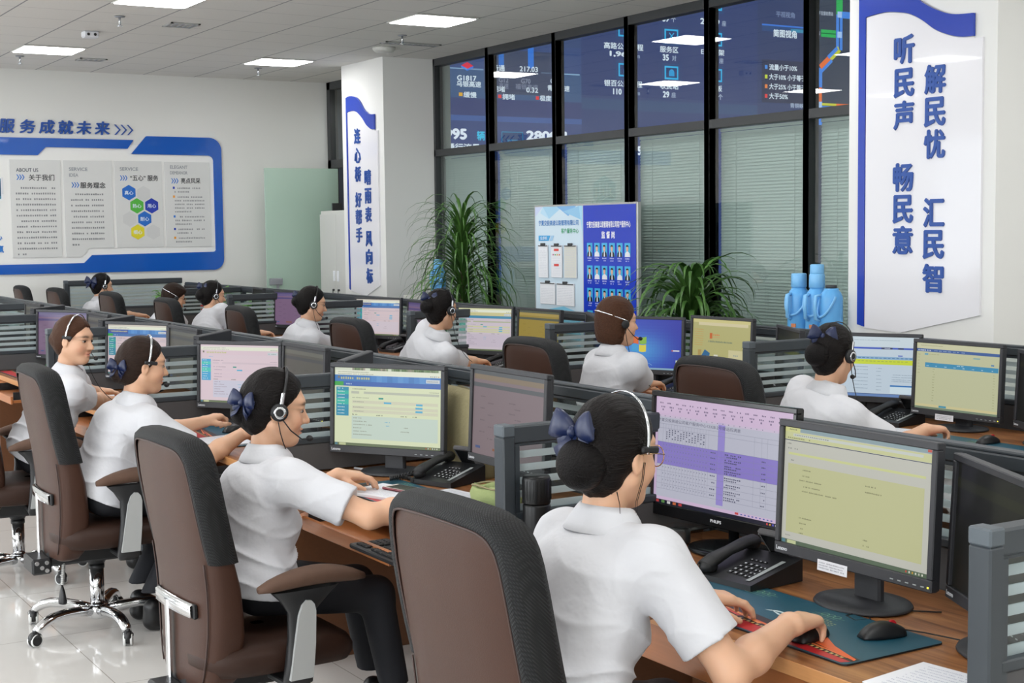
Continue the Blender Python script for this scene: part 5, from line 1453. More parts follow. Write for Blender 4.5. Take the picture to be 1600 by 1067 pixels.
def sprinkler(label, x, y):
    t = thing('sprinkler', label, 'sprinkler', (x, y, CEIL), 0, 'sprinkler heads')
    m = MB(); m.lathe([(0.045, -0.004), (0.04, -0.010), (0.014, -0.012)], (0, 0, 0), 18); m.build('rosette', 'vent_grey', t)
    m = MB(); m.lathe([(0.010, -0.07), (0.010, -0.010)], (0, 0, 0), 10); m.lathe([(0.0, -0.088), (0.022, -0.086), (0.022, -0.080), (0.006, -0.070)], (0, 0, 0), 14); m.build('nozzle', 'silver', t)
sprinkler('sprinkler head between the top-edge light and the small vent', 3.606, 12.1)
sprinkler('sprinkler head just below the upper-left ceiling light', 3.50, 15.2)
sprinkler('sprinkler head just below the light by the white pillar', 6.05, 15.2)
sprinkler('sprinkler head between the right ceiling light and the round detector', 6.24, 12.1)
def vent(label, x, y, w, l):
    t = thing('air_vent', label, 'vent', (x, y, CEIL), 0, 'ceiling vents')
    m = MB()
    for a in ((-w, -l, w, -l+0.02), (-w, l-0.02, w, l), (-w, -l, -w+0.02, l), (w-0.02, -l, w, l)): m.box(a[0], a[1], -0.012, a[2], a[3], -0.001)
    m.build('vent_frame', 'tile_metal', t)
    m = MB()
    n = max(3, int(2*w/0.05))
    for k in range(n): x_ = -w+0.03+(2*w-0.06)*k/(n-1); m.box(x_-0.006, -l+0.02, -0.010, x_+0.006, l-0.02, -0.004)
    m.build('slats', 'vent_grey', t)
vent('small square vent right of the sprinkler near the top edge', 4.22, 12.36, 0.13, 0.13)
vent('small vent right of the upper-left ceiling light', 4.22, 15.2, 0.14, 0.10)
vent('long slatted vent beside the round detector', 6.6, 12.62, 0.30, 0.07)
t = thing('smoke_detector', 'round white smoke detector beside the long slatted vent', 'detector', (6.50, 13.0, CEIL))
m = MB(); m.lathe([(0.115, -0.001), (0.115, -0.022), (0.09, -0.045), (0.0, -0.050)], (0, 0, 0), 28); m.build('housing', 'cabinet_white', t)
t = thing('emergency_lamp', 'small ivory two-eyed emergency lamp on the ceiling', 'lamp', (3.64, 13.12, CEIL))
m = MB(); m.box(-0.07, -0.05, -0.060, 0.07, 0.05, -0.001, 0.012); m.build('housing', 'tin' if False else 'paper_grey', t)
m = MB()
for s in (-0.03, 0.03): m.lathe([(0.012, 0), (0.013, 0.005), (0.0, 0.005)], (s, -0.05, -0.032), 14, 0, (0, -1, 0))
m.build('lens', 'black_plastic', t)

# ------------------------------------------------------------------ wide display wall in the control room
WH = C('#dfe8f4'); CY = C('#3fc0e8'); BL = C('#3f86e8')
P = Print((0, 16.30, 0), (1, 0, 0), (0, 0, 1), 0.002)
P.rect(8.3, 1.0, 17.6, 6.1, C('#3f4f7a'), 0)
for (a, b, c_) in ((1.0, 2.7, '#3c4a76'), (2.7, 3.09, '#434f7e'), (3.09, 3.16, '#48609a'), (3.16, 3.38, '#3f4674'), (3.38, 3.75, '#445c84'), (3.75, 4.1, '#3f5080')): P.rect(8.3, a, 11.1, b, C(c_), 1)
P.rect(11.1, 1.0, 14.2, 6.1, C('#3a4674'), 1); P.rect(11.1, 3.3, 14.2, 3.45, C('#3c5078'), 2)
P.rect(14.2, 1.0, 15.2, 6.1, C('#39446c'), 1); P.rect(15.2, 1.0, 17.6, 6.1, C('#3c4456'), 1)
P.rect(8.5, 3.742, 9.57, 3.758, C('#7f9cc0'), 3); P.rect(10.46, 3.742, 11.07, 3.758, C('#8fb0d0'), 3)
P.poly([(9.24, 3.79), (9.33, 3.75), (9.33, 3.725), (9.24, 3.765)], BL, 3); P.poly([(9.33, 3.75), (9.42, 3.79), (9.42, 3.765), (9.33, 3.725)], C('#2f70d8'), 3); P.poly([(9.24, 3.79), (9.33, 3.75), (9.42, 3.79), (9.33, 3.835)], C('#e0304a'), 4)
P.text('G1817', 9.18, 3.600, 0.062, WH, 4, 0.03, 0.28); P.text('乌银高速', 9.17, 3.520, 0.075, WH, 4, 0.02, 0.36); P.text('速', 8.97, 3.535, 0.075, WH, 4, 0.02)
P.rect(9.20, 3.40, 9.255, 3.445, C('#e0a838'), 4); P.text('缓慢', 9.27, 3.385, 0.072, WH, 4, 0.02, 0.19)
P.rect(9.58, 3.45, 10.64, 4.02, C('#454c66'), 3); P.rect(9.80, 3.80, 9.88, 4.3, C('#3a72c8'), 4); P.rect(10.25, 3.80, 10.34, 4.3, C('#3a78d8'), 4); P.rect(10.62, 3.755, 10.80, 4.1, C('#4f86c8'), 4); P.rect(10.66, 3.77, 10.76, 3.94, C('#2f78e0'), 5); P.rect(10.62, 3.94, 10.80, 3.95, C('#c04060'), 5)
P.text('G12', 9.80, 3.60, 0.06, C('#8f94a8'), 5, 0.02); P.text('G70', 10.14, 3.60, 0.06, C('#8f94a8'), 5, 0.02); P.text('福银高速', 10.05, 3.52, 0.07, C('#7a8098'), 5, 0.02, 0.35); P.text('高速', 9.80, 3.52, 0.07, C('#7a8098'), 5, 0.02)
P.rect(9.62, 3.765, 9.68, 3.815, BL, 5); P.rect(9.62, 3.495, 9.68, 3.545, C('#e04040'), 5)
P.text('畅通', 9.70, 3.745, 0.075, WH, 5, 0.02, 0.19); P.text('拥堵', 9.70, 3.475, 0.075, WH, 5, 0.02, 0.19); P.text('217.03', 10.12, 3.755, 0.065, WH, 5, 0.02, 0.28); P.text('0.32', 10.22, 3.485, 0.065, WH, 5, 0.02, 0.18)
P.rect(9.785, 3.395, 9.835, 3.44, C('#e04040'), 5); P.text('拥堵', 9.85, 3.38, 0.072, WH, 5, 0.02, 0.19); P.rect(10.365, 3.395, 10.415, 3.44, C('#e04040'), 5); P.text('极度拥堵', 10.43, 3.38, 0.075, WH, 5, 0.02, 0.36)
P.text('G6', 10.60, 3.62, 0.06, WH, 5, 0.03); P.text('青银高速', 10.55, 3.52, 0.075, WH, 5, 0.02, 0.35)
P.text('995', 8.99, 2.855, 0.125, C('#e9eefc'), 5, 0.05, 0.31); P.text('辆', 9.46, 2.845, 0.115, CY, 5, 0.03); P.text('日通行流量', 8.90, 2.705, 0.09, WH, 5, 0.03, 0.60)
P.rect(9.83, 2.60, 10.16, 2.965, C('#2e8cb4'), 4); P.rect(9.84, 2.60, 10.15, 2.955, C('#3b4a72'), 5); P.rect(9.92, 2.66, 10.07, 2.86, C('#2e8cb4'), 6); P.rect(9.93, 2.66, 10.06, 2.85, C('#465480'), 7); P.rect(9.95, 2.77, 9.98, 2.83, C('#e8b070'), 8); P.rect(10.02, 2.74, 10.06, 2.79, BL, 8)
P.text('2800 1', 10.22, 2.865, 0.115, C('#e9eefc'), 5, 0.05, 0.62); P.text('辆', 10.99, 2.84, 0.115, CY, 5, 0.03); P.rect(11.25, 2.93, 11.50, 2.945, CY, 5); P.text('日高速流量', 10.2, 2.62, 0.09, WH, 5, 0.03, 0.62)
P.text('38 95', 11.75, 2.70, 0.11, C('#e9eefc'), 5, 0.05); P.rect(11.26, 2.62, 11.55, 2.90, C('#2e8cb4'), 4); P.rect(11.27, 2.63, 11.54, 2.89, C('#3b4a72'), 5); P.text('辆', 12.2, 2.70, 0.115, CY, 5, 0.03)
def sqicon(u0, v0, u1, v1, kind):
    P.rect(u0-0.03, v0-0.03, u1+0.03, v1+0.03, C('#2f5a86'), 3); P.rect(u0-0.022, v0-0.022, u1+0.022, v1+0.022, C('#3a4674'), 4); P.rect(u0, v0, u1, v1, C('#38b4ea'), 5); t_ = (u1-u0)*0.10; P.rect(u0+t_, v0+t_, u1-t_, v1-t_, C('#35406e'), 6)
    cu, cv = (u0+u1)/2, (v0+v1)/2; r = (u1-u0)*0.2
    if kind == 'x': P.poly([(cu-r, cv-r*0.8), (cu-r*0.8, cv-r), (cu+r, cv+r*0.8), (cu+r*0.8, cv+r)], C('#38b4ea'), 7); P.poly([(cu+r, cv-r*0.8), (cu-r*0.8, cv+r), (cu-r, cv+r*0.8), (cu+r*0.8, cv-r)], C('#38b4ea'), 8)
    elif kind == 'arch': P.poly([(cu-r, cv-r)]+[(cu+r, cv-r)]+[(cu+r*math.cos(a), cv+r*math.sin(a)) for a in [math.pi*k/8 for k in range(9)]], C('#2f9cd8'), 7)
    else: P.rect(cu-r*0.6, cv-r, cu+r*0.6, cv+r*0.2, C('#2f9cd8'), 7)
sqicon(11.71, 3.76, 11.93, 3.94, 'r'); sqicon(11.71, 4.30, 11.93, 4.48, 'r'); sqicon(12.50, 4.26, 12.74, 4.45, 'x'); sqicon(12.50, 3.755, 12.74, 3.94, 'arch'); sqicon(13.29, 4.26, 13.53, 4.45, 'r'); sqicon(13.29, 3.755, 13.53, 3.94, 'r'); sqicon(13.29, 4.76, 13.53, 4.95, 'r')
P.text('高路公里里程', 11.47, 4.125, 0.085, WH, 5, 0.02, 0.66); P.text('1,960', 11.57, 4.02, 0.075, WH, 5, 0.04, 0.36); P.text('km', 11.97, 4.02, 0.06, C('#a8b4cc'), 5, 0.01, 0.10)
P.text('银百公路里程', 11.47, 3.62, 0.085, WH, 5, 0.02, 0.64); P.text('110', 11.62, 3.515, 0.075, WH, 5, 0.04); P.text('km', 11.97, 3.515, 0.06, C('#a8b4cc'), 5, 0.01, 0.10)
P.text('59', 12.47, 4.55, 0.08, WH, 5, 0.04); P.text('个', 12.62, 4.55, 0.075, C('#c8d0e4'), 5, 0.01); P.text('服务区', 12.42, 4.125, 0.085, WH, 5, 0.02, 0.32); P.text('35', 12.47, 4.015, 0.08, WH, 5, 0.04); P.text('对', 12.63, 4.015, 0.075, C('#a8b4cc'), 5, 0.01); P.text('29', 12.47, 3.505, 0.08, WH, 5, 0.04); P.text('座', 12.62, 3.505, 0.075, C('#a8b4cc'), 5, 0.01); P.text('收费站', 12.42, 3.62, 0.085, WH, 5, 0.02, 0.32)
P.text('2,099', 13.14, 4.545, 0.09, WH, 5, 0.04, 0.34); P.text('座', 13.53, 4.55, 0.075, C('#a8b4cc'), 5, 0.01); P.text('ETC门架', 13.15, 4.13, 0.085, WH, 5, 0.02, 0.42); P.text('215', 13.21, 4.02, 0.08, WH, 5, 0.04); P.text('座', 13.48, 4.02, 0.075, C('#a8b4cc'), 5, 0.01); P.text('情报板', 13.21, 3.62, 0.085, WH, 5, 0.02, 0.32); P.text('210', 13.21, 3.505, 0.08, WH, 5, 0.04); P.text('个', 13.46, 3.505, 0.08, C('#c8d0e4'), 5, 0.01)
P.text('平视视角', 14.55, 4.745, 0.085, C('#7f8cb0'), 5, 0.015, 0.36); P.rect(14.28, 4.610, 15.3, 4.632, C('#3f78d8'), 4); P.rect(14.28, 4.53, 15.3, 4.61, C('#344f80'), 3); P.rect(14.84, 4.545, 15.3, 4.59, C('#3f8cb0'), 4)
P.text('简图视角', 14.50, 4.455, 0.11, WH, 5, 0.025, 0.45)
P.rect(14.28, 3.50, 15.3, 4.12, C('#353a54'), 3)
for v, c_, s_, w_ in ((3.985, '#4a8ce0', '流量小于10%', 0.54), (3.845, '#c8d43c', '大于10% 小于等于25%', 0.86), (3.705, '#e8803a', '大于25% 小于等于50%', 0.86), (3.565, '#e03c3c', '大于50%', 0.36)):
    P.rect(14.335, v, 14.385, v+0.055, C(c_), 5); P.text(s_, 14.42, v-0.012, 0.085, WH, 5, 0.02, w_)
P.text('青铜峡西', 14.83, 3.435, 0.07, C('#a8b4cc'), 5, 0.015, 0.36)
def road(pts, w, col, l):
    for (a, b), (c_, d) in zip(pts[:-1], pts[1:]):
        L = math.hypot(c_-a, d-b); nx, ny = -(d-b)/L*w/2, (c_-a)/L*w/2
        P.poly([(a-nx, b-ny), (c_-nx, d-ny), (c_+nx, d+ny), (a+nx, b+ny)][::1], C(col), l)
road([(15.81, 4.86), (15.81, 5.4)], 0.13, '#2fae5a', 5); road([(15.78, 5.0), (15.88, 5.18), (16.3, 5.2)], 0.04, '#2fae5a', 5)
road([(15.81, 4.33), (15.81, 4.86)], 0.13, '#4a86e0', 5); road([(15.81, 4.33), (15.81, 4.86)], 0.02, '#2f4a7a', 6); road([(15.81, 4.86), (16.6, 4.86)], 0.10, '#4a86e0', 5)
road([(15.81, 4.35), (15.62, 4.20)], 0.10, '#c8c83c', 6); road([(15.62, 4.20), (15.43, 4.05)], 0.10, '#e8703a', 6); road([(15.77, 4.36), (15.58, 4.21)], 0.06, '#4a86e0', 7); road([(15.66, 4.17), (15.45, 4.00)], 0.05, '#4a86e0', 7)
road([(15.43, 3.76), (15.43, 4.05)], 0.07, '#4a86e0', 5); road([(15.43, 3.52), (15.43, 3.76)], 0.06, '#e8703a', 5); road([(15.41, 3.2), (15.41, 3.55)], 0.12, '#4a86e0', 5)
road([(15.46, 3.51), (16.8, 3.51)], 0.035, '#c8c83c', 6); road([(15.75, 3.51), (16.0, 3.51)], 0.036, '#e8703a', 7); road([(15.46, 3.46), (16.8, 3.46)], 0.05, '#4a86e0', 5)
road([(15.44, 4.565), (15.74, 4.565)], 0.11, '#2fae5a', 4); road([(15.44, 4.565), (15.74, 4.565)], 0.015, '#1f6a40', 5)
for u, v in ((15.81, 4.56), (15.81, 4.86), (15.41, 3.50)): P.rect(u-0.045, v-0.045, u+0.045, v+0.045, C('#a8c4f0'), 8)
P.text('平吉堡收费站', 15.38, 4.83, 0.06, C('#b8c0d0'), 5, 0.01, 0.30); P.text('南', 15.36, 4.53, 0.06, C('#b8c0d0'), 5, 0.01)
led = P.build('display_wall', 'led_wall', colors=True); tag(led, 'wide blue display wall with road traffic figures behind the upper panes', 'screen')
m = MB(); m.box(8.25, 16.31, 0.9, 17.65, 16.44, 6.15); m.build('display_casing', 'frame_black', led)

# ------------------------------------------------------------------ pillar signs
def smooth(pts, n=10):
    out = []
    for i in range(len(pts)-1):
        p0, p1, p2, p3 = pts[max(0, i-1)], pts[i], pts[i+1], pts[min(len(pts)-1, i+2)]
        for k in range(n):
            t = k/n
            out.append(tuple(0.5*(2*p1[j]+(p2[j]-p0[j])*t+(2*p0[j]-5*p1[j]+4*p2[j]-p3[j])*t*t+(3*p1[j]-p0[j]-3*p2[j]+p3[j])*t**3) for j in (0, 1)))
    return out+[pts[-1]]
def pillar_sign(label, yL, yR, top, bot_l, cols, tg, wave_top, wave_low, step_y, step_z, bar_w, corner):
    """faces -X; local u = distance to the viewer's right (towards -Y)"""
    t = thing('pillar_sign', label, 'sign', (6.82, yL, 0), 0, 'signs on the pillars')
    fn = lambda u, v, d: (-d, -u, v)
    W = yL-yR
    wt, wl = smooth(wave_top), smooth(wave_low)
    m = MB()
    # blue banner: bar down the left edge and the waving flag on top
    m.prism([(0, bot_l), (bar_w, bot_l-0.012), (bar_w, wl[0][1])][:3]+[(bar_w, wt[0][1]), (0, wt[0][1])], fn, 0.004, 0.022)
    for i in range(len(wt)-1):
        pass
    n = 60
    def at(c, u): return float(np.interp(u, [p[0] for p in c], [p[1] for p in c]))
    us = [bar_w+(step_y-bar_w)*k/n for k in range(n+1)]
    rt = [fn(u, at(wt, u), 0.022) for u in us]; rl = [fn(u, at(wl, u), 0.022) for u in us]; rb = [fn(u, at(wt, u), 0.004) for u in us]; rc = [fn(u, at(wl, u), 0.004) for u in us]
    m.grid([rl, rt], smooth=False); m.grid([rt, rb], smooth=False); m.grid([rc, rl], smooth=False)
    m.add([rl[-1], rt[-1], rb[-1], rc[-1]], [(0, 3, 2, 1)])
    part(m.build('flag_banner', 'sign_blue', t), 'blue bar and waving flag outline')
    m = MB()
    lo = [(bar_w+0.003, 1.025)]
    us2 = [bar_w+0.003+(step_y-bar_w-0.003)*k/n for k in range(n+1)]
    outline = [(bar_w+0.003, bot_l-0.02), corner[0], corner[1], (W, step_z-0.015), (step_y, step_z-0.015)]+[(u, at(wl, u)-0.004) for u in us2[::-1]]
    m.prism(outline, fn, 0.0, 0.016)
    part(m.build('white_board', 'sign_white', t), 'glossy white board with slanted lower edge')
    for u0, chars in cols:
        for q in (chars[:3], chars[3:]):
            m = MB()
            for ch, zc in q:
                text_mesh(m, ch, lambda u, v, d, u0=u0, zc=zc: fn(u+u0, v+zc-tg/2, 0.016+d), tg, 0.008, 0.035, 0, 'C', tg*0.92)
            part(m.build('lettering', 'char_blue', t), 'raised blue characters reading '+''.join(c_ for c_, _ in q))
    return t
yL = 6.83
pillar_sign('large white sign with blue flag edge on the big right pillar', yL, 5.84, 3.2, 1.055,
            [(yL-6.444, [('听', 2.775), ('民', 2.570), ('声', 2.372), ('畅', 1.989), ('民', 1.792), ('意', 1.600)]), (yL-6.194, [('解', 2.572), ('民', 2.374), ('忧', 2.181), ('汇', 1.767), ('民', 1.573), ('智', 1.367)])], 0.168, 
            [(0.0, 3.17), (0.12, 3.20), (0.30, 3.16), (yL-6.40, 3.115), (yL-6.307, 3.045), (yL-6.18, 2.978), (yL-6.057, 2.939), (yL-5.906, 2.927)],
            [(0.0, 3.00), (yL-6.771, 3.012), (yL-6.62, 3.022), (yL-6.515, 3.011), (yL-6.40, 2.985), (yL-6.30, 2.935), (yL-6.204, 2.871), (yL-6.10, 2.826), (yL-6.0, 2.800), (yL-5.906, 2.794)], yL-5.906, 2.795, 0.058, [(yL-6.465, 1.019), (yL-5.838, 1.156)])
yL = 14.56
pillar_sign('narrow-looking white sign with blue flag edge on the farther pillar', yL, 13.80, 3.15, 1.06,
            [(yL-14.286, [('连', 2.715), ('心', 2.506), ('桥', 2.307), ('好', 2.031), ('帮', 1.845), ('手', 1.651)]), (yL-14.046, [('晴', 2.265), ('雨', 2.067), ('表', 1.869), ('风', 1.610), ('向', 1.418), ('标', 1.213)])], 0.155,
            [(0.0, 3.145), (0.10, 3.155), (yL-14.325, 3.137), (yL-14.217, 3.084), (yL-14.113, 2.991), (yL-14.007, 2.937), (yL-13.93, 2.922), (yL-13.868, 2.920)],
            [(0.0, 2.985), (yL-14.511, 2.988), (yL-14.40, 2.992), (yL-14.288, 2.972), (yL-14.160, 2.901), (yL-14.056, 2.820), (yL-13.951, 2.771), (yL-13.868, 2.759)], yL-13.868, 2.76, 0.030, [(yL-14.158, 0.99), (yL-13.806, 1.115)])

# ------------------------------------------------------------------ poster and slogan on the far wall
pw = thing('wall_slogan', 'blue raised slogan characters with three arrows above the wall poster', 'lettering', (4.2, 16.42, 2.81))
FX = lambda u, v, d: (u-4.2, -d, v-2.81)
m = MB()
for ch, xc in (('服', 3.605), ('务', 3.825), ('成', 4.034), ('就', 4.238), ('未', 4.440), ('来', 4.645)):
    text_mesh(m, ch, lambda u, v, d, xc=xc: FX(u+xc+0.0, v+2.808, d+0.004), 0.145, 0.016, 0.03, 0, 'C', 0.158, 0.12)
m.build('characters', 'slogan_blue', pw)
m = MB()
for k in range(3):
    x0 = 4.788+0.072*k
    m.prism([(x0, 2.81), (x0+0.016, 2.81), (x0+0.072, 2.868), (x0+0.016, 2.926), (x0, 2.926), (x0+0.054, 2.868)], FX, 0.004, 0.016)
m.build('arrows', 'slogan_blue', pw)
pp = thing('wall_poster', 'big blue-framed poster with four text panels on the far wall', 'poster', (4.8, 16.42, 1.26))
FX = lambda u, v, d: (u-4.8, -d, v-1.26)
def arc(cx, cy, r, a0, a1, n=8): return [(cx+r*math.cos(math.radians(a0+(a1-a0)*k/n)), cy+r*math.sin(math.radians(a0+(a1-a0)*k/n))) for k in range(n+1)]
m = MB()
X0 = 2.2
m.prism([(X0, 2.566), (3.929, 2.568), (4.018, 2.658), (4.929, 2.655), (5.001, 2.756), (X0, 2.757)], FX, 0.002, 0.022)
m.prism([(4.970, 2.598), (5.875, 2.594)]+arc(5.885, 2.535, 0.057, 90, 0, 4)+[(5.943, 1.500)]+arc(5.915, 1.500, 0.03, 0, -90, 4)+[(4.489, 1.459), (4.397, 1.371), (X0, 1.367), (X0, 1.266), (5.900, 1.258)]+arc(5.915, 1.384, 0.126, -90, 0, 6)+arc(5.895, 2.655, 0.147, 0, 90, 8)+arc(5.16, 2.775, 0.028, 90, 140, 4), FX, 0.002, 0.022)
part(m.build('blue_band', 'poster_blue', pp), 'glossy blue band framing the poster')
m = MB(); m.prism([(X0, 1.30), (5.98, 1.30), (5.98, 2.70), (X0, 2.70)], FX, 0.0005, 0.004); m.build('backing', 'pillar_paint', pp)
sheets = [[(3.626, 1.445), (4.156, 1.443), (4.172, 2.516), (3.624, 2.516)], [(4.204, 1.442), (4.376, 1.439), (4.466, 1.538), (4.741, 1.537), (4.745, 2.518), (4.201, 2.516)], [(4.780, 1.540), (5.321, 1.537), (5.322, 2.518), (4.774, 2.518)], [(5.351, 1.535), (5.893, 1.533), (5.891, 2.515), (5.352, 2.515)]]
for sh in sheets:
    m = MB(); m.prism(sh, FX, 0.004, 0.014); m.build('text_panel', 'sheet_grey', pp)
P = Print((-4.8, -0.0145, -1.26), (1, 0, 0), (0, 0, 1), 0.0006)
K = C('#2b2d30'); G2 = C('#8d9298')
def chev(u, v, s=0.030):
    for k in range(3):
        x0 = u+k*s*0.95; P.poly([(x0, v-s), (x0+s*0.40, v-s), (x0+s*1.05, v), (x0+s*0.40, v+s), (x0, v+s), (x0+s*0.62, v)], C('#3a78c8'), 2)
P.text('ABOUT US', 3.692, 2.385, 0.038, C('#4f5560'), 2, 0.02, 0.236); chev(3.692, 2.325); P.text('关于我们', 3.825, 2.290, 0.066, K, 2, 0.015, 0.275)
P.text('SERVICE', 4.264, 2.400, 0.038, G2, 2, 0.02, 0.204); P.text('IDEA', 4.264, 2.335, 0.036, G2, 2, 0.02, 0.10); chev(4.285, 2.243); P.text('服务理念', 4.385, 2.208, 0.066, K, 2, 0.02, 0.280)
P.text('SERVICE', 4.835, 2.408, 0.038, G2, 2, 0.02, 0.208); chev(4.832, 2.325); P.text('“五心” 服务', 4.950, 2.295, 0.064, K, 2, 0.02, 0.325)
P.text('ELEGANT', 5.421, 2.436, 0.038, G2, 2, 0.02, 0.205); P.text('DEMEANOR', 5.419, 2.372, 0.036, G2, 2, 0.02, 0.205); chev(5.428, 2.297); P.text('亮点风采', 5.545, 2.268, 0.062, K, 2, 0.02, 0.232)
rr = random.Random(11); TX = C('#84878a')
for i in range(13): P.dashes(3.735 if i == 0 else 3.68, 2.198-0.0605*i, 0.38 if i == 0 else (0.435 if i < 12 else 0.10), 0.021, TX, 2, None, rr)
for i in range(10): P.dashes(4.325 if i == 0 else 4.275, 2.130-0.0625*i, (0.32 if i == 0 else 0.37) if i < 9 else 0.09, 0.021, TX, 2, None, rr)
zz = 2.205
for col, n_ in (('#1f3fae', 2), ('#e89a2e', 5), ('#2f78d0', 3), ('#1f3fae', 2), ('#e89a2e', 2)):
    P.rect(5.445, zz, 5.468, zz+0.026, C(col), 2)
    for j in range(n_):
        P.dashes(5.50 if j == 0 else 5.465, zz-0.0425*j, (0.32 if j == 0 else 0.36) if j < n_-1 else 0.20, 0.018, TX, 2, None, rr)
    zz -= 0.0425*n_+0.017
for hx_, hz_, col, s_ in ((4.930, 2.160, '#1f68c0', '真心'), (5.018, 2.010, '#4fae3c', '热心'), (5.190, 2.010, '#2038a8', '用心'), (5.104, 1.862, '#1f68c0', '耐心'), (5.019, 1.712, '#dcd02a', '细心')):
    P.poly([(hx_+0.088*math.sin(math.radians(60*k)), hz_+0.088*math.cos(math.radians(60*k))) for k in range(6)][::-1], C(col), 3); P.text(s_, hx_, hz_-0.024, 0.046, C('#d8e4f0'), 4, 0.015, 0.10, 'C')
for hx_, hz_ in ((5.10, 2.15), (4.93, 1.86), (5.20, 1.71)): P.poly([(hx_+0.088*math.sin(math.radians(60*k)), hz_+0.088*math.cos(math.radians(60*k))) for k in range(6)][::-1], C('#c9cac9'), 1)
P.build('printing', 'print', pp, colors=True)
P = Print((-4.8, -0.008, -1.26), (1, 0, 0), (0, 0, 1), 0.0006)
P.text('心', 3.455, 1.640, 0.06, C('#2f78c8'), 2, 0.03); P.text('赢', 3.455, 1.505, 0.075, C('#2f78c8'), 2, 0.03); P.text('同', 3.35, 1.640, 0.075, C('#2f78c8'), 2, 0.03); P.text('共', 3.35, 1.505, 0.075, C('#2f78c8'), 2, 0.03)
P.poly([(3.34+0.24*math.sin(math.radians(60*k)), 2.20+0.24*math.cos(math.radians(60*k))) for k in range(6)][::-1], C('#e6e8ea'), 1)
P.poly([(3.34+0.215*math.sin(math.radians(60*k)), 2.20+0.215*math.cos(math.radians(60*k))) for k in range(6)][::-1], C('#3f7f98'), 2)
for k in range(12): P.rect(3.20+0.03*k, 2.10+0.02*(k % 3), 3.222+0.03*k, 2.20+0.04*(k % 4), C(['#1d2a36', '#c9b48f', '#24506c', '#d8dadc'][k % 4]), 3)
part(P.build('photo_hexagon', 'print', pp, colors=True), 'hexagon photo and brushed characters')

# ------------------------------------------------------------------ notice board in front of the glazed wall
nb = thing('notice_board', 'standing notice board, pale left half and blue right half with portraits', 'board', (6.86, 10.04, 0))
FB = lambda u, v, d: (-d, -u, v)
m = MB()
for s in (-0.72, 0.72): m.box(-0.02, s-0.025, 0.0, 0.03, s+0.025, 0.92, 0.004); m.box(-0.22, s-0.025, 0.0, 0.25, s+0.025, 0.035, 0.004)
m.build('stand', 'tile_metal', nb)
m = MB(); m.box(-0.016, -0.765, 0.60, 0.02, 0.765, 1.90, 0.004); m.build('board_frame', 'tile_metal', nb)
P = Print((-0.0175, 0, 0), (0, -1, 0), (0, 0, 1), 0.0008)
P.rect(-0.745, 0.62, 0.0, 1.885, C('#cfe2ee'), 0)
for kq, (q, c_) in enumerate((([(-0.745, 1.885), (-0.62, 1.885), (-0.745, 1.80)], '#c9d4f0'), ([(-0.62, 1.885), (-0.30, 1.885), (-0.52, 1.78)], '#a6d2ec'), ([(-0.40, 1.885), (-0.10, 1.885), (-0.22, 1.80)], '#7fb4e4'), ([(-0.30, 1.84), (-0.05, 1.885), (0.0, 1.76)], '#93c6e8'), ([(0, 1.885), (-0.06, 1.885), (0, 1.60)], '#a6d6f0'), ([(-0.62, 1.885), (-0.52, 1.78), (-0.66, 1.83)], '#b9dcf0'), ([(-0.60, 0.99), (-0.3, 1.03), (-0.05, 0.98), (-0.05, 0.70), (-0.60, 0.70)], '#86cbe8'))): P.poly(q[::-1], C(c_), 0.2+0.15*kq)
P.text('宁夏交投高速公路管理有限公司', -0.685, 1.722, 0.046, C('#3f7fc4'), 2, 0.02, 0.62); P.text('客户服务中心', -0.33, 1.655, 0.042, C('#4fae7c'), 2, 0.02, 0.265)
P.poly([(-0.69, 1.59), (-0.53, 1.59), (-0.50, 1.636), (-0.69, 1.636)], C('#3f9fd8'), 2); P.poly([(-0.515, 1.59), (-0.47, 1.59), (-0.44, 1.636), (-0.485, 1.636)], C('#9fc8e8'), 2); P.text('公示栏', -0.66, 1.600, 0.028, C('#e8f4fc'), 3, 0.02, 0.11)
part(P.build('pale_panel', 'print_gloss', nb, colors=True), 'pale panel with green and blue title')
P = Print((-0.0175, 0, 0), (0, -1, 0), (0, 0, 1), 0.0008)
P.rect(0.0, 0.62, 0.745, 1.885, C('#1c3cc0'), 0); P.rect(-0.004, 0.62, 0.004, 1.885, C('#c8ccd0'), 1)
P.text('宁夏交投高速公路管理有限公司客户服务中心', 0.058, 1.700, 0.052, C('#f0f2fa'), 2, 0.03, 0.615); P.text('监 督 岗', 0.27, 1.612, 0.056, C('#f0f2fa'), 2, 0.03, 0.185)
rr = random.Random(5)
for j in range(5):
    for i in range(6):
        u, v = 0.058+i*0.1065, 1.462-0.187*j
        P.rect(u, v, u+0.080, v+0.112, C('#46b2e4'), 2)
        P.poly([(u+0.004, v), (u+0.076, v), (u+0.070, v+0.030), (u+0.050, v+0.044), (u+0.030, v+0.044), (u+0.010, v+0.030)], C(rr.choice(['#1d2030', '#e8eaf0', '#23283c'])), 3)
        P.poly([(u+0.032, v), (u+0.048, v), (u+0.046, v+0.044), (u+0.034, v+0.044)], C('#eceef4'), 4)
        P.poly([(u+0.04+0.016*math.cos(a), v+0.066+0.024*math.sin(a)) for a in [2*math.pi*k/10 for k in range(10)]], C('#e0b49c'), 5)
        P.poly([(u+0.04+0.018*math.cos(a), v+0.082+0.014*math.sin(a)) for a in [math.pi*k/8 for k in range(9)]], C('#1c1614'), 6)
        P.dashes(u+0.008, v-0.020, 0.064, 0.012, C('#b8c4ec'), 2, 4, rr); P.dashes(u+0.014, v-0.038, 0.05, 0.010, C('#b8c4ec'), 2, 4, rr)
part(P.build('blue_panel', 'print_gloss', nb, colors=True), 'blue panel with rows of small portraits')
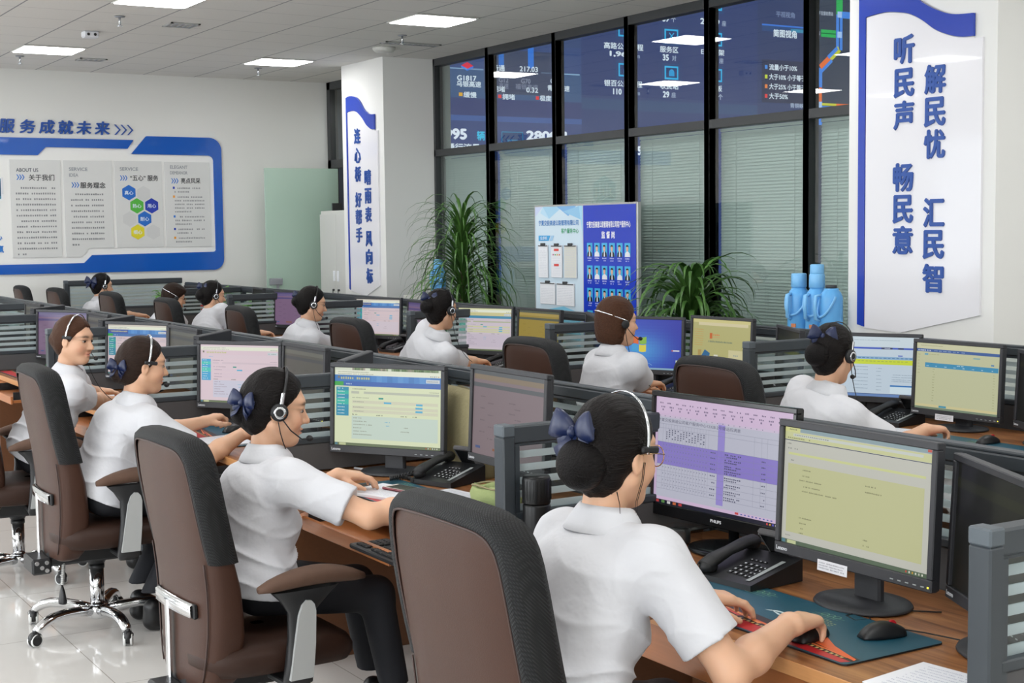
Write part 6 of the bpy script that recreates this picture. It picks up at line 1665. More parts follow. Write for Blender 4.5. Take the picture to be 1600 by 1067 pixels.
def clipboard(label, y0, y1, z0, z1, col='#eceef2', marks=False):
    t = thing('clipboard', label, 'clipboard', (6.842-0.004, (y0+y1)/2, z0), 0, 'clipboards on the notice board')
    w, h = (y1-y0)/2, z1-z0
    m = MB(); m.box(-0.006, -w, 0, 0.0, w, h, 0.001); m.build('backing_board', 'clear' if False else 'paper_grey', t)
    P = Print((-0.0072, 0, 0), (0, -1, 0), (0, 0, 1), 0.0005); P.rect(-w+0.006, 0.004, w-0.006, h-0.012, C(col), 0)
    rr = random.Random(len(label))
    for i in range(int((h-0.05)/0.014)): P.dashes(-w+0.02, 0.02+0.014*i, 2*w-0.04, 0.005, C('#cfd2da'), 1, None, rr)
    if marks:
        P.rect(-w+0.05, h-0.05, w-0.05, h-0.03, C('#d84a44'), 2); P.rect(-w+0.05, h-0.18, w-0.05, h-0.16, C('#d84a44'), 2)
        for k, c_ in enumerate(('#c05a8a', '#5aae6a', '#e0b04a', '#d86a4a')): P.rect(-w+0.03+k*0.032, h-0.088, -w+0.048+k*0.032, h-0.076, C(c_), 2)
    P.build('paper_sheets', 'print', t, colors=True)
    m = MB(); m.box(-0.014, -w*0.9, h-0.012, 0.0, w*0.9, h-0.004, 0.002); m.box(-0.016, -0.03, h-0.008, 0.0, 0.03, h+0.016, 0.003); m.build('clip', 'frame_black', t)
clipboard('clipboard with plain white sheets, upper left of the notice board', 10.57, 10.725, 1.27, 1.555)
clipboard('clipboard with red headed sheet in the upper row of the notice board', 10.345, 10.52, 1.275, 1.553, marks=True)
clipboard('thick clipboard of yellowish curling sheets on the notice board', 10.125, 10.315, 1.275, 1.555, '#dcdcd2')
clipboard('left clipboard of the lower row on the notice board', 10.46, 10.70, 1.040, 1.230)
clipboard('right clipboard of the lower row on the notice board', 10.165, 10.44, 1.035, 1.228)

# ------------------------------------------------------------------ green glass door, white cabinet
gd = thing('glass_door', 'open green glass door leaf standing in front of the far wall', 'door', (7.38, 16.0, 0), 0)
m = MB(); m.box(-0.97, -0.006, 0.02, -0.03, 0.006, 2.44, 0.002); m.build('door_leaf', 'green_glass', gd)
m = MB(); m.box(-0.12, -0.02, 1.93, 0.01, 0.02, 2.03, 0.004); m.box(-0.12, -0.02, 0.25, 0.01, 0.02, 0.35, 0.004); m.build('hinge', 'frame_black', gd)
m = MB(); m.box(-0.94, -0.03, 1.07, -0.78, 0.03, 1.15, 0.006); m.box(-0.85, -0.015, 0.99, -0.82, 0.015, 1.07, 0.003); m.build('lock_box', 'vent_grey', gd)
fc = thing('filing_cabinet', 'tall white steel cabinet beside the farther pillar', 'cabinet', (6.95, 15.22, 0), 0)
m = MB(); m.box(0.02, -0.46, 0.0, 0.42, 0.45, 1.93, 0.004); m.build('cabinet_body', 'cabinet_white', fc)
for s in (-1, 1):
    m = MB(); m.box(0.0, min(s*0.004, s*0.44), 0.06, 0.02, max(s*0.004, s*0.44), 1.89, 0.003); d_ = m.build('cabinet_door', 'cabinet_white', fc)
    m = MB(); m.box(-0.012, s*0.05-0.022, 1.12, 0.001, s*0.05+0.022, 1.24, 0.003); part(m.build('handle', 'paper', d_), 'pale recessed handle')
    m = MB(); m.cyl((-0.02, s*0.07, 1.02), (0.0, s*0.07, 1.02), 0.012); m.box(-0.022, s*0.07-0.004, 0.96, -0.016, s*0.07+0.004, 1.02); part(m.build('key', 'frame_black', d_), 'dark key in the lock')

# ------------------------------------------------------------------ plants
def arching_leaf(m, base, az, L, up0, droop, w, rnd, mi=0, seg=9, twist=0.0):
    p = np.array(base, float); el = up0; c, s = math.cos(az), math.sin(az); rows = []
    for k in range(seg+1):
        u = k/seg; wd = w*(math.sin(math.pi*(0.12+0.88*u)**0.8)**0.7 if u < 1 else 0.03)*(1-0.35*u)
        d = np.array([c*math.cos(el), s*math.cos(el), math.sin(el)]); side = np.array([-s, c, 0.0])*math.cos(twist*u)+np.array([0, 0, 1.0])*math.sin(twist*u)
        nrm = np.cross(side, d)
        rows.append([tuple(p-side*wd), tuple(p-nrm*wd*0.28), tuple(p+side*wd)])
        p = p+d*L/seg; el -= droop*(0.35+1.3*u)/seg; el = max(el, -1.45)
    m.grid(rows, mi)
def dracaena(label, x, y, trunk, pot_h, n, L, w, seed, spread=1.0, zt=(1.1, 1.9), ks=1, ea=0.0):
    rnd = random.Random(seed)
    t = thing('potted_plant', label, 'plant', (x, y, 0), 0, 'tall potted plants')
    m = MB(); m.lathe([(0.13, 0.0), (0.15, 0.02), (0.19, pot_h-0.03), (0.20, pot_h), (0.18, pot_h), (0.17, pot_h-0.05), (0.0, pot_h-0.05)], (0, 0, 0), 28); m.build('pot', 'pot_white', t)
    m = MB()
    for k in range(ks):
        a = 2.1*k+0.4; r = 0.05*(ks > 1)
        m.tube([(r*math.cos(a), r*math.sin(a), pot_h-0.06), (r*1.4*math.cos(a), r*1.4*math.sin(a), (pot_h+trunk)/2), (r*1.5*math.cos(a)+0.01, r*1.5*math.sin(a), trunk)], [0.030, 0.024, 0.018], 10)
    m.build('stem', 'bark', t)
    m = MB()
    for i in range(n):
        f = i/(n-1)
        z = zt[0]+(zt[1]-zt[0])*f**0.9
        az = i*2.39996+rnd.uniform(-0.3, 0.3)
        el = (0.55+ea+0.95*f**1.3)+rnd.uniform(-0.25, 0.2)
        l = L*(0.75+0.45*rnd.random())*(1.0-0.18*f)
        m_r = 0.02
        arching_leaf(m, (m_r*math.cos(az), m_r*math.sin(az), z), az, l*spread, el, (3.9-0.8*f)+rnd.uniform(-0.4, 0.5), w*rnd.uniform(0.8, 1.2), rnd, twist=rnd.uniform(-0.5, 0.5))
    m.build('foliage', 'leaf', t)
    return t
dracaena('tall narrow-leaved plant beside the farther pillar', 6.70, 11.85, 1.66, 0.45, 270, 0.80, 0.014, 3, 1.0, (0.85, 1.64))
dracaena('lower broad-leaved plant between notice board and blue flasks', 6.70, 8.42, 1.15, 0.45, 230, 0.74, 0.024, 8, 1.0, (0.62, 1.16), 2, -0.15)
def small_plant(label, x, y, z, pot, r=0.06, h=0.10, n=26, L=0.16, seed=1, up=0.9):
    rnd = random.Random(seed)
    t = thing('small_potted_plant', label, 'plant', (x, y, z), 0, 'small plants on the desks')
    m = MB(); m.lathe([(r*0.72, 0), (r*0.75, 0.004), (r, h), (r*0.93, h), (r*0.85, h-0.02), (0, h-0.02)], (0, 0, 0), 22); m.build('pot', pot, t)
    m = MB()
    for i in range(n):
        az = i*2.4+rnd.uniform(-0.4, 0.4); st = up*rnd.uniform(0.5, 1.15)
        bx, by, bz = 0.3*r*math.cos(az), 0.3*r*math.sin(az), h-0.02
        l = L*rnd.uniform(0.6, 1.1)
        p1 = (bx+l*0.6*math.cos(az)*math.cos(st), by+l*0.6*math.sin(az)*math.cos(st), bz+l*math.sin(st))
        m.tube([(bx, by, bz), ((bx+p1[0])/2, (by+p1[1])/2, (bz+p1[2])/2+0.012), p1], 0.0016, 5, 0)
        arching_leaf(m, p1, az+rnd.uniform(-0.5, 0.5), 0.07*rnd.uniform(0.7, 1.3), rnd.uniform(-0.2, 0.7), 1.4, 0.024, rnd, 0, 5)
    m.build('foliage', 'leaf_light', t)
    return t

# ------------------------------------------------------------------ low cabinet with flasks by the glazed wall
def low_cabinet(label, x, y0, y1, h, m_):
    t = thing('low_cabinet', label, 'cabinet', (x, (y0+y1)/2, 0), 0, 'low cabinets by the glazed wall'); W = (y1-y0)/2
    b = MB(); b.box(0, -W, 0, 0.40, W, h, 0.004); b.build('cabinet_body', m_, t)
    for k in range(2):
        b = MB(); b.box(-0.016, -W+k*W+0.006, 0.05, 0.0, k*W-0.006, h-0.03, 0.003); d_ = b.build('cabinet_door', m_, t)
        b = MB(); b.box(-0.028, (0.05 if k else -0.06)-0.0, h*0.6, -0.016, (0.06 if k else -0.05), h*0.6+0.10, 0.002); b.build('handle', 'tile_metal', d_)
low_cabinet('low white cabinet under the blue flasks beside the big pillar', 6.62, 6.96, 7.60, 0.985, 'cabinet_white')
low_cabinet('low white cabinet behind the tall plant, under a blue flask', 6.92, 12.75, 13.5, 1.02, 'cabinet_white')
def flask(label, x, y, z, h=0.36, cap=True, tall=False, rot=0.0):
    t = thing('vacuum_flask', label, 'flask', (x, y, z), rot, 'blue vacuum flasks')
    R = 0.076
    m = MB(); m.lathe([(R*0.98, 0), (R, 0.01), (R, 0.225), (R*0.97, 0.245), (R*0.84, 0.270), (R*0.66, 0.287), (R*0.62, 0.30)], (0, 0, 0), 28); bd = m.build('flask_body', 'thermos_blue', t)
    m = MB()
    if cap:
        m.lathe([(R*0.66, 0.298), (R*0.70, 0.302), (R*0.68, h+0.01), (R*0.62, h+0.016), (0, h+0.016)], (0, 0, 0), 24)
        if tall: m.lathe([(R*0.60, h+0.014), (R*0.63, h+0.02), (R*0.60, h+0.075), (R*0.5, h+0.08), (0, h+0.08)], (0, 0, 0), 24)
        m.build('flask_cap', 'thermos_pale', t)
    else:
        m.lathe([(R*0.48, 0.298), (R*0.50, 0.318), (R*0.40, 0.322), (0, 0.322)], (0, 0, 0), 20); part(m.build('stopper', 'frame_black', t), 'dark stopper, cap missing')
    m = MB(); m.tube([(-R*0.8, 0.02, 0.255), (-R-0.03, 0.02, 0.25), (-R-0.036, 0.02, 0.18), (-R-0.03, 0.02, 0.10), (-R*0.9, 0.02, 0.085)], 0.011, 8, flat=1.3); m.build('side_handle', 'thermos_pale', t)
    m = MB(); m.tube([(-0.03, R*math.cos(a)*1.05+0.0, 0.245-0.15*math.sin(a)**0.8) if False else (-0.02-0.065*math.sin(a), R*1.10*math.cos(a), 0.248-0.135*math.sin(a)) for a in [math.pi*k/16 for k in range(17)]], 0.008, 8); m.build('carry_handle', 'thermos_pale', t)
    m = MB(); m.box(-R-0.003, -0.025, 0.03, -R+0.004, 0.010, 0.055); m.build('tag', 'orange_tag', bd)
    return t
flask('left blue vacuum flask with tall cap, beside the low plant', 6.76, 7.335, 0.985, 0.375, True, False, 0.25)
flask('middle blue vacuum flask, the tallest of the three by the pillar', 6.76, 7.160, 0.985, 0.375, True, True, 0.25)
flask('right blue vacuum flask without its cap, beside the big pillar', 6.74, 6.985+0.02, 0.985, 0.36, False, False, -0.2)
flask('blue vacuum flask half hidden behind the tall narrow-leaved plant', 7.06, 12.98, 1.02, 0.36, True, False, 0.5)
# ------------------------------------------------------------------ rows of desks
B1 = [1.80, 3.527, 5.267, 7.007, 8.747, 10.487, 12.227, 13.967]
N1 = ['woman with glasses', 'woman in profile beside the green pen pouch', 'woman with the side-parted dark brown hair', 'woman turned towards the room at the left', 'empty place left of the turned woman', 'empty far place near the left edge', 'empty farthest place at the left edge']
for i in range(7):
    a, b = B1[i], B1[i+1]
    desk('wood-topped desk of the near row, %s' % N1[i], a, b, tray=i != 0)
    partition('back partition with striped glass behind the near row, at the %s' % N1[i], a, b)
DL = ['divider with grey post in the right foreground, beside the loose papers', 'divider with grey post behind the glasses-wearing woman, beside the black thermos', 'divider behind the head of the woman with round ear cup', 'divider behind the profile of the woman with side-parted hair',
      'divider whose post stands behind the turned woman at the left', 'divider crossing the left picture edge above the red mat', 'farther divider at the left picture edge', 'farthest divider of the near row']
for i in range(8): divider(DL[i], B1[i])
B2 = [3.60, 5.374, 7.15, 8.92, 10.69, 12.46, 14.23, 16.0]
N2 = ['woman by the yellow list screen', 'smiling woman with bobbed hair', 'woman in front of the tall plant', 'woman in front of the farther pillar', 'woman left of the green glass door', 'woman with short hair', 'woman nearest the wall poster']
for i in range(7):
    a, b = B2[i], B2[i+1]
    desk('wood-topped desk of the back row, %s' % N2[i], a, b, 4.66, 5.41)
    partition('back partition of the back row, beyond the %s' % N2[i], a, b, 5.44)
D2L = [None, 'divider right of the empty chair near the yellow page screen', 'divider right of the olive screen, left of the smiling woman', 'divider behind the back of the woman in front of the tall plant', 'divider left of the woman in front of the farther pillar', 'divider with yellow flower pot showing through its glass', 'divider behind the short-haired woman']
for i in range(1, 7): divider(D2L[i], B2[i], 4.61, 5.41)
divider('end divider with clear white-looking glass by the wall poster', 16.08, 4.08, 5.41, 1.19)

# ------------------------------------------------------------------ chairs
chair('brown leather office chair of the glasses-wearing woman, nearest the camera', (1.67, 2.62, 0), 0.03, -0.015, 'brown office chairs', 0.3)
chair('brown leather office chair of the woman with round ear cup and navy bow', (1.64, 4.40, 0), 0.04, -0.070, 'brown office chairs', 0.9)
chair('brown leather office chair with its chrome star base fully in view', (1.66, 6.167, 0), -0.02, 0.0, 'brown office chairs', math.radians(-83))
c4 = chair('brown office chair cut off by the left picture edge, arm and seat showing', (1.60, 7.36, 0), -0.10, 0.0, 'brown office chairs', 0.2)
CL = [((4.06, 4.68), 'empty-backed brown chair behind the woman at the yellow list screen', 0.0), ((4.06, 6.10), 'brown chair standing between the olive screen and the smiling woman', 0.0), ((4.06, 8.24), 'brown chair right of the woman in front of the farther pillar', -0.05), ((4.06, 10.14), 'brown chair right of the woman left of the green door', -0.02),
      ((4.06, 11.84), 'brown chair in front of the short-haired woman', -0.02), ((4.06, 13.50), 'brown chair below the woman nearest the wall poster', -0.02), ((3.92, 14.92), 'brown chair standing alone beside the end divider', -0.02), ((3.80, 15.88), 'brown chair against the far wall, nearest the left edge', -0.02)]
base = None
for (x, y), lab, dz in CL:
    r = {0.03: 0}.get(dz, 0.0)
    if base is None: base = chair(lab, (x, y, 0), 0.0, 0.0, 'brown office chairs', 0.5)
    else: o = dup(base, lab, (x, y, dz if False else 0), 0.02*((int(y*7) % 5)-2))

# ------------------------------------------------------------------ monitors
R_ = math.radians
monitor('wide black monitor with violet spreadsheet in front of the glasses-wearing woman', 2.68, 3.235, R_(4), scr_sheet, 'PHILIPS', 0.602, 0.376, 0.826, 'screen', True)
monitor('monitor with pale yellow form page, right of the violet spreadsheet', 2.565, 2.585, R_(0), scr_form, 'Lenovo', 0.540, 0.352, 0.842, 'screen', False, sticker=True)
monitor('dark angled monitor at the right edge, beside the foreground divider', 2.53, 2.115, R_(-27), scr_dark, 'Lenovo', 0.50, 0.345, 0.818, 'screen_dim')
monitor('monitor with green and blue portal page beside the woman in profile', 2.50, 5.03, R_(33), scr_portal, 'Lenovo', 0.515, 0.355, 0.825)
monitor('dim brownish monitor right of the green portal page', 2.63, 4.34, R_(0), scr_dusk, 'Lenovo', 0.52, 0.355, 0.852, 'screen')
monitor('monitor with pink page behind the bow of the woman in profile', 2.56, 6.78, R_(36), scr_pink, 'Lenovo', 0.49, 0.335, 0.825)
monitor('grey dim monitor right of the pink page', 2.68, 6.26, R_(0), scr_grey, 'Lenovo', 0.50, 0.345, 0.825)
monitor('dark monitor seen from behind, right of the grey dim monitor', 2.60, 5.55, R_(-40), scr_dark, 'Lenovo', 0.49, 0.34, 0.835, 'screen_dim')
monitor('monitor with pinkish page between the two women at the left', 2.58, 8.52, R_(30), scr_pinkblue, 'Lenovo', 0.50, 0.345, 0.825)
monitor('grey dim monitor above the woman with side-parted hair', 2.66, 7.92, R_(0), scr_grey, 'Lenovo', 0.50, 0.345, 0.825)
monitor('dark monitor seen from behind, left of the pink page', 2.60, 7.29, R_(-40), scr_dark, 'Lenovo', 0.49, 0.34, 0.835, 'screen_dim')
monitor('lilac monitor behind the head of the turned woman', 2.58, 10.25, R_(30), scr_lilac, 'Lenovo', 0.50, 0.345, 0.825)
monitor('grey monitor above the turned woman at the left', 2.66, 9.66, R_(0), scr_grey, 'Lenovo', 0.50, 0.345, 0.825)
monitor('dark monitor seen from behind, above the head of the turned woman', 2.60, 9.03, R_(-40), scr_dark, 'Lenovo', 0.49, 0.34, 0.835, 'screen_dim')
monitor('grey monitor nearest the left picture edge', 2.66, 11.45, R_(0), scr_grey, 'Lenovo', 0.50, 0.345, 0.825)
monitor('dark monitor seen from behind at the left picture edge', 2.60, 10.77, R_(-40), scr_dark, 'Lenovo', 0.49, 0.34, 0.835, 'screen_dim')
monitor('monitor with pale blue page and yellow row, left of the yellow list screen', 5.18, 5.10, R_(28), scr_white, 'Lenovo', 0.49, 0.34, 0.83)
monitor('monitor with pale yellow list page and blue bar, by the big pillar', 5.19, 4.58, R_(2), scr_list, 'Lenovo', 0.51, 0.355, 0.805, sticker=True)
monitor('dark monitor cut by the right picture edge, back row', 5.12, 4.04, R_(-24), scr_dark, 'Lenovo', 0.49, 0.345, 0.80, 'screen_dim')
monitor('monitor with bright blue desktop in front of the smiling woman', 5.16, 6.91, R_(28), scr_desktop, 'Lenovo', 0.49, 0.345, 0.825)
monitor('monitor with yellow page right of the blue desktop', 5.20, 6.27, R_(4), scr_yellow, 'Lenovo', 0.50, 0.365, 0.83)
monitor('dark angled monitor right of the yellow page', 5.16, 5.68, R_(-28), scr_dark, 'Lenovo', 0.49, 0.34, 0.83, 'screen_dim')
monitor('monitor with teal banner page beside the woman in front of the tall plant', 5.14, 8.78, R_(25), scr_teal, 'Lenovo', 0.49, 0.345, 0.815)
monitor('olive monitor right of the teal banner page', 5.19, 8.15, R_(3), scr_olive, 'Lenovo', 0.50, 0.35, 0.815)
monitor('dark angled monitor right of the olive screen', 5.16, 7.50, R_(-28), scr_dark, 'Lenovo', 0.49, 0.34, 0.82, 'screen_dim')
monitor('monitor with pink page and blue banner below the farther pillar', 5.16, 10.52, R_(24), scr_pinkblue, 'Lenovo', 0.49, 0.335, 0.825)
monitor('lilac monitor left of the bun of the woman in front of the tall plant', 5.19, 9.84, R_(-3), scr_lilac, 'Lenovo', 0.49, 0.34, 0.815)
monitor('purple dim monitor left of the woman in front of the farther pillar', 5.16, 12.25, R_(24), scr_lilac, 'Lenovo', 0.49, 0.34, 0.82, 'screen')
monitor('dark monitor behind the woman left of the green door', 5.20, 13.22, R_(-10), scr_dark, 'Lenovo', 0.49, 0.34, 0.82, 'screen_dim')
monitor('dark low monitor in front of the woman nearest the wall poster', 5.10, 14.75, R_(8), scr_dark, 'Lenovo', 0.49, 0.34, 0.80, 'screen_dim')

# ------------------------------------------------------------------ people
W_ = lambda *p: np.array(p, float)
person('woman in white blouse with glasses, bun and navy bow, hands on the desk mat', (1.86, 2.607, 1.205), phi=6, hyaw=12, hpitch=6, vox=0.0040, seed=1, glasses=True, wisps=True, group='women at the desks',
       R=dict(w=W_(2.175, 2.385, 0.812), hd=W_(1, 0.30, -0.10), curl=GRIP, el=W_(-0.3, -0.55, -0.8), slv=0.20), L=dict(w=W_(2.150, 2.690, 0.812), hd=W_(0.92, -0.42, -0.12), curl=RELAX, el=W_(-0.2, 0.7, -0.6)),
       bun=(-0.108, 0.0, -0.030, 0.058), bow_at=(-0.116, 0.018, 0.040), bow_s=1.0, bow_yaw=0, headset='pad', band='silver', hs_label='silver-banded headset on the black hair of the glasses-wearing woman', cord_to=W_(2.3, 3.0, 0.77))
person('woman in white blouse in profile with navy bow and round silver ear cup', (1.80, 4.44, 1.128), phi=-4, hyaw=-14, hpitch=10, build=1.08, hunch=0.032, hipz=0.548, Lt=0.430, vox=0.0042, seed=2, group='women at the desks',
       R=dict(w=W_(2.215, 4.13, 0.812), hd=W_(1, 0.10, -0.12), curl=RELAX, el=W_(-0.1, -0.75, -0.6), slv=0.20), L=dict(w=W_(2.15, 4.74, 0.82), hd=W_(1, -0.4, -0.1), curl=RELAX),
       bun=(-0.105, 0.01, -0.035, 0.045), bow_at=(-0.112, -0.035, 0.000), bow_s=0.85, headset='cup', band='black', hs_label='black headset with round silver-ringed ear cup on the woman in profile', cord_to=W_(2.25, 4.95, 0.77))
person('woman in white blouse with side-parted dark brown hair, right hand raised', (1.86, 6.06, 1.145), hs=0.94, hunch=0.03, phi=2, hyaw=-4, hpitch=8, hipz=0.612, Lt=0.42, side=0.05, hairm='hair_dark_brown', vox=0.0048, seed=3, group='women at the desks',
       R=dict(w=W_(2.25, 5.93, 0.828), hd=W_(1, 0.15, -0.1), curl=RELAX, el=W_(-0.2, -0.6, -0.7), slv=0.19), L=dict(w=W_(2.245, 6.42, 0.825), hd=W_(0.9, 0.25, 0.18), curl=FIST, el=W_(-0.2, 0.5, -0.8)),
       bun=(-0.105, 0.0, -0.055, 0.044), bow_at=(-0.118, -0.03, -0.025), bow_s=0.80, headset='pad', band='silver', hs_label='silver-banded headset on the woman with side-parted dark brown hair', feet_back=0.22)
person('woman in white blouse turning her face towards the room, at the left', (1.88, 7.24, 1.180), hs=0.94, phi=-10, hyaw=-48, hpitch=6, hroll=-3, Lt=0.45, side=0.08, hairm='hair_brown', vox=0.0048, seed=4, group='women at the desks',
       R=dict(w=W_(2.16, 7.62, 0.812), hd=W_(1, 0.5, -0.1), curl=RELAX, el=W_(0.1, -0.8, -0.5), slv=0.16), L=dict(w=W_(2.20, 7.95, 0.812), hd=W_(1, -0.2, -0.1), curl=RELAX),
       bun=(-0.110, 0.0, -0.015, 0.042), bow_at=(-0.110, 0.01, 0.030), bow_s=0.9, headset='pad', band='silver', hs_label='silver-banded headset with mouth microphone on the turned woman')
person('woman in white blouse with navy bow in front of the big pillar sign', (4.35, 4.507, 1.160), phi=4, hyaw=10, hpitch=10, Lt=0.45, side=0.12, vox=0.0055, seed=5, group='women at the desks',
       R=dict(w=W_(4.76, 4.37, 0.812), hd=W_(1, -0.25, -0.05), curl=GRIP, el=W_(-0.2, -0.5, -0.8), slv=0.20), L=dict(w=W_(4.70, 4.75, 0.812), hd=W_(1, -0.3, -0.1)),
       bun=(-0.112, 0.0, -0.020, 0.052), bow_at=(-0.100, -0.01, 0.058), bow_s=0.95, headset='cup', band='black', hs_label='black headset on the woman in front of the big pillar sign', legs=True, mic=True)
person('smiling woman in white blouse with bobbed brown hair', (4.35, 6.073, 1.218), phi=0, hyaw=-10, hpitch=2, hair='bob', hairm='hair_brown', vox=0.0055, seed=6, group='women at the desks',
       R=dict(w=W_(4.79, 6.38, 0.812), hd=W_(1, 0.15, -0.1), el=W_(-0.1, -0.6, -0.7), slv=0.21), L=dict(w=W_(4.74, 6.42, 0.812), hd=W_(1, 0, -0.1)), headset='nape', band='silver', hs_label='headset with silver band worn behind bobbed brown hair')
person('woman in white blouse with bun in front of the tall narrow-leaved plant', (4.35, 7.963, 1.205), phi=8, hyaw=14, hpitch=6, side=0.27, vox=0.006, seed=7, group='women at the desks',
       R=dict(w=W_(4.83, 8.28, 0.812), hd=W_(1, 0.2, -0.1), el=W_(-0.1, -0.6, -0.7), slv=0.20), L=dict(w=W_(4.78, 8.40, 0.812), hd=W_(1, 0, -0.1)),
       bun=(-0.125, 0.0, 0.005, 0.046), bow_at=(-0.105, 0.0, 0.056), bow_s=0.85, headset='cup', band='black', hs_label='black headset on the woman in front of the tall plant')
person('woman in white blouse in profile below the farther pillar sign', (4.35, 9.969, 1.165), phi=-4, hyaw=-16, hpitch=12, side=0.12, Lt=0.45, vox=0.006, seed=8, group='women at the desks',
       R=dict(w=W_(4.72, 10.12, 0.812), hd=W_(1, 0.6, -0.1)), L=dict(w=W_(4.72, 10.35, 0.812), hd=W_(1, -0.2, -0.1)),
       bun=(-0.122, 0.0, -0.010, 0.040), bow_at=(-0.110, 0.0, 0.030), bow_s=0.8, headset='cup', band='black', hs_label='black headset on the woman in profile below the farther pillar sign')
person('woman in white blouse and navy bow in front of the green glass door', (4.35, 12.106, 1.155), phi=0, hyaw=-4, hpitch=8, side=-0.28, Lt=0.45, vox=0.0065, seed=9, group='women at the desks',
       R=dict(w=W_(4.74, 12.0, 0.812), hd=W_(1, 0.1, -0.1)), L=dict(w=W_(4.74, 12.30, 0.812), hd=W_(1, -0.2, -0.1)),
       bun=(-0.110, 0.0, -0.015, 0.052), bow_at=(-0.100, -0.01, 0.055), bow_s=0.85, headset='cup', band='black', hs_label='black headset on the woman in front of the green glass door')
person('woman in white blouse with cropped dark hair and glasses', (4.35, 13.163, 1.100), phi=0, hyaw=-4, hpitch=14, hipz=0.60, Lt=0.42, side=0.30, hair='short', hairm='hair_dark_brown', vox=0.0065, seed=10, glasses=True, group='women at the desks',
       R=dict(w=W_(4.76, 13.05, 0.812), hd=W_(1, 0.2, -0.1)), L=dict(w=W_(4.76, 13.35, 0.812), hd=W_(1, -0.2, -0.1)), headset='nape', band='silver', hs_label='silver-banded headset on the cropped-haired woman')
person('woman in white blouse with big navy bow nearest the wall poster', (4.20, 15.002, 1.165), phi=0, hyaw=0, hpitch=8, Lt=0.45, vox=0.0065, seed=11, group='women at the desks',
       R=dict(w=W_(4.68, 15.15, 0.812), hd=W_(1, 0.2, -0.1)), L=dict(w=W_(4.66, 15.35, 0.812), hd=W_(1, -0.2, -0.1)),
       bun=(-0.105, 0.0, 0.0, 0.045), bow_at=(-0.125, -0.03, 0.020), bow_s=1.15, headset='cup', band='black', hs_label='black headset on the woman nearest the wall poster')

# ------------------------------------------------------------------ things on the near desks
def desk_mat(label, pts, art, z=0.7505):
    """pts: rounded outline in world x, y; printed picture along the near edge"""
    x0, y0, x1, y1 = pts
    t = thing('desk_mat', label, 'mat', (x0, y1, z), 0, 'picture desk mats')
    P = Print((0, 0, 0.004), (0, -1, 0), (1, 0, 0), 0.00025)     # u: to the right (-Y), v: away from the user (+X)
    W, D = y1-y0, x1-x0
    def rr(w, d, r, o=0.0):
        q = []
        for cx, cy, a0 in ((w-r, r, -90), (w-r, d-r, 0), (r, d-r, 90), (r, r, 180)):
            for k in range(5): a = math.radians(a0+22.5*k); q.append((cx+(r-o)*math.cos(a), cy+(r-o)*math.sin(a)))
        return q
    P.poly(rr(W, D, 0.015), C('#1d5266'), 0)
    P.poly(rr(W, D, 0.015, 0.003), C('#1b5063'), 1)
    # red ground, dark roof ridges and gold bead rows of the printed palace
    if art:
        P.poly([(0.02, 0.006), (W-0.018, 0.006), (W-0.008, D*0.10), (0.02, D*0.30)], C('#b8242a'), 2)
        P.poly([(0.02, D*0.27), (W-0.006, D*0.085), (W-0.006, D*0.17), (W*0.72, D*0.30), (W*0.40, D*0.40), (0.02, D*0.48)], C('#33201c'), 3)
        for k in range(7): P.poly([(0.03+W*0.10*k, D*(0.46-0.040*k)), (0.03+W*0.10*k+W*0.32, D*(0.245-0.020*k)), (0.03+W*0.10*k+W*0.33, D*(0.270-0.020*k))], C(['#e0703a', '#c8402c', '#e89050'][k % 3]), 4+0.1*k)
        P.poly([(W*0.66, D*0.27), (W*0.99, D*0.115), (W*0.985, D*0.150), (W*0.86, D*0.26), (W*0.78, D*0.38)], C('#e0622e'), 5)
        for k in range(44): u = 0.03+(W-0.06)*k/44; P.rect(u, D*(0.262-0.172*k/44), u+0.008, D*(0.262-0.172*k/44)+0.008, C('#d8b878'), 6)
        for cu, cv, s_ in ((W*0.30, D*0.86, 1.0), (W*0.14, D*0.90, 0.8), (W*0.62, D*0.80, 1.0)):
            for k in range(3): P.rect(cu-0.05*s_, cv-0.012*k, cu+0.05*s_-0.012*k, cv-0.012*k+0.002, C('#6f9f86'), 3)
            for k in range(3): P.icon_ring(cu-0.02+0.02*k, cv+0.006, 0.011*s_, 0.0022, C('#7fae92'), 3, 10)
        for k in range(26): P.rect(W*0.60+0.012*(k % 7), D*0.60+0.010*(k//7), W*0.60+0.012*(k % 7)+0.008, D*0.60+0.010*(k//7)+0.003, C('#a9b27a'), 3)
        P.poly([(W*0.45, D*0.52), (W*0.50, D*0.56), (W*0.56, D*0.57), (W*0.53, D*0.60), (W*0.48, D*0.58)], C('#cfe0e6'), 3); P.poly([(W*0.46, D*0.56), (W*0.52, D*0.50), (W*0.53, D*0.52)], C('#cfe0e6'), 3)
    o = P.build('printed_top', 'print', t, colors=True)
    m = MB(); q = rr(W, D, 0.015); m.prism([(v, -u) for u, v in q][::-1] if False else [(v, -u) for u, v in q], lambda a, b, d: (a, b, d), 0.0, 0.0039); m.build('rubber_base', 'black_soft', t)
    return t
desk_mat('teal picture mat under the hands of the glasses-wearing woman', (2.195, 2.235, 2.505, 3.035), True)
desk_mat('teal picture mat under the notebooks of the woman in profile', (2.19, 3.98, 2.47, 4.88), True)
desk_mat('teal picture mat beside the raised hand of the side-parted woman', (2.20, 6.05, 2.50, 6.78), True)
desk_mat('red and teal picture mat on the empty desk at the left edge', (2.17, 9.65, 2.47, 10.40), True)
desk_mat('teal picture mat under the hand of the woman by the yellow list screen', (4.73, 3.95, 5.02, 4.78), True)
mouse('black mouse with red wheel on the teal mat, nearest the camera', 2.42, 2.345, -0.25, [(0.05, 0, 0.012), (0.10, -0.02, 0.004), (0.16, -0.10, -0.001), (0.22, -0.22, -0.002), (0.30, -0.33, -0.002)])
